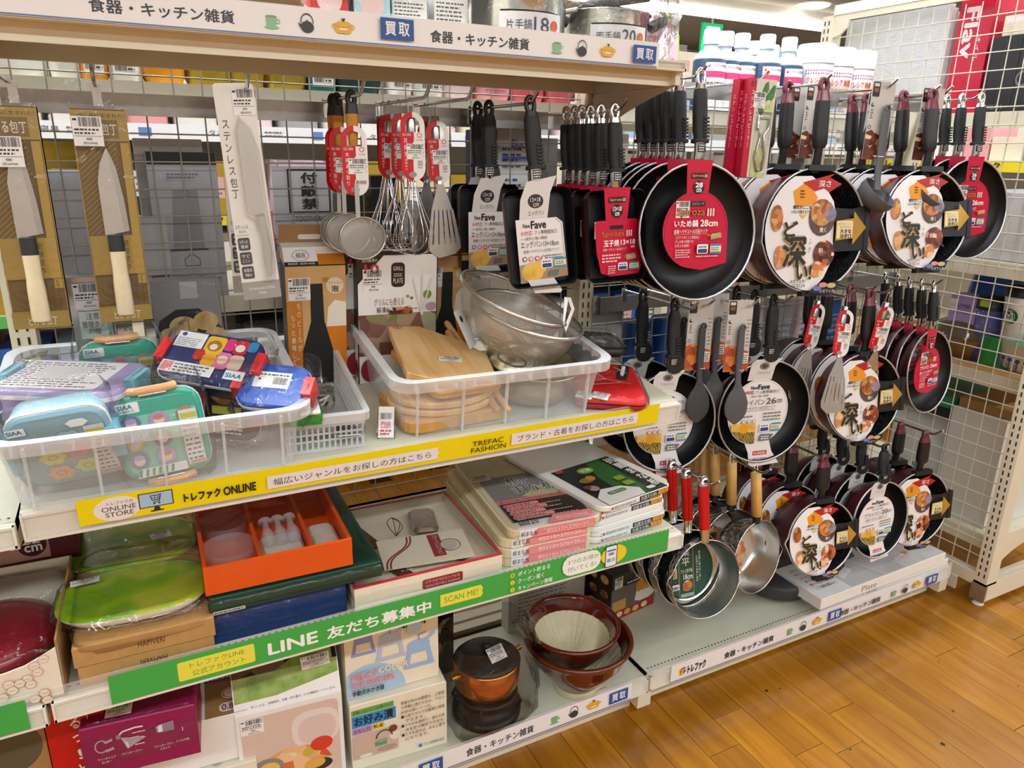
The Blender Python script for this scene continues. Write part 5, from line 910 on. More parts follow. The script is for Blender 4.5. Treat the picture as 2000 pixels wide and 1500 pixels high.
def d_navy(p, W, H):
    p.rr(-W*.46, H*.05, W*.46, H*.95, .02, '#1c2c66'); p.rect(-W*.44, H*.62, -W*.14, H*.94, '#eceff2'); p.disc(-W*.38, H*.88, W*.025, '#2a4a8c'); p.small(-W*.42, H*.64, -W*.16, H*.82, 5, '#777777', 3, .4)
    for x0, z0, x1, z1, c in ((-.12, .55, .08, .92, '#e8c22e'), (.08, .66, .18, .92, '#d83a8a'), (.18, .62, .32, .92, '#c92a3a'), (-.18, .4, -.08, .62, '#c92a2a'), (-.08, .3, .06, .55, '#e9a82e'), (.06, .28, .2, .62, '#e07aa8'), (.32, .7, .42, .92, '#2a8ac9'), (.2, .3, .34, .6, '#d9c2b0')): p.rr(W*x0, H*z0, W*x1, H*z1, .006, c)
    for cx, cz, r_, c in ((-.02, .72, .07, '#b5743a'), (-.02, .69, .04, '#f0e2cc'), (.25, .74, .05, '#e9e4e2'), (.13, .46, .055, '#f2d2c2')): p.disc(W*cx, H*cz, W*r_, c)
    p.rect(-W*.44, H*.08, W*.1, H*.3, '#e4e7ea'); p.small(-W*.3, H*.1, W*.09, H*.28, 3, '#555555', 4, .45); p.rect(-W*.43, H*.1, -W*.32, H*.28, '#d98a8a'); p.rect(W*.22, H*.1, W*.42, H*.28, '#e4e7ea'); p.text('SIAA', W*.24, H*.14, W*.4, H*.22, '#1f86b5', .03)
def d_blue(p, W, H): p.rr(-W*.44, H*.06, W*.44, H*.94, .05, 'box_blue'); p.rect(-W*.3, H*.42, W*.22, H*.78, '#eef1f2'); p.bars(-W*.02, H*.5, W*.18, H*.66, '#333333', 4, 14); p.small(-W*.26, H*.68, W*.2, H*.75, 1, '#666666'); p.disc(-W*.22, H*.6, W*.02, '#333333')
def d_lilac(p, W, H):
    p.rect(-W*.46, H*.1, W*.3, H*.92, '#e9e8ec'); p.small(-W*.43, H*.14, W*.26, H*.88, 12, '#666666', 5, .4); p.rect(-W*.3, H*.35, W*.1, H*.75, '#d5d4d6')
lunch_box('pale blue lunch box standing at the front left of the bin', .135, .135, .055, 'box_sky', 'lid_sky', 'latch_sky', (-.105, 1.205, .012, -6, 12, -8), d_sky, 11, False)
lunch_box('mint lunch box with orange latches and round pictures, front centre of the bin', .128, .136, .055, 'box_mint', 'lid_mint', 'latch_orange', (.018, 1.178, .014, -4, -14, -6), d_mint, 12)
lunch_box('mint lunch box at the back of the bin behind the purple one', .125, .125, .055, 'box_mint', 'lid_mint', 'latch_orange', (-.035, 1.40, .03, 2, -10, 0), d_mint, 13)
lunch_box('navy lunch box with red latches lying tilted on top of the pile', .165, .105, .05, 'box_navy', 'box_navy', 'latch_red', (.075, 1.268, .128, -28, -62, 6), d_navy, 14, False)
lunch_box('bright blue lunch box with white sticker, right end of the bin', .115, .09, .05, 'box_blue', 'box_blue', 'latch_red', (.165, 1.185, .108, -30, -62, 0), d_blue, 15, False)
lunch_box('navy and red lunch box standing between the mint and blue ones', .1, .12, .045, 'box_navy', 'box_navy', 'latch_red', (.115, 1.26, .014, -30, -8, 0), lambda p, W, H: (p.rr(-W*.44, H*.06, W*.44, H*.94, .01, '#3a1c2c'), p.disc(-W*.1, H*.74, W*.24, 'food_fry'), p.rect(-W*.3, H*.4, W*.2, H*.52, '#c9cf4a'), p.small(-W*.3, H*.1, W*.3, H*.38, 5, '#dddddd', 3)), 16, False)
lunch_box('lilac lunch box lying upside down on top at the back left', .19, .15, .055, 'box_lilac', 'box_lilac', 'latch_sky', (-.13, 1.235, .152, -14, -94, 10), d_lilac, 17, False)
# --- wire basket with small packets
def wire_basket():
    t = yth('slotted_basket', 'clear slotted plastic basket of small packets between the two bins', 'basket', .276, 1.372, .0006, -4); W, D, H = .15, .375, .072; w, d = W/2, D/2
    mb = MB(); mb.box(-w+.012, -d+.012, 0, w-.012, d-.012, .002, 'bin_plastic')
    for s in (-1, 1):
        y = s*(d-.012)
        for z0, z1 in ((0, .006), (H-.025, H)): mb.box(-w+.008, y-.001, z0, w-.008, y+.001, z1, 'bin_rim')
        for i in range(14): xx = -w+.012+(W-.026)*i/13; mb.box(xx, y-.0008, .006, xx+.0035, y+.0008, H-.025, 'bin_rim')
        for z in (.02, .033): mb.box(-w+.01, y-.0008, z, w-.01, y+.0008, z+.003, 'bin_rim')
        x = s*(w-.01)
        for z0, z1 in ((0, .006), (H-.01, H)): mb.box(x-.001, -d+.012, z0, x+.001, d-.012, z1, 'bin_rim')
        for i in range(42): yy = -d+.014+(D-.03)*i/41; mb.box(x-.0008, yy, .006, x+.0008, yy+.0032, H-.01, 'bin_rim')
        for z in (.02, .034, .048): mb.box(x-.0008, -d+.012, z, x+.0008, d-.012, z+.003, 'bin_rim')
    tag(mb.build('slotted_walls', t), kind='stuff'); mb = MB(); a = rrect(-w+.008, -d+.01, w-.008, d-.01, .01); b = rrect(-w, -d, w, d, .014); mb.loft([[(*p, H-.002) for p in a], [(*p, H) for p in a], [(*p, H) for p in b], [(*p, H-.014) for p in b]], 'bin_rim', False, False); mb.build('rim', t)
wire_basket()
mat('box_green', '#2f9a44', .5, 0, .04); mat('packet_dark', '#4a4642', .5, 0, .4, 40)
t = yth('small_box', 'small green and white wrapped box on the front edge of the slotted basket', 'box', .222, 1.212, .066, -6, 3); mb = MB(); mb.box(-.034, -.03, 0, .034, .03, .017, 'box_green'); mb.build('carton', t); mb = MB(); mb.prism(rrect(-.033, -.029, .033, .029, .006), .0172, .024, 'paper', c=.002); mb.build('contents', t); crinkle(t, -.036, -.032, -.001, .036, .032, .027, .008, 'film_tight', 21, .0015)
for i, (x, y, h, rz, rx, lab, c) in enumerate(((.262, 1.40, .018, 20, 50, 'clear packet with white label flap inside the slotted basket', 'packet_dark'), (.285, 1.34, .02, -14, 40, 'dark packet with white price flap in the slotted basket', 'packet_dark'), (.25, 1.30, .016, 35, 30, 'small clear packet behind the green box in the basket', 'packet_dark'), (.31, 1.25, .012, -8, 65, 'clear packet with pink and green label at the basket front', 'packet_dark'))):
    t = yth('small_packet', lab, 'packet', x, y, h, rz, rx); crinkle(t, -.03, -.008, 0, .03, .008, .07, .006, 'film', 30+i, .004, 'clear_bag', 4); crinkle(t, -.018, -.004, .004, .018, .004, .03, .004, c, 40+i, .003, 'contents', 3); mb = MB(); mb.box(-.02, -.0105, .038, .02, -.0095, .066, 'paper'); p = Print(mb, (0, -.0105, .038), step=.0003); p.bars(-.012, .012, .012, .022, '#222222', 3, 14); p.small(-.015, .002, .015, .01, 2, '#c9303a' if i == 3 else '#444444', 2); mb.build('header_label', t)
t = yth('small_packet', 'flat clear packet with pink barcode label beside the basket, by the right bin', 'packet', .372, 1.205, .0, -20, -40); mb = MB(); mb.box(-.014, 0, .004, .014, .001, .062, 'paper'); p = Print(mb, (0, 0, .004), step=.0003); p.bars(-.01, .034, .01, .046, '#222222', 5, 12); p.rect(-.009, .018, .008, .03, '#d98a9a'); p.small(-.01, .004, .01, .016, 2, '#c9303a'); mb.build('header_label', t); crinkle(t, -.016, -.002, -.0, .016, .006, .05, .003, 'film', 51, .002)
t = yth('small_box', 'tiny orange boxed gadget at the back of the slotted basket', 'box', .262, 1.515, .012, 0); mb = MB(); mb.box(-.02, -.006, 0, .02, .006, .05, 'food_carrot'); mb.box(-.006, -.0075, .004, .006, -.0058, .036, 'packet_dark'); mb.build('carton', t)
# --- wooden boards, sticks, bowl and strainers in the right bin
ramp_mat('board_wood', [(0, '#c9924a'), (.4, '#dcae6c'), (.6, '#e7c48c'), (1, '#d39c52')], scale=(22, 2, 2), nscale=2.0, rough=.5, detail=5, dist=.6); ramp_mat('board_wood_dark', [(0, '#b57f3c'), (.5, '#c9944e'), (1, '#dcab68')], scale=(18, 2, 2), nscale=2.2, rough=.5, detail=5, dist=.6)
t = yth('cutting_board', 'pale wooden cutting board with clipped corners leaning in the right bin', 'cutting board', .51, 1.335, .1, 0, 5, 3); mb = MB(); mb.prism([(-.083, -.08), (-.015, -.13), (.085, -.115), (.105, -.03), (.08, .035), (-.02, .155), (-.05, .14)], -.008, .008, 'board_wood', c=.002); mb.build('board', t); price_tag(t, (-.005, -.045, .0086), (.95, -.3, 0), (.3, .95, 0), .045, .02); mb = MB(); p = Print(mb, (-.035, .115, .008), (1, 0, 0), (0, 1, 0), .0003); p.disc(0, 0, .009, '#8a6a3a'); p.disc(0, 0, .007, 'board_wood'); p.text('※', -.005, -.005, .005, .005, '#8a6a3a'); mb.build('branded_mark', t)
t = yth('cutting_board', 'wooden board with shade put into its darker colour, lying under the pale one in the right bin', 'cutting board', .525, 1.305, .08, 6, 3, 2); mb = MB(); mb.prism(rrect(-.075, -.105, .075, .105, .02), -.007, .007, 'board_wood_dark', c=.002); mb.build('board', t)  # darker wood here stands in for the shade at the pale board's right
for i, (h, rx_, lab) in enumerate(((.048, .108, 'round-ended wooden board, upper one at the front of the right bin'), (.032, .112, 'round-ended wooden board, lower one at the front of the right bin'))):
    t = yth('cutting_board', lab, 'cutting board', .51, 1.275, h, 4, 2); mb = MB(); mb.prism(circ(0, 0, rx_, 32, .075), 0, .013, 'board_wood', c=.003); mb.build('board', t)
t = yth('cutting_board', 'square wooden tray lying on the bottom of the right bin', 'tray', .515, 1.285, .003, 3); mb = MB(); mb.prism(rrect(-.11, -.085, .11, .085, .03), 0, .026, 'board_wood_dark', c=.004); mb.build('board', t)
def stick(lab, a, b, r0, r1, m):
    a, b = Vector(a), Vector(b); t = thing('wooden_stick', lab, 'stick', a); mb = MB(); mb.tube([(0, 0, 0), (b-a)*.02, (b-a)*.98, b-a], [r0*.8, r0, r1, r1*.8], m, 10); mb.build('stick', t)
stick('long square pale wooden stick leaning out of the right bin', (.612, 1.185, .885), (.588, 1.44, 1.008), .006, .007, 'board_wood'); stick('rounded wooden rolling pin beside the long stick in the right bin', (.592, 1.195, .885), (.575, 1.40, .998), .007, .0085, 'board_wood_dark')
mat('steel_bowl', '#b9b09a', .22, 1, .05, 10)
t = yth('mixing_bowl', 'plain steel bowl under the wire strainers in the right bin', 'bowl', .712, 1.292, .002, 0, 3, 2); mb = MB(); mb.lathe([(.001, .0), (.05, .001), (.075, .014), (.09, .045), (.096, .078), (.1, .079), (.099, .081), (.094, .079), (.088, .046), (.073, .016), (.05, .003), (.001, .002)], 'steel_bowl', 36); mb.build('bowl', t)
def strainer(label, x, y, h, rx, ry, r=.116, tagf=True):
    t = yth('wire_strainer', label, 'strainer', x, y, h, 0, rx, ry, 'wire strainers in the right bin'); pr = [(.03, -.102), (.06, -.094), (.085, -.07), (.102, -.038), (.111, 0)]; n = 40
    mb = MB(); mb.lathe([(.0005, -.104)]+pr, 'wire_cloth', n); me = mb.build('wire_cloth', t); uv = me.data.uv_layers.new(name='UVMap')
    for pl in me.data.polygons:
        for li in pl.loop_indices:
            v = me.data.vertices[me.data.loops[li].vertex_index].co; a = math.atan2(v.y, v.x); 
            if pl.center.x < 0 and a < 0 and abs(pl.center.y) < .02: a += 2*math.pi if pl.center.y > 0 else 0
            uv.data[li].uv = (a/(2*math.pi)*3.2, v.z*5.0)
    mb = MB(); mb.tube([(r*math.cos(R(a)), r*math.sin(R(a)), .001) for a in range(0, 360, 9)], .0042, 'steel', 8, closed=True); mb.build('rim', t)
    mb = MB(); mb.tube([(.03*math.cos(R(a)), .03*math.sin(R(a)), -.105) for a in range(0, 360, 20)], .002, 'steel', 6, closed=True); mb.build('foot_ring', t); return t
t = strainer('wire strainer basket, lower one of the nested pair in the right bin', .70, 1.305, .178, 6, 12)
t = strainer('wire strainer basket on top, with white hang card on its rim', .677, 1.322, .208, 8, 17)
mb = MB(); p = Print(mb, (.02, 0, -.082), (1, 0, 0), (0, 1, 0), .0004); p.disc(-.02, .0, .03, '#e9e6e2'); p.poly([(-.06, -.02), (-.04, .03), (.0, .01), (-.02, -.04)], '#d9a8a0'); p.rect(.03, -.02, .06, .03, '#e9e6e2'); p.rect(.034, -.02, .04, .03, '#c94a4a'); p.disc(-.02, 0, .012, '#c9c2b9'); mb.build('product_card', t)
mb = MB()
def ribbon(pts, w, m='tag_white'):
    for (a, b) in zip(pts, pts[1:]): mb.add([(a[0], a[1]-w, a[2]), (a[0], a[1]+w, a[2]), (b[0], b[1]+w, b[2]), (b[0], b[1]-w, b[2])], [(0, 1, 2, 3)], m)
mb.add([(.05, -.108, .012), (.075, -.1, -.01), (.095, -.07, .03), (.09, -.05, .045), (.075, -.06, .045), (.083, -.075, .03), (.072, -.092, .002), (.06, -.1, .012), (.07, -.07, .045), (.062, -.065, .048)], [(0, 1, 6, 7), (1, 2, 5, 6), (2, 3, 4, 5), (7, 0, 9, 8), (8, 9, 3, 4)], 'tag_white'); mb.build('hang_card', t)
t = yth('hang_card', 'white hang card with a round hole beside the strainers', 'tag', .575, 1.33, .15, 40, 60, 10); mb = MB(); mb.prism(rrect(-.022, -.04, .022, .04, .003), 0, .0006, 'tag_white'); p = Print(mb, (0, 0, .0006), (1, 0, 0), (0, 1, 0)); p.disc(0, .02, .007, 'dark_slot'); mb.build('card', t)
# --- pouches at the right end
mat('pouch_red', '#d40a16', .55, 0, .05, 30); mat('pouch_black', '#121417', .6, 0, .1, 30)
def pouch(label, x, y, h, rz, W, D, H, m, draw=None, rx=0):
    t = yth('tablet_sleeve', label, 'sleeve', x, y, h, rz, rx); mb = MB(); o = rrect(-W/2, -D/2, W/2, D/2, .022, 5); f = lambda s: [(p[0]*s, p[1]*s) for p in o]
    mb.loft([[(*p, 0) for p in f(.94)], [(*p, H*.3) for p in f(1)], [(*p, H*.5) for p in f(1)]], m if m != 'pouch_red' else 'card_red', True, False, True); mb.loft([[(*p, H*.5) for p in f(1)], [(*p, H*.62) for p in f(1)]], 'pouch_black', False, False); mb.loft([[(*p, H*.62) for p in f(1)], [(*p, H*.9) for p in f(.985)], [(*p, H) for p in f(.9)]], m, False, True, True)
    mb.build('sleeve_body', t)
    if draw: mb = MB(); draw(Print(mb, (0, 0, H), (1, 0, 0), (0, 1, 0), .0003)); mb.build('printing', t)
    crinkle(t, -W/2-.006, -D/2-.004, -.001, W/2+.006, D/2+.01, H+.006, .03, 'film', 61, .003); return t
def d_tower(p):
    w = '#f0c6c8'
    for a, b in (((-.075, -.02), (.02, .0)), ((-.075, -.02), (.04, -.035)), ((.02, .0), (.05, .045)), ((.04, -.035), (.062, -.07)), ((.03, -.03), (.02, .0)), ((.045, .03), (.05, -.05))): p.line([a, b], .0016, w); p.line([((a[0]+b[0])/2, (a[1]+b[1])/2-.004), (b[0], b[1])], .001, w)
    for i in range(7): k = i/7; p.line([(-.02+.06*k, -.012+.006*k), (-.015+.06*k, -.024-.008*k)], .0009, w)
    p.ring(.03, -.075, .009, .001, w, 12); p.ring(.015, -.07, .008, .001, w, 12); p.line([(-.01, .04), (.01, .05)], .002, w); p.line([(-.025, .035), (-.005, .048)], .002, w)
t = pouch('red padded sleeve with white tower drawing, wrapped, at the shelf end', .885, 1.262, .0006, -26, .15, .2, .026, 'pouch_red', None); mb = MB(); d_tower(Print(mb, (-.005, .02, .026), (.25, -1, 0), (1, .25, 0), .0004)); mb.build('printing', t)
mb = MB(); mb.prism(rrect(-.012, -.04, .012, .04, .011), .026, .029, 'pouch_black'); mb.prism(rrect(-.004, -.026, .004, .026, .004), .029, .0325, 'tag_white'); o = mb.build('window_tab', t); o.location = (.042, .045, 0); o.rotation_euler = (0, 0, R(-14))
price_tag(t, (-.078, -.098, .0268), (.9, -.3, 0), (.3, .9, 0), .034, .034); price_tag(t, (-.045, -.097, .0268), (.9, -.3, 0), (.3, .9, 0), .034, .034, style=1)
pouch('black padded sleeve lying on the back of the red one', .955, 1.43, .03, -22, .13, .15, .02, 'pouch_black', None, -4)
# --- boxes at the back of the shelf
ramp_mat('beer_art', [(0, '#8a4a12'), (.45, '#c9761c'), (.7, '#d99a4a'), (1, '#e6c79a')], nscale=5, rough=.35, detail=1); mat('beer_side', '#2a1d14', .4, 0, .1); mat('beer_tan', '#d6ac74', .4, 0, .1, 8)
def beer_box(label, x, y, rz):
    t = yth('beer_server_box', label, 'box', x, y, .0005, rz, group='beer server boxes'); W, D, H = .115, .07, .25; mb = MB(); w = W/2; mb.box(-w, 0, 0, w, D, H, 'beer_side'); p = Print(mb, (0, 0, 0), step=.0002)
    p.rect(-w, 0, w, H, 'beer_tan'); p.rect(-w, 0, -w+.03, H*.72, 'beer_art'); p.rr(.018, 0, w, H*.5, .004, '#d97f1c'); p.poly([(.018, H*.5), (.022, H*.66), (.035, H*.72), (w, H*.7), (w, H*.5)], '#f4ead8'); p.poly([(-.032, 0), (-.03, H*.3), (-.012, H*.55), (-.012, H*.86), (.012, H*.86), (.014, H*.55), (.03, H*.3), (.032, 0)], '#1d1f22'); p.disc(.036, H*.84, .017, '#e8d9b8'); p.text('クリーミー', .023, H*.85, .05, H*.875, '#6b4a1a'); p.text('泡', .029, H*.79, .043, H*.84, '#4a3212', .02); p.text('W', .012, H*.87, .024, H*.91, '#b58a1c', .03)
    p.vtext('いつものビールが', -.035, H*.3, H*.86, .009, '#eeeae2', .01); p.vtext('もっと美味しく', -.047, H*.18, H*.62, .009, '#eeeae2', .01); mb.build('carton', t)
    mb = MB(); mb.loft([[(-w, 0, H), (w, 0, H), (w, D, H), (-w, D, H)], [(-w, .03, H+.03), (w, .03, H+.03), (w, D, H+.03), (-w, D, H+.03)]], 'tag_white', False, True); p = Print(mb, (0, 0, H), (1, 0, 0), (0, 1, 1), .0003); p.rect(-w, .0, w, .01, '#1d1a18'); p.ring(-.025, .024, .016, .001, '#555555', 20, .012); p.text('絹泡', -.034, .018, -.016, .03, '#444444'); p.rect(.006, .002, w, .026, '#c97a1c'); p.rect(.006, .026, w, .034, '#efe2c8'); p.text('BEER SERVER', -.05, .003, 0, .007, '#dddddd'); mb.build('lid', t)
    mb = MB(); mb.box(-w, D-.002, H+.03, w, D, H+.065, 'kraft_dark'); p = Print(mb, (0, D-.002, H)); p.rr(-.022, .036, .022, .046, .004, '#e9e6e0'); mb.build('hang_flap', t); price_tag(t, (-w+.004, -.0005, H*.73), w=.042, h=.045); return t
beer_box('beer server box with black bottle picture, behind the slotted basket', .318, 1.475, -4); beer_box('beer server box half hidden behind the strainers and grill boxes', .605, 1.50, -3)
mat('grill_dark', '#2c1a16', .4, 0, .05); ramp_mat('grill_art', [(0, '#4a2b28'), (.4, '#7a5048'), (.55, '#a98a78'), (.7, '#6b7a3a'), (1, '#d9cfc2')], kind='voronoi', nscale=30, rough=.4)
def grill_box(label, x, y, h, rz):
    t = yth('grill_plate_box', label, 'box', x, y, h, rz, -3, group='grill plate boxes'); W, D, H = .168, .03, .272; w = W/2; mb = MB(); mb.box(-w, 0, 0, w, D, H, 'grill_dark'); p = Print(mb, (0, 0, 0), step=.0002); p.poly([(-w+.002, 0), (w-.002, 0), (w-.002, H-.003), (-w+.055, H-.003), (-w+.002, H-.06)], '#efeeec'); p.rect(-w+.002, .06, w-.002, .148, 'grill_art')
    p.text('自然解凍の', -w+.012, H-.016, -w+.042, H-.008, '#e9e2dc', .012); p.text('10', -w+.016, H-.04, -w+.044, H-.02, '#c9303a', .03); p.rr(-.014, H-.068, .014, H-.018, .008, '#2c1a16'); p.text('GRILL', -.01, H-.034, .01, H-.026, '#e6ded6', .01); p.text('PLATE', -.01, H-.06, .01, H-.05, '#e6ded6', .01); p.small(-.009, H-.047, .009, H-.039, 2, '#cfc6bd', 3)
    p.text('グリルにも使える', -.05, H-.106, .012, H-.09, '#9a6a5a', 0); p.text('解凍&グリルプレート', -.045, H-.121, .05, H-.108, '#2a2624', .012); p.disc(.062, H-.086, .009, '#7f9a3c'); p.disc(.07, H-.112, .012, '#b59ab5', .009); p.disc(.02, H-.088, .003, '#7f9a3c'); p.disc(.028, H-.092, .003, '#5a7a2c')
    for k in (-.4, 0, .4): p.line([(.05, H-.13), (.05+.05*math.sin(k), H-.13+.085*math.cos(k))], .003, '#dfdedb')
    p.poly([(-.02, .148), (-.018, .162), (.03, .16), (.03, .148)], 'food_meat'); p.disc(-w+.024, .03, .02, '#8a1a2a', .026); mb.build('carton', t)
    mb = MB(); p = Print(mb, (-w, 0, 0), (0, -1, 0), (0, 0, 1), .0002); p.rect(-D+.002, .0, -.002, .12, '#e6e2de'); p.disc(-D*.5, .03, .012, '#8a1a2a', .02); mb.build('side_print', t); price_tag(t, (-w+.012, -.0006, H-.076), w=.04, h=.046); return t
grill_box('white and brown grill plate box, frontmost in front of its copies', .478, 1.445, .0005, -3)
for i, (x, y, h) in enumerate(((.458, 1.48, .004), (.447, 1.515, .006), (.436, 1.545, .008))): grill_box('brown and white grill plate box, %s of the row behind the whisks' % ('second', 'third', 'rearmost')[i], x, y, h, -3)
t = yth('pan_photo_box', 'grey box with a photo of potatoes frying, behind the navy lunch box', 'box', .085, 1.5, .0005, -2, -4); mb = MB(); mb.box(-.058, 0, 0, .058, .03, .225, C('#8f8f92')); p = Print(mb, (0, 0, 0), step=.0002); p.poly([(-.05, .15), (-.058, .12), (-.058, 0), (.058, 0), (.058, .13), (.02, .17), (-.02, .17)], '#2e2d30'); [p.disc(x, z_, r_, 'food_potato', r_*.85) for x, z_, r_ in ((-.01, .135, .025), (.03, .145, .022), (-.035, .12, .018), (.045, .115, .02), (.01, .11, .018), (-.02, .1, .016))]; p.rect(-.01, .19, .02, .222, '#b5b5ba'); mb.build('carton', t); crinkle(t, -.06, -.003, 0, .06, .032, .228, .004, 'film_tight', 71, .0015)
t = yth('grey_case', 'small ribbed grey case with white price and tag stickers between the gold knives', 'case', -.072, 1.485, .0005, 0, -3); mb = MB(); mb.box(-.03, 0, 0, .03, .025, .245, 'steel'); 
for k in range(14): mb.box(-.029+.0042*k, -.0012, 0, -.027+.0042*k, 0, .15, C('#a9abad'))
mb.build('case', t); price_tag(t, (-.022, -.0022, .19), w=.042, h=.045); mb = MB(); p = Print(mb, (0, -.002, 0), step=.0003); p.rr(-.019, .135, .023, .185, .002, '#dfe0e0'); p.text('注意', -.008, .17, .012, .182, '#222222', .014); p.text('管理タグ', -.016, .155, .02, .167, '#222222', .014); p.text('同梱', -.007, .143, .011, .153, '#222222', .014); mb.build('notice_sticker', t)
# ================================================================== goods on the green shelf
ZG = .5645
mat('box_cream', '#ece4cf', .5, 0, .02); mat('lid_red', '#8e1430', .3, 0, .05, coat=.4); mat('box_maroon', '#5a1524', .5, 0, .05); ramp_mat('green_tray', [(0, '#5f9a0c'), (.45, '#86bf12'), (.55, '#a5cf1e'), (.62, '#c9d436'), (1, '#8cc21a')], nscale=16, rough=.25, coat=.5, detail=1); mat('tray_white', '#eceae6', .3, 0, 0)
mat('orange_card', '#ee5a16', .4, 0, .03); mat('green_card', '#0d3d31', .4, 0, .05); mat('navy_card', '#17366b', .4, 0, .05); mat('glass_clear', '#d9dde0', .05, 0, 0, trans=.75); ramp_mat('kiri_wood', [(0, '#d9c898'), (.5, '#e6d9b2'), (1, '#efe6c8')], scale=(30, 2, 2), nscale=2, rough=.6, detail=4); mat('board_white', '#f1f1ee', .45, 0, 0); mat('pink_label', '#ee8f90', .45, 0, .02)
def carton(t, W, D, H, m, name='carton', draw=None, x=0, z=0, c=.0015):
    mb = MB(); mb.prism([(x-W/2, 0), (x+W/2, 0), (x+W/2, D), (x-W/2, D)], z, z+H, m, c=c)
    if draw: draw(Print(mb, (x, -.0001, z), step=.0002))
    return mb.build(name, t)
t = thing('open_carton', 'cream open carton with hexagon print and a red lid inside, far left', 'box', (-.285, 1.128, ZG), R(-2)); W, D, H = .24, .26, .098; w = W/2
mb = MB(); mb.box(-w, D-.003, 0, w, D, H, 'box_cream'); mb.box(-w, 0, 0, -w+.003, D, H, 'box_cream'); mb.box(w-.003, 0, 0, w, D, H, 'kraft_dark'); mb.box(-w, 0, 0, w, D, .003, 'box_cream')
mb.M = Matrix(((1, 0, 0, 0), (0, 0, -1, .003), (0, 1, 0, 0), (0, 0, 0, 1))); n = 8; mb.prism([(-w, 0), (w, 0), (w, H-.012)]+[(w-.02-(W-.04)*k/n, H-.022-.02*math.sin(math.pi*k/n)**.6) for k in range(n+1)]+[(-w, H-.012)], 0, .003, 'box_cream'); mb.M = Matrix()
p = Print(mb, (0, -.0002, 0), step=.0002)
for hx, hz in ((.1, .07), (.087, .062), (.09, .051), (.076, .044), (.079, .034), (.066, .04), (.053, .043), (.056, .032), (.043, .024), (.094, .016), (.081, .01), (.096, .004)):
    p.poly(circ(hx, hz, .0078, 6, None, math.pi/6*0), '#c99a8a'); p.poly(circ(hx, hz, .0069, 6), '#ece2d0'); p.rect(hx-.004, hz-.0006, hx+.004, hz+.0004, '#c9a292')
mb.build('carton', t); mb = MB(); mb.lathe([(.1, .04), (.102, .05), (.095, .062), (.06, .078), (.02, .084), (.0005, .085)], 'lid_red', 32); mb.lathe([(.0005, .106), (.014, .104), (.02, .098), (.016, .09), (.01, .084)], 'black_plastic', 16); o = mb.build('red_lid', t); o.location = (.01, .12, 0); crinkle(t, -w+.004, .006, .03, w-.004, D-.006, H-.004, .02, 'film', 81, .004)
t = thing('pan_box', 'maroon pan carton behind the hexagon carton, with white size print', 'box', (-.245, 1.412, ZG), 0); carton(t, .2, .1, .15, 'box_maroon', draw=lambda p: (p.rect(-.1, .09, .055, .135, '#b98f7a'), p.disc(.03, .118, .022, '#4a1018'), p.text('22', .016, .121, .042, .134, '#f2eeee', .02), p.text('cm', .018, .106, .044, .118, '#f2eeee', .02), p.text('鍋', -.04, .1, -.024, .116, '#2a1a18', .02)))
for i, (zz, lab, up) in enumerate(((ZG, 'kraft box with lettering upside down, lower one under the green tray', False), (ZG+.036, 'kraft box with dark lettering, upper one under the green tray', True))):
    t = thing('kraft_box', lab, 'box', (-.05, 1.126+.004*(1-i), zz), R(-1.5), 'kraft boxes under the tray'); carton(t, .2-.006*(1-i), .27, .0355, 'kraft', draw=lambda p: p.text('HAPIVERI', -.012, .012, .026, .022, '#3a3026', .006, rot=0 if up else 2))
    if up: crinkle(t, -.102, -.003, .006, .102, .25, .07, .03, 'film', 82, .004)
def tray(label, x, y, z, rz, rx, ry=0):
    t = thing('oval_tray', label, 'tray', (x, y, z), (R(rx), R(ry), R(rz)), 'green trays'); mb = MB(); o = [(.115*math.copysign(abs(math.cos(a))**.72, math.cos(a)), .085*math.copysign(abs(math.sin(a))**.72, math.sin(a))) for a in [2*math.pi*k/36 for k in range(36)]]; f = lambda s, z: [(q[0]*s, q[1]*s, z) for q in o]
    mb.loft([f(.9, 0), f(1, .012), f(1, .014)], 'tray_white', True, False, True); mb.build('tray_base', t); mb = MB(); mb.loft([f(1, .014), f(.96, .017), f(.9, .018)], 'green_tray', False, True, True); mb.build('tray_top', t); crinkle(t, -.12, -.09, -.002, .12, .09, .026, .06, 'film', 83, .003); return t
t = tray('lime green tray in clear wrap on top of the kraft boxes', -.058, 1.225, ZG+.079, -4, -2); price_tag(t, (-.095, .02, .0278), (1, .12, 0), (-.12, 1, 0), .042, .02); t = tray('lime green tray in clear wrap behind the one on the kraft boxes', -.062, 1.43, ZG+.062, -6, 3); price_tag(t, (.04, -.03, .0278), (.95, .3, 0), (-.3, .95, 0), .034, .026)
for k in range(1): t = thing('kraft_box', 'kraft box under the rear green tray', 'box', (-.06, 1.405, ZG), 0, 'kraft boxes under the tray'); carton(t, .2, .14, .058, 'kraft')
# blue, green and orange gift boxes
t = thing('gift_box', 'dark blue wrapped gift box under the green one', 'box', (.158, 1.148, ZG), R(-1)); carton(t, .225, .24, .062, 'navy_card'); crinkle(t, -.117, -.003, -.0, .117, .245, .067, .004, 'film', 84, .0015)
t = thing('gift_box', 'dark green flat gift box between the orange tray box and the blue box', 'box', (.19, 1.132, ZG+.067), R(-1)); carton(t, .285, .385, .03, 'green_card'); crinkle(t, -.146, -.004, -.004, .146, .389, .033, .004, 'film', 85, .0015); mb = MB(); p = Print(mb, (0, -.0007, 0), step=.0003); p.rect(-.14, .0, -.09, .006, '#b9bcb4'); p.small(-.138, .001, -.092, .005, 1, '#444444'); mb.build('sticker', t)
t = thing('gift_tray_box', 'orange open gift box with dividers and glassware under clear film', 'box', (.163, 1.138, ZG+.1005), R(-1.5)); W, D, H = .24, .285, .05; w = W/2; q = .006
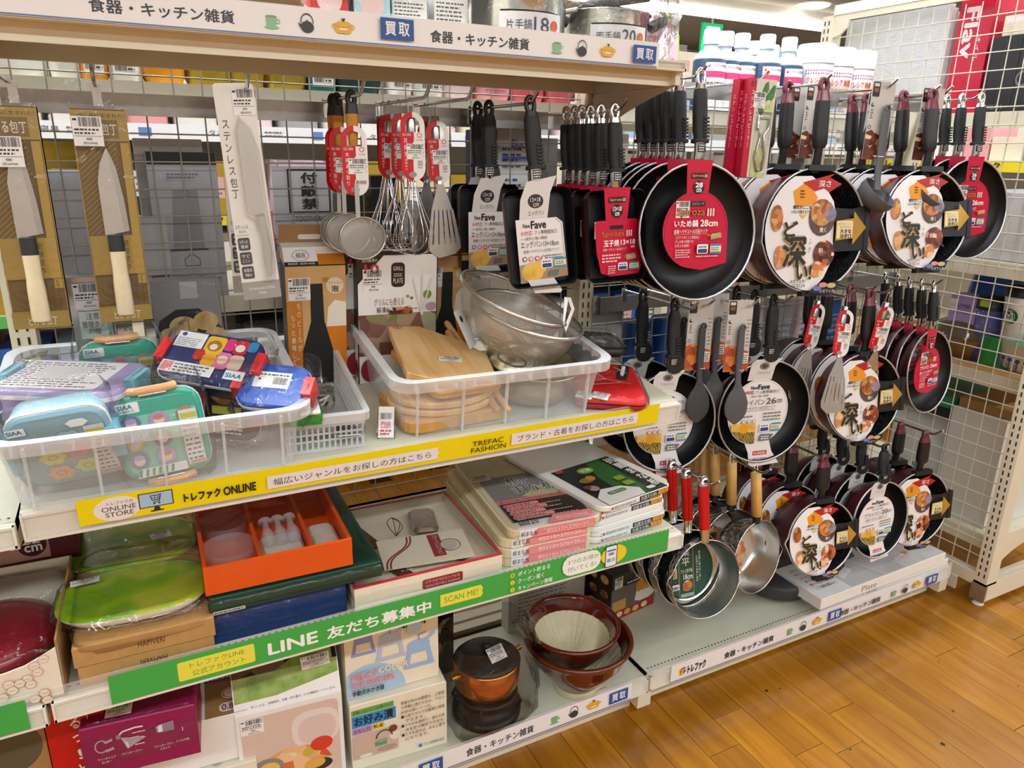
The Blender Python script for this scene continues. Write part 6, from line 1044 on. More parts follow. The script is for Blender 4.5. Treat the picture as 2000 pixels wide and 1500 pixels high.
for x0, y0, x1, y1 in ((-w, 0, w, q), (-w, D-q, w, D), (-w, q, -w+q, D-q), (w-q, q, w, D-q)): MB().box(x0, y0, 0, x1, y1, H, 'orange_card').build('side_panel', t)
MB().box(-w+q, q, 0, w-q, D-q, .004, 'orange_card').build('bottom', t)
for x in (-.03, .055): MB().box(x-.003, q, .004, x+.003, D-q, H-.006, 'orange_card').build('divider', t)
mat('satin', '#ddd6cc', .5, 0, .1, 40, bump=.4)
for x0, x1, y1 in ((-.024, .049, .11), (.061, .11, .12)): mb = MB(); mb.prism(rrect(x0, q+.003, x1, y1, .01), .004, .03, 'satin', c=.006); mb.build('satin_lining', t)
for k in range(3): mb = MB(); mb.lathe([(.0005, 0), (.011, .002), (.013, .02), (.007, .04), (.004, .06), (.012, .064)], 'glass_clear', 14); o = mb.build('glass', t); o.location = (-.008+.021*k, .06, .037); o.rotation_euler = (R(-78), 0, 0)
mb = MB(); mb.lathe([(.0005, 0), (.03, .001), (.042, .012), (.044, .03)], 'glass_clear', 24); o = mb.build('glass_bowl', t); o.location = (-.073, .09, .006); mb = MB(); mb.lathe([(.0005, 0), (.03, .001), (.042, .012), (.044, .03)], 'glass_clear', 24); o = mb.build('glass_bowl', t); o.location = (-.073, .19, .006)
mb = MB(); f = lambda z: [(*p_, z) for p_ in rrect(-w-.001, -.001, w+.001, D+.001, .002)]; mb.loft([f(0), f(H+.0015)], 'film', False, False); n = 9; q2 = random.Random(5)
grid = [[(-w+W*i/n, D*j/n, H+.002+(q2.uniform(-.004, .001) if 0 < i < n and 0 < j < n else 0)) for i in range(n+1)] for j in range(n+1)]; mb.add([v for r_ in grid for v in r_], [(j*(n+1)+i, j*(n+1)+i+1, (j+1)*(n+1)+i+1, (j+1)*(n+1)+i) for j in range(n) for i in range(n)], 'film', True); mb.build('clear_wrap', t)
# cream sweets gift box
t = thing('gift_box', 'cream gift box with red rim, whisk and card inside, beside the wooden boards', 'box', (.424, 1.122, ZG), R(-1)); W, D, H = .288, .3, .056; w = W/2; mat('rim_red', '#a8323a', .4, 0, .03); mat('choco', '#5a2a1c', .5, 0, .05)
for x0, y0, x1, y1 in ((-w, 0, w, .006), (-w, D-.006, w, D), (-w, .006, -w+.006, D-.006), (w-.006, .006, w, D-.006)): MB().box(x0, y0, 0, x1, y1, H, 'box_cream').build('side_panel', t); MB().box(x0-.0005, y0-.0005, H, x1+.0005, y1+.0005, H+.002, 'rim_red').build('red_edge', t)
MB().box(-w+.006, .006, 0, w-.006, D-.006, .03, 'box_cream').build('insert', t)
mb = MB(); p = Print(mb, (0, -.0003, 0), step=.0003); p.rr(-.018, .022, .062, .042, .004, '#9a2a38'); p.text('スウィーツコレクション', -.012, .033, .056, .039, '#efe2d6', .01, rot=2); p.text('SWEETS COLLECTION', -.012, .0255, .056, .0295, '#efe2d6', 0, rot=2); mb.build('label_plate', t)
for x, y, rz, L in ((-.07, .18, 14, .12), (-.045, .03, 20, .09), (.075, .035, 34, .06)): mb = MB(); mb.prism(rrect(-.013, -L/2, .013, L/2, .003), 0, .005, 'choco', c=.001); o = mb.build('wrapped_bar', t); o.location = (x, y+.04, .031); o.rotation_euler = (0, 0, R(rz))
mb = MB()
for k in range(4): a = math.pi*k/4; mb.tube([(.018*math.cos(a)*math.sin(math.pi*u/10), .08*u/10-.02, .018*math.sin(a)*math.sin(math.pi*u/10)*.6+.014) for u in range(11)], .0008, 'black_wire', 5)
o = tag(mb.build('mini_whisk', t), kind='stuff'); o.location = (-.01, .19, .032); o.rotation_euler = (0, 0, R(-10))
mb = MB(); mb.prism(rrect(-.028, -.05, .028, .05, .012), 0, .018, 'aluminium', c=.006); o = mb.build('foil_pack', t); o.location = (.06, .215, .031); o.rotation_euler = (0, 0, R(-12))
mb = MB(); mb.box(-.088, -.05, 0, .088, .05, .0008, C('#ece6d2')); p = Print(mb, (0, 0, .0008), (1, 0, 0), (0, 1, 0), .0003)
for dx in (0, .007): p.line([(-.055+dx+.028*math.tanh(k/2.2), .05*k/5*.98) for k in range(-5, 6)], .0035, '#8f3038')
p.rect(.012, -.032, .036, .044, '#98303a'); p.text('スウィーツコレクション', .021, -.028, .032, .04, '#efe2d6', .008, rot=3); p.ring(.05, .0, .021, .0014, '#98303a', 24); p.disc(.048, .0, .017, '#c9c4bb'); mb.build('greeting_card', t).matrix_local = Matrix.Translation((.02, .09, .05)) @ Euler((R(4), 0, R(-7))).to_matrix().to_4x4()
crinkle(t, -w-.001, -.001, .002, w+.001, D+.001, H+.004, .004, 'film', 86, .0012)
# paulownia boards and white boards
def kiri(label, x, y, z, rz, top):
    t = thing('cutting_board', label, 'cutting board', (x, y, z), R(rz), 'paulownia cutting boards'); W, D = .21, .37; mb = MB(); mb.prism(rrect(-W/2, 0, W/2, D, .025, 5), 0, .0195, 'kiri_wood', c=.0015); mb.build('board', t)
    mb = MB(); p = Print(mb, (0, -.0003, 0), step=.0002); p.rect(-.085, .0005, .085, .019, 'label_white'); p.poly([(-.06, .0005), (-.045, .019), (.085, .019), (.085, .0005)], 'pink_label'); p.text('桐まな板', -.082, .004, -.045, .0155, '#222222', .01); p.text('約210×370×20', -.025, .005, .07, .0145, '#f6f2f0', .014); p.text('mm', .072, .005, .081, .009, '#f6f2f0'); mb.build('edge_label', t)
    if top:
        mb = MB(); p = Print(mb, (0, 0, .0197), (1, 0, 0), (0, 1, 0), .0002); p.rect(-.085, .001, .085, .25, 'label_white'); p.rect(-.085, .13, .085, .25, '#8f8c8a'); p.poly([(-.02, .14), (.05, .19), (.085, .15), (.06, .132), (.0, .13)], '#d9cba2'); p.text('桐', -.03, .195, .012, .235, '#f2f2f2', .05); p.text('桐', -.03, .195, .012, .235, '#3a3634', .015); p.text('まな板', -.03, .15, .075, .19, '#f2f2f2', .05); p.text('まな板', -.03, .15, .075, .19, '#3a3634', .015); p.rect(-.085, .112, .085, .13, 'pink_label'); p.text('軽いから使いやすい水はけの良い桐の板', -.08, .115, .08, .126, '#4a2a2a')
        p.rect(-.085, .03, .085, .112, '#2c2220')
        for k in range(4): z = .1-.019*k; p.rr(-.08, z-.006, -.0+.012*(k % 2), z+.006, .005, 'pink_label'); p.small(-.078, z-.004, -.004, z+.004, 1, '#6a3a3a', k); p.small(-.076, z-.013, .07, z-.0065, 1, '#c9b9b4', k+5)
        p.poly([(-.02, .001), (.0, .03), (.085, .03), (.085, .001)], 'pink_label'); p.text('約210×370×20', .002, .008, .074, .022, '#f6f2f0', .014); p.small(-.08, .008, -.03, .024, 2, '#444444', 9); mb.build('top_label', t); price_tag(t, (-.098, .235, .0204), (1, .1, 0), (-.1, 1, 0), .045, .03)
        crinkle(t, -.107, -.002, -.001, .107, .373, .0225, .02, 'film_tight', 87, .0008)
    return t
for i, (dx, dy, rz) in enumerate(((0, .012, -4), (-.001, .01, -4), (.001, .013, -4.5), (.014, .004, -5))):
    kiri('pale paulownia board with pink edge label, %s of the stack of four' % ('lowest', 'second from the bottom', 'third from the bottom', 'topmost')[i], .69+dx, 1.135+dy, ZG+.0205*i, rz, i == 3)
def white_board(label, x, y, z, rz, th, lab=True, top=False, flip=False):
    t = thing('cutting_board', label, 'cutting board', (x, y, z), R(rz), 'white plastic cutting boards'); W, D = .218, .365; mb = MB(); mb.prism(rrect(-W/2, 0, W/2, D, .028, 5), 0, th, 'board_white', c=.002)
    mb.prism(rrect(W/2-.02, .02, W/2+.006, D-.02, .012), .001, th-.001, 'board_white'); mb.build('board', t)
    if lab:
        mb = MB(); p = Print(mb, (0, -.0004, 0), step=.0002); p.rect(-.085, .0006, .09, th-.0006, 'label_white'); p.rect(.0, .0006, .09, th-.0006, '#2a3330'); p.rect(.058, .0015, .088, th-.0015, '#e9a82e'); p.text('抗菌', .062, .0025, .084, th-.0025, '#c9303a', .01); p.text('抗菌まな板L', .004, .002, .054, th-.002, '#f2f2ee', .014); p.text('約370×220×10', -.074, .0025, -.012, th-.0025, '#555555'); p.disc(-.08, th/2, .003, '#c9303a'); mb.build('edge_label', t)
    if top:
        mb = MB(); p = Print(mb, (0, 0, th+.0002), (1, 0, 0), (0, 1, 0), .0002); p.rect(-.085, .002, .09, .2, '#23282a'); p.poly([(-.02, .002), (.09, .002), (.09, .2), (.02, .2), (-.01, .12)], '#2f6a34'); p.poly([(.045, .002), (.09, .002), (.09, .2), (.06, .2)], '#2a3330'); p.disc(-.01, .165, .022, '#7fae3a', .015); p.text('抗菌', -.024, .158, .004, .172, '#eef2d6', .02); p.poly([(-.085, .002), (-.085, .04), (-.05, .07), (.0, .06), (.03, .03), (.02, .002)], '#eceeea'); p.disc(-.028, .048, .036, '#f2f2ee', .016); p.rr(-.052, .036, .0, .05, .006, '#2f8a4a'); p.text('抗菌率99%以上', -.047, .039, -.004, .047, '#f2f2ee', .01)
        p.disc(-.045, .12, .02, '#8a7a3a', .012); p.disc(-.03, .125, .012, '#c98a3a'); p.disc(-.06, .08, .013, '#b5938a'); p.disc(-.07, .09, .009, '#7a3a4a'); p.rr(.012, .08, .038, .1, .004, '#8fae2e'); p.rr(.012, .05, .038, .07, .004, '#8fae2e'); p.rr(-.08, .18, -.06, .193, .002, '#c9303a')
        p.vtext('抗菌まな板', .072, .01, .19, .026, '#f2f2ee', .02); p.rr(.035, .006, .058, .018, .005, '#eef2ee'); mb.build('top_label', t)
    return t
z = ZG
for i, (th, lb, dx, rz) in enumerate(((.0125, 1, 0, 5), (.0125, 1, .004, 4), (.0125, 0, -.002, 5), (.014, 0, .0, 5), (.0125, 1, -.003, 6), (.0125, 1, -.007, 7), (.0125, 1, .008, 9))):
    top_ = i == 6; white_board(('white plastic cutting board with green and black label, topmost of its stack' if top_ else 'white plastic cutting board, %s from the bottom of its stack' % ('lowest, first', 'second', 'third, unlabelled', 'fourth, thick unlabelled', 'fifth', 'sixth')[i]), .905+dx, 1.15+(.012 if not top_ else 0), z, rz, th, lb, top_); z += th+.0008
# ================================================================== goods on the base decks
ZB = .1185; ZR = .1285
mat('wine_card', '#8e0d50', .38, 0, .03); mat('box_red', '#c20d16', .4, 0, .05); ramp_mat('dark_photo', [(0, '#120d0c'), (.5, '#2a1a16'), (.7, '#5a3426'), (1, '#8a7a5a')], kind='voronoi', nscale=20, rough=.35); ramp_mat('salad', [(0, '#3a4a22'), (.4, '#7a9a3c'), (.7, '#a9bf6a'), (1, '#e2e4cf')], nscale=30, rough=.4)
ramp_mat('seafood', [(0, '#8a3a20'), (.3, '#d97a3c'), (.5, '#efc08a'), (.65, '#e9dcc9'), (.8, '#c9402a'), (1, '#e9a83c')], kind='voronoi', nscale=34, rough=.35); mat('glaze', '#5a1d10', .12, 0, .12, 30, coat=.6); mat('biscuit', '#cfc7a6', .5, 0, .06, 40); mat('copper', '#d9823c', .16, 1, .05, 14); mat('brass', '#c9a24a', .25, 1, .03); mat('black_iron', '#1a1a1c', .45, .2, .1, 40)
t = thing('carton', 'red carton with white sideways lettering, bottom left', 'box', (-.175, 1.215, ZB), R(-3)); carton(t, .085, .25, .365, 'box_red', draw=lambda p: (p.vtext('るっ!と良く回るたこ', -.0, .02, .34, .02, '#f4eeee', .02), p.rect(.0185, .0, .0195, .365, '#e9c9c9'), p.vtext('コーヒーまで届くたたい', .029, .14, .33, .008, '#f4d6d6')))
t = thing('carton', 'brown carton behind the red one at the bottom left corner', 'box', (-.265, 1.225, ZB), R(-3)); carton(t, .09, .2, .35, 'kraft_dark', draw=lambda p: (p.disc(-.01, .3, .05, '#5a5240'), p.small(.01, .18, .03, .25, 5, '#3a3020', 3)))
def d_wine(p):
    w_ = '#e9dfe6'; p.ring(-.058, .062, .013, .0025, '#b9a9b8', 16, None, 40, 320); p.poly([(-.053, .07), (-.036, .074), (-.036, .069), (-.05, .066)], '#b9a9b8'); p.poly([(-.053, .053), (-.036, .057), (-.034, .052), (-.05, .049)], '#b9a9b8')
    p.line([(-.025, .075), (-.015, .083), (.01, .086), (.025, .085)], .003, w_); p.disc(-.024, .074, .005, '#8a7f8a'); p.poly([(-.02, .072), (-.012, .062), (-.01, .048), (-.007, .048), (-.006, .066), (.022, .066), (.028, .063), (.022, .06), (-.008, .059)], w_); p.poly([(.04, .072), (.055, .081), (.085, .083), (.085, .064), (.055, .064)], '#8f7f98'); p.disc(.046, .072, .004, '#4a3f4a'); p.poly([(.053, .078), (.062, .08), (.062, .066), (.053, .066)], w_); p.rect(.1, .058, .102, .066, '#d9c9d6')
    p.text('ワインキャップ', -.068, .036, -.034, .041, w_, .01); p.text('カッター', -.062, .029, -.044, .034, w_, .01); p.text('ワインオープナー', -.022, .037, .018, .042, w_, .01); p.text('ワインオープナー', .042, .036, .08, .041, w_, .01); p.text('スタンド', .052, .029, .072, .034, w_, .01); p.text('ドリル(予備)', .086, .037, .112, .042, w_, .01); p.small(.004, .076, .03, .08, 1, w_, 4); p.small(.0, .068, .02, .071, 1, w_, 5); p.small(.006, .052, .03, .056, 1, w_, 6)
t = thing('carton', 'white carton with wood grain photo lying under the purple wine opener box', 'box', (-.0, 1.255, ZB+.115), R(-5)); carton(t, .19, .22, .105, 'white_card', draw=lambda p: None); mb = MB(); p = Print(mb, (0, 0, .1053), (1, 0, 0), (0, 1, 0), .0003); p.rect(.02, .0, .095, .1, 'kraft_dark'); p.rr(.045, .01, .085, .035, .01, '#f2eeee'); p.text('0.8L', .05, .014, .08, .03, '#8e2a50', .02); p.disc(.066, .06, .016, '#eee6e2'); p.ring(.066, .06, .014, .002, '#b5504a'); p.rect(.02, .1, .09, .15, '#1d1816'); p.small(.024, .104, .088, .146, 5, '#dddddd', 4); mb.build('top_print', t)
t = thing('carton', 'pale cream carton at the bottom under the white one', 'box', (.0, 1.24, ZB), R(-4)); carton(t, .2, .24, .112, 'box_cream'); mb = MB(); p = Print(mb, (0, 0, .1123), (1, 0, 0), (0, 1, 0), .0003); p.disc(.03, .02, .01, '#c9c2ae'); p.line([(.04, .03), (.09, .05)], .001, '#6a6a6a'); p.small(.02, -.0, .03, .005, 1, '#888888'); mb.build('top_print', t)
t = thing('wine_opener_box', 'purple wine opener box with tool drawings, under the green sign', 'box', (-.082, 1.178, ZB+.2235), R(-6), None); mb = MB(); mb.prism([(-.088, 0), (.088, 0), (.088, .14), (-.088, .14)], 0, .104, 'wine_card', c=.002); mb.M = Matrix.Diagonal((.78, 1, 1, 1)); d_wine(Print(mb, (-.018, -.0002, .0), step=.0002)); mb.build('carton', t); crinkle(t, -.0895, -.002, -.0005, .0895, .142, .107, .006, 'film', 91, .0012); price_tag(t, (-.05, .01, .1075), (1, 0, 0), (0, 1, 0), .04, .03)
t = thing('steamer_box', 'white box with seafood photo on the front and salad photo on its lid', 'box', (.17, 1.238, ZB), R(-4.5)); W, D, H = .2, .17, .212; mb = MB(); mb.prism([(-W/2, 0), (W/2, 0), (W/2, D), (-W/2, D)], 0, H, 'white_card', c=.002); p = Print(mb, (0, -.0002, 0), step=.0002)
p.rr(-.092, .0, .092, H-.012, .012, '#d9c2b6'); p.rr(-.0, .1, .092, .185, .03, '#e6dcd8'); p.rr(.012, .105, .085, .17, .025, '#dcc8c4'); p.disc(-.0, .05, .075, 'seafood', .06); p.disc(.055, .1, .022, '#d9402e', .017); p.poly(circ(-.05, .075, .03, 18, .022, .4), '#8f8a86'); p.disc(-.048, .072, .02, '#e9c25a', .015); p.disc(.05, .05, .024, '#2f2b2e', .014); p.disc(.04, .056, .02, '#e0b04a', .012); p.disc(-.075, .06, .012, '#c9b83a'); p.disc(.028, .088, .01, '#c9b83a'); mb.build('carton', t); price_tag(t, (-.092, -.0008, .165), w=.042, h=.034)
mb = MB(); mb.loft([[(-W/2, 0, H), (W/2, 0, H), (W/2, D, H), (-W/2, D, H)], [(-W/2, .03, H+.06), (W/2, .03, H+.06), (W/2, D, H+.14), (-W/2, D, H+.14)]], 'white_card', False, True); mb.build('lid', t)
mb = MB(); p = Print(mb, (0, 0, H), (1, 0, 0), (0, .03, .06), .0004); p.poly([(-.098, .022), (-.02, .022), (.098, .04), (.098, .067), (-.098, .067)], 'salad'); p.text('手ごしらえ、冷凍保存、冷蔵・作り置き、5つの機能を一つでこなす。', -.07, .008, .09, .013, '#444444'); mb.build('lid_front', t)
mb = MB(); p = Print(mb, (0, .03, H+.06), (1, 0, 0), (0, .14, .08), .0004); p.rect(-.099, 0, .099, .155, 'dark_photo'); p.poly([(-.09, .0), (-.02, .0), (.09, .06), (.09, .0)], 'salad'); p.rect(-.095, .04, -.02, .1, 'food_meat'); price = p
for x in (.005, .045): p.poly([(x-.012, .05), (x+.012, .05), (x+.018, .115), (x-.018, .115)], '#5a5044'); p.disc(x, .115, .018, '#2a2420', .008)
p.line([(-.01, .045), (.09, .1)], .002, '#c9a24a'); mb.build('lid_top', t); price_tag(t, (.03, .022, H+.052), (1, .0, 0.05), (0, .03, .06), .055, .024)
# ice slicer box and pickle box
t = thing('ice_slicer_box', 'cream box with blue ice slicer drawings standing on the pickle maker box', 'box', (.383, 1.245, ZB+.166), R(-3)); W, D, H = .196, .2, .165; mb = MB(); mb.prism([(-W/2, 0), (W/2, 0), (W/2, D), (-W/2, D)], 0, H, 'box_cream', c=.002); p = Print(mb, (0, -.0002, 0), step=.0002); p.poly([(-.097, .001)]+[(-.05+.075*math.cos(R(a)), .0+.075*math.sin(R(a))) for a in range(0, 125, 8)]+[(-.097, .058)], '#a9cbe6')
for x, z_, s, c in ((-.06, .1, .9, '#8f9fd0'), (-.005, .075, 1.1, '#b9c4dc'), (.055, .04, 1.15, '#9cbce6')):
    p.poly([(x-.028*s, z_), (x-.02*s, z_+.045*s), (x+.02*s, z_+.045*s), (x+.028*s, z_), (x+.02*s, z_), (x+.015*s, z_+.03*s), (x-.015*s, z_+.03*s), (x-.02*s, z_)], c); p.disc(x, z_+.048*s, .021*s, c, .01*s); p.rect(x-.028*s, z_, x+.028*s, z_+.008*s, c); p.line([(x, z_+.055*s), (x, z_+.068*s), (x+.014*s, z_+.07*s)], .002, '#8a8a92'); p.line([(x+.008*s, z_+.05*s), (x+.03*s, z_+.066*s)], .006*s, c)
p.text('MILKY', -.088, .046, -.035, .06, '#f08f9c', .03); p.text('COLOR', -.032, .05, .03, .064, '#efe6d2', .03); p.text('ICE SLICER', -.088, .03, -.0, .043, '#f08f9c', .03); p.text('手動式氷かき器', -.088, .009, -.022, .022, '#2a2a30', .02); p.text('FEEL SUMMER WITH THIS TASTE!', -.088, .064, -.022, .068, '#7fa8d0'); p.text('誰でも手軽に氷を削れる', -.088, .0245, -.03, .0275, '#444444'); p.text('●製氷カップ●', .02, .143, .07, .152, '#2a2a30', .014); p.disc(.045, .14, .016, '#b9d6ea'); mb.build('carton', t)
t = thing('pickle_maker_box', 'cream box with black text and blue title, under the ice slicer box', 'box', (.387, 1.226, ZB), R(-4)); W, D, H = .206, .19, .164; mb = MB(); mb.prism([(-W/2, 0), (W/2, 0), (W/2, D), (-W/2, D)], 0, H, 'box_cream', c=.002); p = Print(mb, (0, -.0002, 0), step=.0002)
p.rect(-.1, .138, -.012, .152, '#6fae5a'); p.text('手軽においしいお漬けもの', -.097, .141, -.015, .149, '#222222'); p.rect(-.1, .108, -.008, .137, '#2f8fd0'); p.text('お好み漬', -.095, .112, -.014, .134, '#16202a', .03); p.rect(-.1, .092, -.06, .107, '#b98ac0'); p.text('おもし付', -.097, .095, -.063, .105, '#222222', .012); p.rect(-.058, .094, -.034, .107, '#e9c22e'); p.text('K-6', -.055, .097, -.037, .105, '#222222', .02)
p.rect(-.1, .03, -.006, .09, '#cdb5a4'); p.rect(-.055, .05, -.03, .062, '#5a9a7a'); p.disc(-.04, .062, .013, '#7fae92', .004); p.disc(-.012, .068, .012, '#e4e0da'); p.disc(-.016, .085, .009, '#7a3a34'); p.ring(-.035, .07, .018, .003, '#3a3a3c', 16, None, 0, 180); p.disc(-.03, .04, .02, '#b59a88', .006); p.disc(-.075, .036, .014, '#e9e4de', .005)
for i, s_ in enumerate(('季節の旬のお野菜を、ご家庭', 'で手軽に漬けられる、アロン', 'お好み漬シリーズ。', '■小型ですので冷蔵庫に保管', '  できます。', '■フタが半透明で、漬かり具', '  合を目で確認できます。', '■フタを返せば、おもし置き', '  になります。')): z_ = .146-.0115*i; p.text(s_.strip(), .002+(.008 if s_[0] == ' ' else 0), z_-.0085, .002+.0073*len(s_), z_, '#2a2a2a', .006)
p.text('アロン化成株式会社', .048, .018, .095, .026, '#3a3a4a', .008); p.rect(.038, .018, .045, .026, '#2f7fc0'); mb.build('carton', t); price_tag(t, (-.099, -.0008, .034), w=.04, h=.03)
t = thing('carton', 'dark box with green picture behind the copper pot', 'box', (.54, 1.43, ZB), 0); carton(t, .11, .1, .29, 'dark_photo', draw=lambda p: p.disc(.0, .2, .03, 'salad'))
# fondue pot in a bag
t = thing('fondue_pot', 'copper fondue pot on a black stand in a clear bag', 'pot', (.612, 1.275, ZB), R(10)); mb = MB(); mb.lathe([(.0005, .004), (.07, .004), (.078, .0), (.08, .012), (.07, .018), (.058, .022), (.055, .028), (.05, .028)], 'black_iron', 36); mb.build('stand_base', t)
for k in range(4): a = R(45+90*k); mb = MB(); mb.tube([(.07*math.cos(a), .07*math.sin(a), .014), (.08*math.cos(a), .08*math.sin(a), .035), (.068*math.cos(a), .068*math.sin(a), .06)], .004, 'black_iron', 8); mb.build('stand_leg', t)
mb = MB(); mb.tube([(.068*math.cos(R(a)), .068*math.sin(R(a)), .058) for a in range(0, 360, 12)], .0045, 'black_iron', 8, closed=True); mb.build('stand_ring', t)
mb = MB(); mb.lathe([(.0005, .056), (.052, .057), (.066, .066), (.074, .09), (.077, .142), (.073, .144)], 'copper', 40); mb.build('pot_body', t); mb = MB(); mb.lathe([(.073, .143), (.073, .146), (.06, .152), (.03, .157), (.0005, .158)], 'black_iron', 36); mb.lathe([(.0005, .184), (.012, .182), (.014, .174), (.008, .164), (.008, .157)], 'black_iron', 16); mb.build('lid', t)
for s in (-1, 1): mb = MB(); mb.tube([(s*.074, 0, .128), (s*.096, 0, .13)], .007, 'brass', 10); mb.build('side_knob', t)
mb = MB(); mb.tube([(.06, -.03, .03), (.104, .02, .06), (.11, .03, .066)], .004, 'black_iron', 8); mb.build('handle_rod', t)
crinkle(t, -.112, -.095, -.001, .112, .095, .225, .06, 'smoky_film', 92, .009, n=8); price_tag(t, (-.025, -.055, .172), (.93, -.2, .2), (.1, .75, .4), .038, .034)
# mortar bowls
def mortar(label, x, y, z, r, tilt=0):
    t = thing('mortar_bowl', label, 'bowl', (x, y, z), (R(tilt), 0, 0), 'brown mortar bowls'); k = r/.115; mb = MB()
    mb.lathe([(.05*k, 0), (.052*k, .008*k), (.05*k, .016*k)], 'biscuit', 40); mb.lathe([(.05*k, .016*k), (.06*k, .03*k), (.1*k, .085*k), (.104*k, .1*k), (.112*k, .112*k), (.115*k, .118*k), (.113*k, .123*k), (.107*k, .123*k), (.103*k, .118*k), (.098*k, .105*k), (.091*k, .088*k)], 'glaze', 48); mb.build('glazed_bowl', t)
    mb = MB(); n = 60; pr = [(.091*k, .088*k), (.07*k, .055*k), (.045*k, .03*k), (.02*k, .02*k), (.0005, .018*k)]; rings = [[((rr_-(.0012 if j % 2 else 0)*min(1, rr_/.03))*math.cos(2*math.pi*j/n), (rr_-(.0012 if j % 2 else 0)*min(1, rr_/.03))*math.sin(2*math.pi*j/n), zz) for j in range(n)] for rr_, zz in pr]; mb.loft(rings, 'biscuit', False, False, False); mb.build('ridged_inside', t); return t
t = mortar('large brown glazed mortar bowl on the deck, holding the other bowl', .845, 1.255, ZB, .132); price_tag(t, (-.025, -.112, .072), (1, .0, 0), (0, -.6, .9), .034, .016)
t = mortar('brown glazed mortar bowl with cream ridged inside, nested in the larger one', .84, 1.28, ZB+.044, .116, 2); price_tag(t, (-.006, .099, .094), (1, .0, 0), (0, .45, .8), .036, .028)
# egg boiler box, printed carton behind
def d_egg(p): p.rect(-.085, .0, .085, .028, '#b01c20'); p.disc(-.05, .014, .012, '#e9d9b5', .009); p.disc(-.02, .014, .012, '#e2b04a', .009); p.disc(.012, .013, .012, '#d9c28a', .009); p.disc(.045, .014, .012, '#e9dcae', .009); p.rect(-.085, .028, .085, .1, '#6a625e'); p.poly([(.005, .04), (.01, .07), (.075, .07), (.08, .04), (.06, .032), (.025, .032)], '#eceae6'); [p.disc(x, .082, .012, '#d98f2e', .019) for x in (.02, .035, .05, .065)]; p.rect(-.08, .03, -.03, .062, '#c9a25a'); p.text('超高速', .0, .115, .07, .13, '#c9a23a', .02); p.small(-.03, .104, .08, .113, 1, '#dddddd', 3)
t = thing('egg_boiler_box', 'black and red egg boiler box behind the mortar bowls', 'box', (1.135, 1.425, ZR), R(8)); carton(t, .165, .15, .145, C('#1b1716'), draw=d_egg); price_tag(t, (-.075, -.0008, .1), w=.03, h=.035); mb = MB(); p = Print(mb, (-.0827, 0, 0), (0, -1, 0), (0, 0, 1), .0003); [p.disc(-.03-.045*(k % 2), .03+.045*(k//2), .016, ('food_soup', 'food_egg', 'food_meat', 'food_fry', 'food_egg', 'food_soup')[k], .013) for k in range(6)]; mb.build('side_print', t)
t = thing('printed_carton', 'grey white carton with small print behind the copper pot and bowls', 'box', (.905, 1.505, ZB), R(0)); carton(t, .24, .04, .3, C('#c9c9c8'), draw=lambda p: (p.small(-.09, .03, .08, .2, 14, '#777777', 8, .3), p.ring(-.08, .2, .01, .002, '#666666'), p.rect(.118, 0, .12, .3, '#c9a86a')))
# plate boxes and loose accessories at the right
ramp_mat('kitchen_photo', [(0, '#a9a2a0'), (.4, '#c4bfbf'), (.6, '#d6d3d4'), (1, '#b5aeb0')], nscale=9, rough=.35, detail=2)
def plate_box(label, x, y, z, rz):
    t = thing('plate_box', label, 'box', (x, y, z), R(rz), 'white plate boxes'); W, D, H = .56, .17, .034; mb = MB(); mb.prism(rrect(-W/2, 0, W/2, D, .003), 0, H, 'white_card', c=.001); p = Print(mb, (0, -.0002, 0), step=.0002); p.text('Plate', -.11, .008, -.045, .026, '#8a8288', .0); p.rect(-.03, .016, .08, .0165, '#c9c4c8')
    p = Print(mb, (0, 0, H), (1, 0, 0), (0, 1, 0), .0002); p.rect(-.15, .004, .278, .165, 'kitchen_photo'); p.poly([(-.15, .004), (-.02, .004), (-.1, .165), (-.15, .165)], '#d0cccd'); p.line([(-.0, .004), (-.06, .165)], .003, '#efeeee'); p.line([(.1, .004), (.04, .165)], .003, '#efeeee'); p.disc(.16, .06, .014, '#c98a4a', .008)
    for k in range(4): p.disc(.1+.014*k, .045+.003*k, .007, '#ece4d6')
    p.rect(-.06, .12, .0, .13, '#b8283a'); p.text('Plate', .16, .1, .27, .145, '#4a4248', .0)
    for k in range(6): p.text(('大切な人と囲む食卓に', '美味しさを並べる', 'あたたかい一皿を', 'あつあつのまま', '食べられます', 'ご家庭に')[k], -.255, .13-.019*k, -.17, .142-.019*k, '#b8283a' if k in (1, 2, 4) else '#333333', .012)
    mb.build('carton', t); return t
plate_box('white plate box lying at the deck edge under the other one', 1.9, 1.19, ZR, -.8); plate_box('white plate box on top, its Plate lettering facing up', 1.862, 1.172, ZR+.0348, 1.0)
t = thing('lidded_pan', 'dark grey lidded pan lying on the deck behind the plate boxes', 'pan', (1.6, 1.345, ZR), 0); mb = MB(); mb.lathe([(.0005, 0), (.07, 0), (.1, .02), (.105, .05), (.1, .06), (.0005, .064)], 'silicone_dark', 32); mb.build('pan_body', t)
t = thing('strap', 'black buckled strap lying on the plate box', 'strap', (1.755, 1.262, ZR+.07), R(20)); mb = MB(); mb.box(-.02, -.012, 0, .02, .05, .016, 'black_plastic'); mb.box(-.013, .05, .002, .013, .11, .01, 'black_plastic'); mb.build('webbing', t); mb = MB(); mb.tube([(-.016, -.014, .004), (.016, -.014, .004), (.016, -.014, .02), (-.016, -.014, .02)], .0014, 'chrome', 6, closed=True); mb.build('buckle', t); mb = MB(); mb.box(-.045, -.035, .0, .02, .01, .0012, 'paper'); mb.build('tag_card', t)
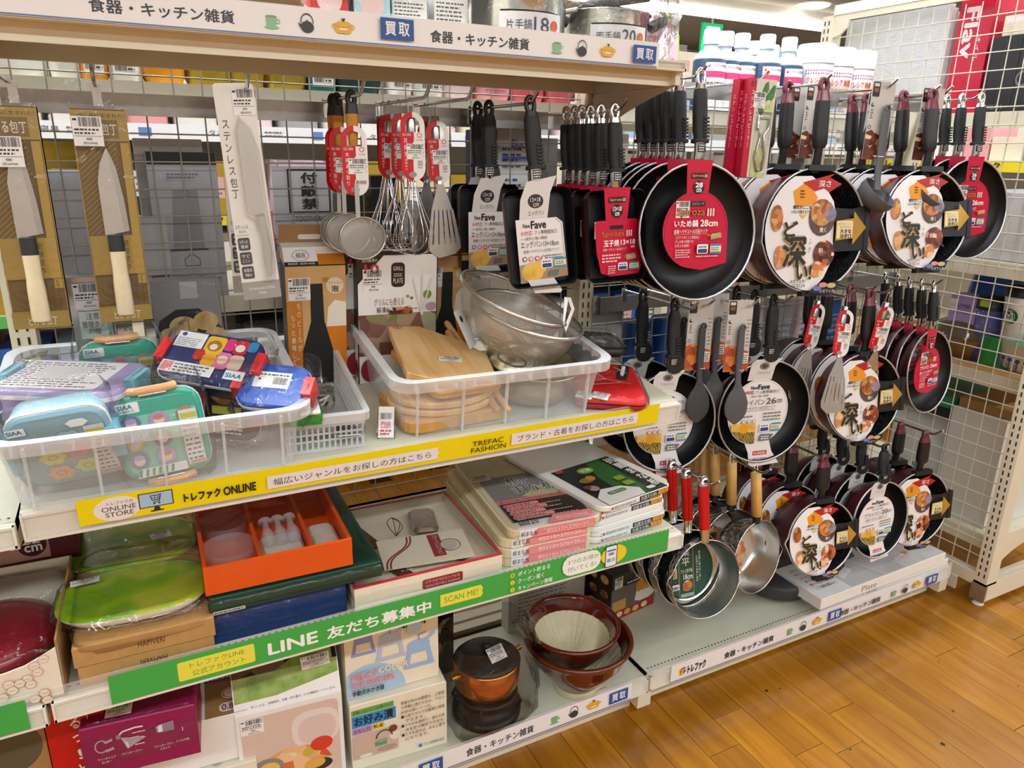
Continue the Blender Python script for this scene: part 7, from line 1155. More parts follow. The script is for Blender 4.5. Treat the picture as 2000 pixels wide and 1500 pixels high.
t = thing('strap', 'short black strap end on the left part of the plate box', 'strap', (1.662, 1.238, ZR+.07), R(-10)); mb = MB(); mb.prism(rrect(-.022, -.008, .022, .008, .003), 0, .012, 'black_plastic', c=.002); mb.build('webbing', t)
t = thing('grey_block', 'dark grey pan base standing behind the black strap', 'pan', (1.79, 1.33, ZR+.0), R(4)); mb = MB(); mb.prism(rrect(-.08, -.05, .08, .05, .02), 0, .075, 'silicone_dark', c=.006); mb.build('base', t)
ramp_mat('leopard', [(0, '#1a1410'), (.45, '#1a1410'), (.5, '#d9b54a'), (1, '#d9b54a')], nscale=60, rough=.4)
t = thing('snack_box', 'maroon box with leopard edge and food photos behind the wooden-handled saucepans', 'box', (1.55, 1.44, .40), R(0)); carton(t, .1, .02, .15, 'box_maroon', draw=lambda p: (p.rect(-.05, .0, -.025, .15, 'leopard'), p.disc(.02, .12, .016, 'food_meat'), p.disc(.035, .09, .016, 'food_soup'), p.rect(.015, .01, .045, .04, '#ddd6d0'), p.small(-.015, .02, .01, .13, 7, '#d9b9b9', 3)))
# ================================================================== top shelf goods, rear side, next aisle, shelves behind the wire panel
ZT = 1.5365; mat('steel_pan', '#c4c4c2', .16, 1, .05, 12)
def steel_pot(label, x, y, r, H, txt, num, loops, rz):
    t = thing('wrapped_saucepan', label, 'saucepan', (x, y, ZT), R(rz)); mb = MB(); mb.lathe([(.0005, 0), (r*.92, 0), (r*.97, .006), (r, H), (r+.004, H+.002), (r+.004, H+.004), (r-.003, H+.003), (r*.5, H+.016), (.0005, H+.02)], 'steel_pan', 40); mb.build('pot_body', t)
    if loops:
        for s in (-1, 1): mb = MB(); mb.tube([(s*r*.98, -.035, H-.02), (s*(r+.025), -.032, H-.006), (s*(r+.045), 0, H+.004), (s*(r+.025), .032, H-.006), (s*r*.98, .035, H-.02)], .0095, 'black_plastic', 10); mb.build('loop_handle', t)
    else: mb = MB(); mb.tube([(r*.98, 0, H-.02), (r+.04, 0, H-.01)], .005, 'steel', 8); mb.tube([(r+.035, 0, H-.012), (r+.06, 0, H-.002), (r+.19, 0, H+.022)], [.008, .0095, .0085], 'black_plastic', 10); mb.build('handle', t)
    mb = MB(); mb.lathe([(.0005, H+.05), (.012, H+.048), (.014, H+.04), (.008, H+.03), (.008, H+.018)], 'black_plastic', 16); mb.build('lid_knob', t)
    th = R(-90-rz); mb = MB(); w = .062; pts = [(r+.0015)*math.sin((i/8-.5)*w*2/r) for i in range(9)]
    for i in range(8):
        a0, a1 = (i/8-.5)*w*2/r, ((i+1)/8-.5)*w*2/r; mb.add([((r+.002)*math.sin(a), -(r+.002)*math.cos(a), z_) for a, z_ in ((a0, .012), (a1, .012), (a1, .06), (a0, .06))], [(0, 1, 2, 3)], 'label_white', True)
    p = Print(mb, (0, 0, 0), step=.0003, fn=lambda u, v: ((r+.003)*math.sin(u/r), -(r+.003)*math.cos(u/r), v)); p.n = Vector((0, -1, 0)); p.text(txt, -.05, .03, -.004, .047, '#44464a', .008); p.text(num, .0, .028, .03, .052, '#44464a', .0); p.disc(.043, .04, .009, '#d9662e'); p.small(-.05, .017, -.01, .022, 1, '#888888'); mb.build('label', t)
    mb2 = crinkle(t, -r-.03, -r-.012, -.001, r+(.05 if loops else .2), r+.012, H+.075, r*.8, 'film', 101, .009, n=8); mb2.rotation_euler = (0, 0, 0); return t
steel_pot('bagged steel saucepan with long black handle on the top shelf', .70, 1.365, .098, .10, '片手鍋', '18', False, -6); steel_pot('bagged steel pot with black loop handles at the top shelf end', .915, 1.385, .092, .085, '両手鍋', '20', True, -10)
for i, (x, c, h, lab) in enumerate(((.335, 'box_red', .1, 'dark red wrapped package on the top shelf beside the clear bags'), (.405, 'box_sky', .09, 'teal clear package on the top shelf'), (.47, 'white_card', .075, 'white package with small print on the top shelf'), (.545, 'tag_white', .085, 'clear bag with pink and white labels beside the bagged saucepan'))):
    t = thing('wrapped_package', lab, 'package', (x, 1.3, ZT), R(-5)); carton(t, .06, .08, h, c, draw=lambda p: p.small(-.026, .01, .026, h*.8, 9, '#555555', 4, .4) if i > 1 else p.disc(0, .05, .02, '#e9c9c9')); crinkle(t, -.034, -.004, 0, .034, .085, h+.012, .01, 'film', 102+i, .004)
# rear shelves of the same gondola
def plain_shelf(label, x0, x1, y0, y1, z, front=False, group='rear shelves of the gondola', m='shelf_cream', lip=.03):
    t = thing('shelf', label, 'shelf', ((x0+x1)/2, y0, z), 0, group); h = (x1-x0)/2; MB().box(-h, 0, -.02, h, y1-y0, 0, m).build('deck', t); MB().box(-h, -.006, -lip, h, 0, .004, m).build('back_edge', t); MB().box(-h, y1-y0, -.04, h, y1-y0+.006, .02, m).build('front_rail', t); return t
for z_, nm in ((1.467, 'upper'), (1.062, 'middle')): plain_shelf('%s rear shelf seen through the wire grid behind the knives' % nm, XL+.02, XM-.02, 1.612, 2.0, z_); plain_shelf('%s rear shelf behind the hanging pans' % nm, XM+.02, XR-.02, 1.612, 2.0, z_-.0)
plain_shelf('low rear shelf behind the wooden-handled saucepans', XM+.02, XR-.02, 1.612, 2.0, .66); plain_shelf('rear base deck behind the left unit', XL+.02, XM-.02, 1.612, 1.66, .12); plain_shelf('rear base deck behind the right unit', XM+.02, XR-.02, 1.612, 2.0, .12)
for n, h in (('pk_orange', '#e39a1c'), ('pk_olive', '#a88a1e'), ('pk_teal', '#0e6a62'), ('pk_dark', '#123a3a'), ('pk_pink', '#e9a0a6'), ('pk_rose', '#e0606e'), ('pk_pale', '#f0d6de'), ('pk_white', '#e9e7e2'), ('pk_blue', '#2f5fa8'), ('pk_navy', '#1d2f6b'), ('pk_silver', '#b9bbbd'), ('bottle_blue', '#2f4a6c'), ('bottle_clear', '#c9dcea'), ('cap_white', '#f0f1f3'), ('pouch_pink', '#f0c3cf'), ('lime', '#a9d636'), ('towel_blue', '#a9c6e6'), ('towel_cream', '#e9dfc6'), ('grey_box', '#a4a5aa'), ('black_box', '#1c1e22')): mat(n, h, .45, 0, .05, 30)
def soft_pack(label, x, y, z, W, D, H, m, seed, draw=None, rz=0, name='soft_package', cat='package', grp=None):
    t = thing(name, label, cat, (x, y, z), R(rz), grp); crinkle(t, -W/2, 0, 0, W/2, D, H, min(W, D)*.3, m, seed, min(.006, W*.05), 'pack_body', 5)
    if draw: mb = MB(); draw(Print(mb, (0, -.0045, 0), step=.0006)); mb.build('printing', t)
    return t
rear = [(-.135, .1, 'pk_white', 'white soft pack at the left end of the upper rear shelf'), (-.06, .05, 'pk_white', 'second white soft pack of the upper rear shelf, blue spot'), (-.015, .045, 'pk_orange', 'orange wrapped pack with barcode on the upper rear shelf'), (.035, .055, 'pk_white', 'white clear pack with black symbols on the upper rear shelf'), (.1, .07, 'pk_orange', 'bright orange pack on the upper rear shelf'), (.18, .08, 'pk_olive', 'olive yellow pack beside the orange ones'), (.25, .06, 'pk_olive', 'olive yellow pack, middle of three on the rear shelf'), (.325, .08, 'pk_olive', 'olive yellow pack beside the teal ones'), (.395, .06, 'pk_teal', 'teal wrapped pack with white barcode strip'), (.475, .1, 'pk_dark', 'dark teal wrapped pack behind the whisk hooks'), (.565, .06, 'pk_white', 'white refill pack with turquoise stripe'), (.63, .07, 'pk_white', 'white refill pack with barcodes'), (.705, .08, 'pk_pale', 'pale pink refill pack on the upper rear shelf'), (.79, .085, 'pk_pink', 'pink refill pack with small print'), (.88, .09, 'pk_rose', 'rose pink refill pack behind the egg pan handles'), (.965, .075, 'pk_rose', 'rose pink refill pack next to the upright')]
for i, (x, W, m, lab) in enumerate(rear): soft_pack(lab, x, 1.622, 1.468, W*1.04, .09, .115, m, 200+i, (lambda p, W=W, i=i: (p.rect(-W*.35, .012, W*.35, .06, '#efece8'), p.bars(-W*.3, .02, W*.05, .04, '#333333', i, 16), p.small(W*.08, .02, W*.32, .055, 4, '#444444', i, .4))) if i in (2, 3, 8, 10, 11) else (lambda p, W=W, i=i: p.small(-W*.35, .01, W*.35, .06, 5, '#b5606e', i, .3)) if i > 12 else None, grp='packs on the upper rear shelf')
for i, (x, lab) in enumerate(((1.09, 'rose pink refill pack behind the black wok handles, left'), (1.17, 'rose pink refill pack behind the black wok handles, right'))): soft_pack(lab, x, 1.625, 1.468, .09, .08, .06, 'pk_rose', 230+i)
for i, (x, y, lab) in enumerate(((1.30, 1.70, 'pink refill pouch with lime edge and white spout, front one at the shelf end'), (1.355, 1.80, 'pink refill pouch with white spout, behind the front pouch'), (1.40, 1.88, 'pink refill pouch with white spout, rearmost of three'))):
    t = thing('refill_pouch', lab, 'pouch', (x, y, 1.468), R(4), 'pink refill pouches'); o = [(-.075, 0), (.075, 0), (.08, .1), (.07, .19), (.03, .235), (-.06, .25), (-.08, .2)]; mb = MB(); mb.M = Matrix(((1, 0, 0, 0), (0, 0, -1, .03), (0, 1, 0, 0), (0, 0, 0, 1))); mb.prism(o, 0, .03, 'pouch_pink', c=.008); mb.prism([(.08, .1), (.07, .19), (.03, .235), (.036, .245), (.079, .196), (.089, .1)], .012, .018, 'lime'); mb.build('pouch_body', t)
    mb = MB(); mb.tube([(.055, .015, .215), (.075, .015, .245)], .01, 'cap_white', 10); mb.build('spout', t); mb = MB(); p = Print(mb, (0, -.0005, 0), step=.0004); p.text('arau.', -.05, .165, .01, .185, '#d94a78', .02); p.text('baby', -.04, .148, .0, .16, '#e06a90', .012); p.disc(-.03, .205, .008, '#d94a78'); p.disc(-.045, .12, .014, '#f4eef0'); p.small(-.02, .105, .06, .14, 3, '#d96a8a', 3); p.rect(-.07, .02, .075, .035, 'lime'); p.rect(-.07, .008, .075, .014, 'lime'); p.small(.02, .05, .07, .1, 4, '#d96a8a', 6); mb.build('printing', t)
def bottle(label, x, y, proto=[]):
    if proto: return dup(proto[0], (x, y, 1.468), None, label)
    t = thing('bottle', label, 'bottle', (x, y, 1.468), R(-10), 'blue bottles with white caps'); proto.append(t); mb = MB(); mb.lathe([(.0005, 0), (.042, 0), (.044, .004), (.044, .135), (.042, .14)], 'bottle_blue', 24); mb.build('bottle_body', t); mb = MB(); mb.lathe([(.042, .14), (.04, .15), (.03, .16), (.018, .166), (.018, .18)], 'bottle_clear', 24); mb.build('neck', t); mb = MB(); mb.lathe([(.0215, .178), (.0215, .212), (.019, .216), (.0005, .217)], 'cap_white', 20); mb.build('cap', t)
    mb = MB(); f = lambda u, v: (.0448*math.sin(u/.0448), -.0448*math.cos(u/.0448), v); n = 8
    for i in range(n): a0, a1 = -.032+.074*i/n, -.032+.074*(i+1)/n; mb.add([f(a0, .01), f(a1, .01), f(a1, .13), f(a0, .13)], [(0, 1, 2, 3)], 'label_white'); mb.add([Vector(f(a, v))*1.002 for a, v in ((a0, .092), (a1, .092), (a1, .108), (a0, .108))], [(0, 1, 2, 3)], C('#e2457f'))
    p = Print(mb, (0, 0, 0), step=.0003, fn=lambda u, v: Vector(f(u, v))*1.006); p.n = Vector((0, 0, 0)); p.small(-.028, .04, .038, .084, 5, '#555555', 3, .35); p.text('トイレの消臭剤', -.01, .117, .038, .125, '#444444', .008); p.disc(-.024, .12, .003, '#d93a5a'); mb.build('label', t); return t
for i, (x, y) in enumerate(((1.475, 1.70), (1.535, 1.71), (1.595, 1.71), (1.665, 1.685), (1.755, 1.69))): bottle('blue bottle with white cap and pink label, %s from the left of the front row' % ('first', 'second', 'third', 'fourth', 'fifth')[i], x, y)
for i, (x, y) in enumerate(((1.62, 1.81), (1.73, 1.80), (1.83, 1.83))): bottle('blue bottle with white cap in the back row, %s from the left' % ('first', 'second', 'third')[i], x, y)
for i, (x, y) in enumerate(((1.85, 1.675), (1.965, 1.70), (2.07, 1.71))):
    t = thing('wipes_tub', 'white tub of wipes with orange and blue print, %s of three from the left' % ('first', 'second', 'third')[i], 'tub', (x, y, 1.468), R(-24), 'white wipes tubs'); mb = MB(); mb.lathe([(.0005, 0), (.05, 0), (.051, .15), (.049, .153)], 'label_white', 28); mb.build('tub_body', t); mb = MB(); mb.lathe([(.053, .15), (.054, .19), (.05, .202), (.0005, .205)], 'cap_white', 28); mb.build('lid', t)
    mb = MB(); f = lambda u, v: (.0515*math.sin(u/.0515), -.0515*math.cos(u/.0515), v); p = Print(mb, (0, 0, 0), step=.0003, fn=f); p.n = Vector((0, 0, 0)); p.text('クレシア', -.04, .095, .005, .112, '#e0622e', .02); p.text('除菌', .01, .094, .034, .112, '#e0622e', .03); p.small(-.04, .072, .036, .09, 2, '#e9a24a', 4); p.small(-.036, .02, .034, .065, 5, '#7a8fd0', 5, .4)
    for k in range(14): p.rect(-.045+.007*k, .128, -.041+.007*k, .132, ('#d95a6a', '#7a8fc9')[k % 2]); p.rect(-.045+.007*k, .12, -.041+.007*k, .124, ('#7a8fc9', '#d95a6a')[k % 2])
    mb.build('label', t)
# middle rear shelf
ZM = 1.063
def rbox(label, x, y, z, W, D, H, m, draw=None, rz=0, name='carton', cat='box', grp=None): t = thing(name, label, cat, (x, y, z), R(rz), grp); carton(t, W, D, H, m, draw=draw); return t
rbox('grey tall box with a picture of a grey bottle, behind the wire grid', .113, 1.622, ZM, .125, .1, .285, 'grey_box', lambda p: (p.rect(-.062, .262, .062, .285, '#1d1f22'), p.text('Stadler Form', -.052, .03, .05, .046, '#26282b', .014), p.poly([(-.032, .1), (.026, .1), (.022, .215), (-.022, .215)], '#85878c'), p.rect(-.038, .096, .032, .1, '#55575c'), p.line([(-.014, .066), (-.014, .08), (0, .09), (.014, .08), (.014, .066), (-.014, .066)], .0012, '#3a3c40'), p.small(-.03, .235, .03, .247, 2, '#6a6c70', 3)))
rbox('white handled lid box standing behind the grey one', .1, 1.75, ZM, .13, .08, .31, 'white_card'); rbox('grey white plain carton behind the gold knives', -.07, 1.63, ZM, .09, .12, .25, 'grey_box'); rbox('olive soft carton above the plain carton behind the gold knives', -.065, 1.78, ZM, .12, .1, .3, 'pk_olive'); rbox('pale grey carton with a barcode mark, left of the grey bottle box', .045, 1.618, ZM, .055, .003, .165, C('#b5b5ba'), lambda p: (p.rect(-.01, .03, .022, .05, '#4a2a3a'), p.bars(-.006, .033, .018, .047, '#d9d0d4', 4, 8)))
soft_pack('clear bag of toothbrush packs with a boxed warning print behind the whisks', .34, 1.625, ZM, .135, .06, .27, 'pk_pale', 240, lambda p: (p.rect(-.06, .0, .062, .26, '#c9c9d0'), p.rect(-.03, .165, .058, .255, '#3a3a40'), p.rect(-.026, .169, .054, .251, '#d0d0d6'), p.vtext('付敵禁', .014, .172, .25, .036, '#2a2a30', .03), p.text('TOOTHBRUSH', -.02, .15, .055, .16, '#55555c'), p.rr(-.02, .115, .06, .135, .003, '#2f4a8c'), p.text('スパイラルキャッチ', -.016, .12, .056, .131, '#eef0f4'), p.rr(-.01, .09, .06, .11, .003, '#2f4a8c'), p.text('ふつう', .01, .093, .045, .107, '#eef0f4'), p.bars(.0, .06, .04, .082, '#444444', 3, 12), p.text('→ Open', -.03, .03, .03, .042, '#444444'), p.text('SUN', -.01, .008, .03, .02, '#55555c'))); soft_pack('pink wrapped pack beside the toothbrush bag', .262, 1.63, ZM, .05, .05, .17, 'pk_pink', 241, lambda p: p.small(-.02, .02, .02, .11, 8, '#a96a76', 3, .3)); soft_pack('crumpled clear bag beside the stainless knife card', .225, 1.66, ZM, .06, .06, .2, 'film', 242)
rbox('navy box behind the egg pan handles', .775, 1.63, ZM, .045, .08, .345, 'pk_navy'); rbox('white and blue printed box behind the egg pan handles', .857, 1.632, ZM, .118, .07, .35, C('#d6d3cf'), lambda p: [p.small(-.045, .05+.07*k, .01, .1+.07*k, 4, '#3a4a8c', k, .4) for k in range(4)]+[p.rect(-.045, .04+.08*k, .05, .046+.08*k, '#4a63b0') for k in range(4)]+[p.text('Blucktry', -.02, .3, .05, .325, '#3a4a8c', 0)])
for i, (x, m, H) in enumerate(((.95, 'pk_silver', .33), (.985, 'pk_blue', .2), (.45, 'black_box', .2), (.53, 'black_box', .24), (.6, 'pk_silver', .18), (.68, 'pk_navy', .2))): rbox('%s carton on the middle rear shelf, %s' % (('silver', 'blue white', 'black', 'black', 'silver', 'navy')[i], ('next to the upright', 'at the upright', 'behind the skimmers', 'behind the whisks', 'behind the turners', 'behind the egg pans')[i]), x, 1.66, ZM, .06, .1, H, m, lambda p: p.small(-.022, .03, .022, .15, 6, '#c9c9cf', 4, .4))
def hang_pack(label, x, y, z, W, H, m, c, i): t = thing('hanging_packet', label, 'packet', (x, y, z), R(3), 'packets hanging in the rear aisle'); carton(t, W, .012, H, m, draw=lambda p: (p.rect(-W*.4, H*.5, W*.4, H*.56, c), p.small(-W*.4, H*.08, W*.4, H*.45, 6, '#666666', i, .4), p.small(-W*.4, H*.6, W*.4, H*.85, 4, '#4a5fa8', i+2, .4))); mb = MB(); mb.tube([(0, .006, H-.005), (0, .006, H+.012), (0, .12, H+.012)], .0025, 'chrome', 6); mb.build('hook_wire', t)
for i, (x, y, z_) in enumerate(((1.2, 1.72, 1.22), (1.30, 1.76, 1.17), (1.42, 1.74, 1.18), (1.52, 1.74, 1.18), (1.62, 1.76, 1.17), (1.75, 1.74, 1.19), (1.86, 1.76, 1.18), (1.98, 1.74, 1.18))): hang_pack('white brush packet with red stripe hanging behind the upper pans, %s from the left' % ('first', 'second', 'third', 'fourth', 'fifth', 'sixth', 'seventh', 'eighth')[i], x, y, z_, .075, .19, 'pk_white', '#c9404a' if i % 2 else '#3a5fb0', i)
soft_pack('silver foil pouch behind the black padded sleeve', 1.135, 1.63, .68, .13, .06, .27, 'pk_silver', 250); 
t = soft_pack('blue detergent bottle bag behind the black pan handles, left', 1.27, 1.64, .662, .1, .08, .24, 'pk_blue', 251, lambda p: (p.rect(-.03, .17, .02, .22, '#e4e6e4'), p.rect(-.02, .155, .02, .168, '#d9c92e'))); soft_pack('blue detergent bottle bag behind the black pan handles, right', 1.385, 1.64, .662, .1, .08, .245, 'pk_blue', 252)
for i, (x, m) in enumerate(((1.5, 'pk_white'), (1.6, 'pk_blue'), (1.7, 'pk_white'), (1.82, 'pk_silver'), (1.93, 'pk_pale'), (2.05, 'pk_blue'))): soft_pack('%s refill pack on the low rear shelf, %s from the left behind the middle pans' % (('white', 'blue', 'white', 'silver', 'pale', 'blue')[i], ('first', 'second', 'third', 'fourth', 'fifth', 'sixth')[i]), x, 1.64, .662, .09, .07, .26, m, 260+i, lambda p: p.small(-.035, .06, .035, .2, 7, '#8a90a8', 4, .4), grp='refill packs on the low rear shelf')
# next aisle: shelving facing us
YF = 2.92
t = thing('far_shelving', 'long cream shelving across the next aisle with towel and bedding signs', 'shelving', (2.0, YF, 0)); 
for x in (-3.2, -2.0, -.8, .4, 1.6, 2.8): MB().box(x-.02, .02, 0, x+.02, .42, 1.75, 'shelf_cream').build('upright', t)
MB().box(-3.2, .42, 0, 2.8, .44, 1.75, 'shelf_white').build('back_panel', t)
for z_ in (.12, .48, .8, 1.12, 1.415, 1.7): MB().box(-3.2, 0, z_-.03, 2.8, .42, z_, 'shelf_cream').build('shelf_board', t)
for k in range(5):
    x = -3.18+1.2*k; mb = MB(); mb.box(x, -.006, 1.375, x+1.16, -.003, 1.43, C('#eef0f4')); p = Print(mb, (x, -.0062, 1.375), step=.0006); 
    for j in range(2): p.text('タオル・寝具', .28+.58*j, .02, .45+.58*j, .04, '#4a4c52', .014); p.rect(.06+.58*j, .014, .1+.58*j, .042, '#5a86c9'); p.small(.47+.58*j, .018, .54+.58*j, .042, 2, '#777777', 3)
    mb.build('sign_strip', t); mb = MB(); mb.box(x+.1, -.006, 1.085, x+1.0, -.003, 1.125, C('#ecd92a')); p = Print(mb, (x, -.0062, 1.085), step=.0006); p.text('トレファク', .5, .008, .66, .032, '#3a3a20', .03); p.text('トレファク', .14, .008, .3, .032, '#3a3a20', .03); mb.build('sign_strip', t); mb = MB(); mb.box(x+.05, -.006, .765, x+.9, -.003, .805, C('#5fb85a')); mb.build('sign_strip', t)
cols = [('towel_blue', 'pale blue'), ('pk_white', 'white'), ('pk_pink', 'pink'), ('towel_cream', 'cream'), ('pk_pale', 'pale pink'), ('grey_box', 'grey'), ('black_box', 'black'), ('pk_olive', 'olive'), ('pk_blue', 'blue')]
q9 = random.Random(11); onum = ['first', 'second', 'third', 'fourth', 'fifth', 'sixth', 'seventh', 'eighth', 'ninth', 'tenth', 'eleventh', 'twelfth', 'thirteenth', 'fourteenth', 'fifteenth', 'sixteenth', 'seventeenth', 'eighteenth', 'nineteenth', 'twentieth', 'twenty-first', 'twenty-second']
for r_, (z_, nm, kind, cat, hs) in enumerate(((1.7, 'top', 'linen_pack', 'linen', (.12, .2)), (1.415, 'sign-strip', 'folded_towel', 'towel', (.12, .2)), (1.12, 'yellow-strip', 'linen_pack', 'linen', (.1, .22)), (.8, 'green-strip', 'carton', 'box', (.15, .26)), (.48, 'low', 'carton', 'box', (.14, .25)))):
    x = -.85; i = 0
    while x < 3.6 and i < 22:
        W = q9.uniform(.14, .27); H = q9.uniform(*hs); c, cn = q9.choice(cols[:6] if r_ < 2 else cols); t = thing(kind, '%s %s on the %s board of the far shelving, %s from the left' % (cn, kind.replace('_', ' '), nm, onum[i]), cat, (x+W/2, YF+.05+q9.uniform(0, .04), z_+.0005), 0, 'goods on the far shelving')
        if kind == 'folded_towel':
            for k in range(3): mb = MB(); mb.prism([(*p_,) for p_ in rrect(-W/2+.006, 0, W/2-.006, .25, .02)], .001+k*H/3, (k+1)*H/3-.002, c if k != 1 else q9.choice(cols[:5])[0], c=.008); mb.build('fold', t)
        else: carton(t, W-.012, .25, H, c, draw=lambda p, W=W, H=H, i=i: (p.rect(-W*.3, H*.3, W*.3, H*.7, ('#e9e7e2', '#c9d6e6', '#d9a8a0')[i % 3]), p.small(-W*.25, H*.35, W*.25, H*.65, 3, '#666666', i, .4)))
        x += W+.008; i += 1
# shelves of the gondola behind the wire panel
def xshelf(label, z_, wood=False):
    t = thing('shelf', label, 'shelf', (2.325, 1.575, z_), 0, 'shelves behind the wire panel'); MB().box(0, -.43, -.018, .42, .43, 0, 'kraft' if wood else 'shelf_cream').build('deck', t); MB().box(-.004, -.43, -.045, .0, .43, -.002, 'shelf_cream').build('back_edge', t)
for z_, nm, w_ in ((1.497, 'top shelf behind the wire panel under the red box', 0), (1.068, 'second shelf behind the wire panel under the white box', 0), (.735, 'third shelf behind the wire panel with a wooden board on it', 1), (.215, 'bottom shelf behind the wire panel near the floor', 0)): xshelf(nm, z_, w_)

film_mat('milky_sheet', .25, base='#e4e6ea', rough=.25, bump=.2, scale=40)
for k in range(4): t = thing('plastic_sheet_pack', 'milky plastic sheet pack standing behind the wire panel, %s from the wall side' % onum[k], 'sheet', (2.35+.018*k, 1.62, 1.4985), 0, 'milky plastic sheet packs'); mb = MB(); mb.box(0, 0, 0, .012, .385, .32-.01*k, 'milky_sheet' if k == 0 else 'pk_white'); mb.build('sheets', t)
def xbox(label, x, y0, y1, z_, H, D, m, draw=None, cat='box', name='carton'):
    t = thing(name, label, cat, (x, (y0+y1)/2, z_), R(-90)); carton(t, y1-y0, D, H, m, draw=draw); return t
xbox('red box with sideways white lettering behind the wire panel', 2.36, 1.495, 1.60, 1.4985, .36, .25, 'peeler_red', lambda p: (p.text('Flav', -.03, .16, .01, .3, '#f0dfe2', .03, rot=3), p.text('オイル', .014, .15, .028, .22, '#f0dfe2', .01, rot=3)))
xbox('black box with a photo of a steel cooking pot behind the wire panel', 2.365, 1.17, 1.49, 1.4985, .21, .28, 'black_box', lambda p: (p.rr(-.02, .02, .12, .1, .01, '#8f959c'), p.disc(.05, .1, .075, '#4a4f58', .025), p.rr(.035, .115, .065, .15, .006, '#3a3f48'), p.ring(-.045, .09, .022, .006, '#6a7078', 14), p.text('STEAM', -.14, .008, -.09, .02, '#8a8f98'), *[p.line([(-.15+.04*k, .02), (-.15+.04*k, .2)], .002, '#3a3d44') for k in range(4)]))
xbox('kraft carton on top of the black pot box', 2.37, 1.16, 1.36, 1.71, .16, .22, 'kraft', lambda p: p.rect(.0, .08, .04, .086, '#5fa04a')); xbox('pale yellow small carton between the red and kraft boxes', 2.38, 1.385, 1.47, 1.71, .055, .2, 'towel_cream', lambda p: p.rect(-.04, .035, .04, .05, '#e9eef2'))
xbox('large white box on the second shelf behind the wire panel', 2.36, 1.2, 1.5, 1.0695, .2, .34, C('#c9c9ca'))
# things low behind the panel
mat('bright_bag', '#1459c0', .4, 0, .1, 20); mat('box_green2', '#2f8a6a', .6, 0, .05)
soft_pack('blue soft bag behind the white cup, in the wire panel shelves', 2.55, 1.35, .736, .3, .12, .26, 'bright_bag', 280, rz=-60)
t = xbox('lilac coffee packet in a clear cup on the third shelf', 2.42, 1.40, 1.49, .736, .2, .07, C('#a98fc9'), lambda p: (p.text('COFFEE', -.03, .16, .02, .172, '#3a2a5a', .01), p.text('VON WEGEN', -.03, .14, .025, .152, '#3a2a5a', .01), p.rect(-.045, .15, -.02, .185, '#eeeeee')), 'packet'); t = thing('tumbler', 'dark tumbler with violet pattern and black lid', 'cup', (2.44, 1.365, .736)); mb = MB(); mb.lathe([(.0005, 0), (.034, 0), (.042, .17)], C('#5a5fb0'), 24); mb.build('cup_body', t); mb = MB(); mb.lathe([(.045, .17), (.045, .21), (.0005, .215)], 'black_plastic', 24); mb.build('lid', t); mb = MB(); p = Print(mb, (-.0455, .014, .18), (0, -1, 0), (0, 0, 1)); p.rr(0, 0, .03, .02, .004, '#a9c94a'); mb.build('label', t)
t = thing('paper_cup', 'white cup with round green emblem and black lid', 'cup', (2.43, 1.283, .736)); mb = MB(); mb.lathe([(.0005, .09), (.03, .09), (.04, .225)], 'cap_white', 28); mb.build('cup_body', t); mb = MB(); mb.lathe([(.043, .225), (.043, .26), (.0005, .264)], 'black_plastic', 28); mb.build('lid', t); mb = MB(); f = lambda u, v: (-(.0385)*math.cos(u/.0385), -(.0385)*math.sin(u/.0385), v); p = Print(mb, (0, 0, 0), step=.0004, fn=f); p.n = Vector((-1, 0, 0)); p.disc(.0, .165, .0245, '#1d6a4c'); p.ring(0, .165, .017, .001, '#f2f2f0', 20); p.disc(0, .165, .0125, '#f2f2f0'); p.disc(0, .167, .0065, '#1d6a4c'); p.disc(0, .168, .004, '#f2f2f0'); p.poly([(-.004, .176), (0, .18), (.004, .176), (.002, .172), (-.002, .172)], '#1d6a4c'); [p.line([(s*.004, .156), (s*.0095, .164), (s*.008, .172)], .002, '#1d6a4c') for s in (-1, 1)]; p.small(-.014, .182, .014, .187, 1, '#f2f2f0', 3); p.small(-.014, .1425, .014, .147, 1, '#f2f2f0', 4); mb.build('emblem', t)
rbox('stack of pale boxes under the white cup', 2.46, 1.25, .736, .12, .1, .088, 'box_green')
film_mat('brown_glass', .45, base='#6a5a48', tint='#c9b9a0', rough=.08, bump=.1)
t = thing('glass_lid_pan', 'brown pan with tinted glass lid wrapped in clear film on the third shelf', 'pan', (2.50, 1.44, .736), (0, 0, 0)); mb = MB(); mb.lathe([(.0005, .0), (.1, .0), (.125, .06), (.13, .065)], 'kraft_dark', 32); mb.build('pan_body', t); mb = MB(); mb.lathe([(.132, .066), (.11, .1), (.06, .125), (.0005, .132)], 'brown_glass', 32); mb.build('glass_lid', t); mb = MB(); mb.lathe([(.0005, .16), (.016, .158), (.02, .148), (.01, .138), (.01, .13)], 'black_plastic', 16); mb.build('lid_knob', t); crinkle(t, -.14, -.14, 0, .14, .14, .17, .1, 'film', 281, .01)
t = thing('enamel_pot', 'cream enamel pot with blue flower pattern and clear lid', 'pot', (2.46, 1.225, .736)); mb = MB(); mb.lathe([(.0005, 0), (.07, 0), (.085, .02), (.09, .085), (.093, .088)], 'box_cream', 36); mb.build('pot_body', t); mb = MB(); mb.lathe([(.094, .088), (.08, .105), (.04, .118), (.0005, .122)], 'glass_clear', 32); mb.build('lid', t); mb = MB(); f = lambda u, v: (-.0895*math.cos(u/.0895), -.0895*math.sin(u/.0895), v); p = Print(mb, (0, 0, 0), step=.0012, fn=f); p.n = Vector((-1, 0, 0))
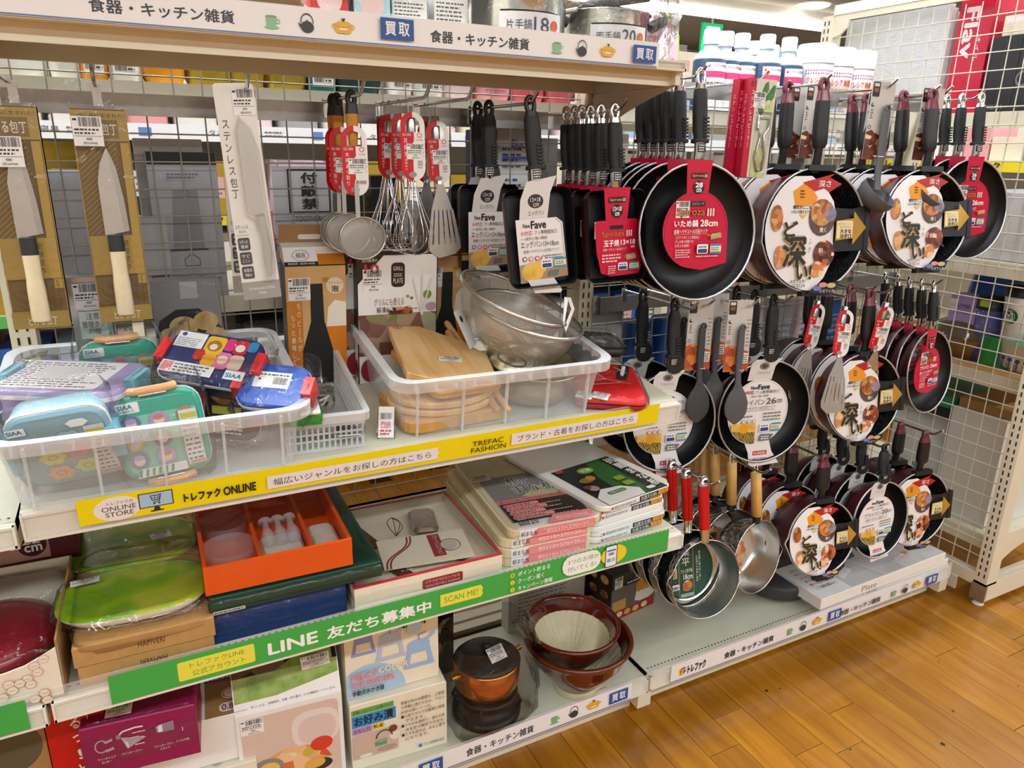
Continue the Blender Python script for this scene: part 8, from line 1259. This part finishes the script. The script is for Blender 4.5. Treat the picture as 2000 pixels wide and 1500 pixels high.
for k in range(8): x = -.1+.026*k; p.line([(x, .015), (x, .045)], .003, '#2a3f8c'); p.disc(x, .05, .007, '#2a3f8c', None, 8); [p.line([(x, .02+.008*j), (x+s*.007, .026+.008*j)], .002, '#2a3f8c') for j in range(3) for s in (-1, 1)]
mb.build('flower_pattern', t)
xbox('white tall carton standing at the bottom behind the wire panel, right', 2.36, 1.2, 1.375, .2155, .37, .3, C('#dcdcd6')); xbox('white carton with a handling mark at the bottom behind the pans', 2.40, 1.40, 1.6, .2155, .31, .3, C('#d3d3d2'), lambda p: (p.rect(-.0, .09, .05, .115, '#3a3a3a'), p.rect(.003, .093, .047, .112, '#d3d3d2'), p.text('取扱', .006, .095, .044, .11, '#3a3a3a', .02), p.text('L5 直', -.09, .09, -.03, .115, '#4a4a4a', .01)))
for i, (y0, y1, z_, H, m, lab) in enumerate(((1.38, 1.58, .527, .035, 'black_box', 'dark flat box on the white cartons behind the wire panel'), (1.39, 1.56, .563, .04, 'box_green2', 'green folded cloth on the dark flat box'), (1.2, 1.37, .587, .03, 'kraft_dark', 'brown flat box on the tall white carton'))): xbox(lab, 2.38, y0, y1, z_, H, .26, m)
# far objects past the wire panel and the stairs sign
t = thing('side_shelving', 'shelving beyond the wire panel with a yellow sign strip', 'shelving', (3.55, 1.8, 0)); 
for z_ in (.15, .6, .98, 1.36): MB().box(0, -1.1, z_-.03, .4, 1.1, z_, 'shelf_cream').build('shelf_board', t)
MB().box(.4, -1.1, 0, .42, 1.1, 1.75, 'shelf_white').build('back_panel', t); mb = MB(); mb.box(-.006, -.8, 1.31, -.003, 1.0, 1.36, C('#f0dc12')); p = Print(mb, (-.0062, 1.0, 1.31), (0, -1, 0), (0, 0, 1), .0008); [p.text('トレファク', .1+.42*k, .01, .3+.42*k, .042, '#3a3a20', .03) for k in range(4)]; mb.build('sign_strip', t)
i = 0
for z_ in (1.36, .98):
    y = .78; i = 0
    while y < 2.6: W = q9.uniform(.1, .22); c, cn = q9.choice(cols); xbox('%s package on the %s board beyond the wire panel, %s from the near end' % (cn, 'sign' if z_ > 1.2 else 'lower', onum[i]), 3.6, y, y+W-.01, z_+.0005, q9.uniform(.08, .2), .2, c, cat='package', name='package'); y += W; i += 1
    
t = thing('stairs_sign', 'grey hanging sign with an arrow and stairs lettering above the wire panel', 'sign', (4.6, 3.62, 2.02), R(-8)); mb = MB(); mb.box(-.15, 0, -.08, .85, .02, .16, C('#b9babd')); p = Print(mb, (0, -.0005, 0), step=.0008); p.rect(-.15, -.08, .15, .16, '#d0d1d3'); p.poly([(-.12, .02), (-.03, .1), (-.03, .055), (.1, .055), (.1, -.015), (-.03, -.015), (-.03, -.06)], '#7a7c80'); p.poly([(-.095, .02), (-.045, .065), (-.045, .04), (.085, .04), (.085, .0), (-.045, .0), (-.045, -.025)], '#d0d1d3'); p.text('階段', .2, .0, .38, .09, '#6a6c70', .01); p.rect(.42, .0, .5, .09, '#8a8c90'); p.rect(.55, .0, .62, .09, '#5a86b0'); mb.build('panel', t); mb = MB(); mb.box(.3, .008, .16, .32, .012, .68, 'steel'); mb.build('hanger', t)
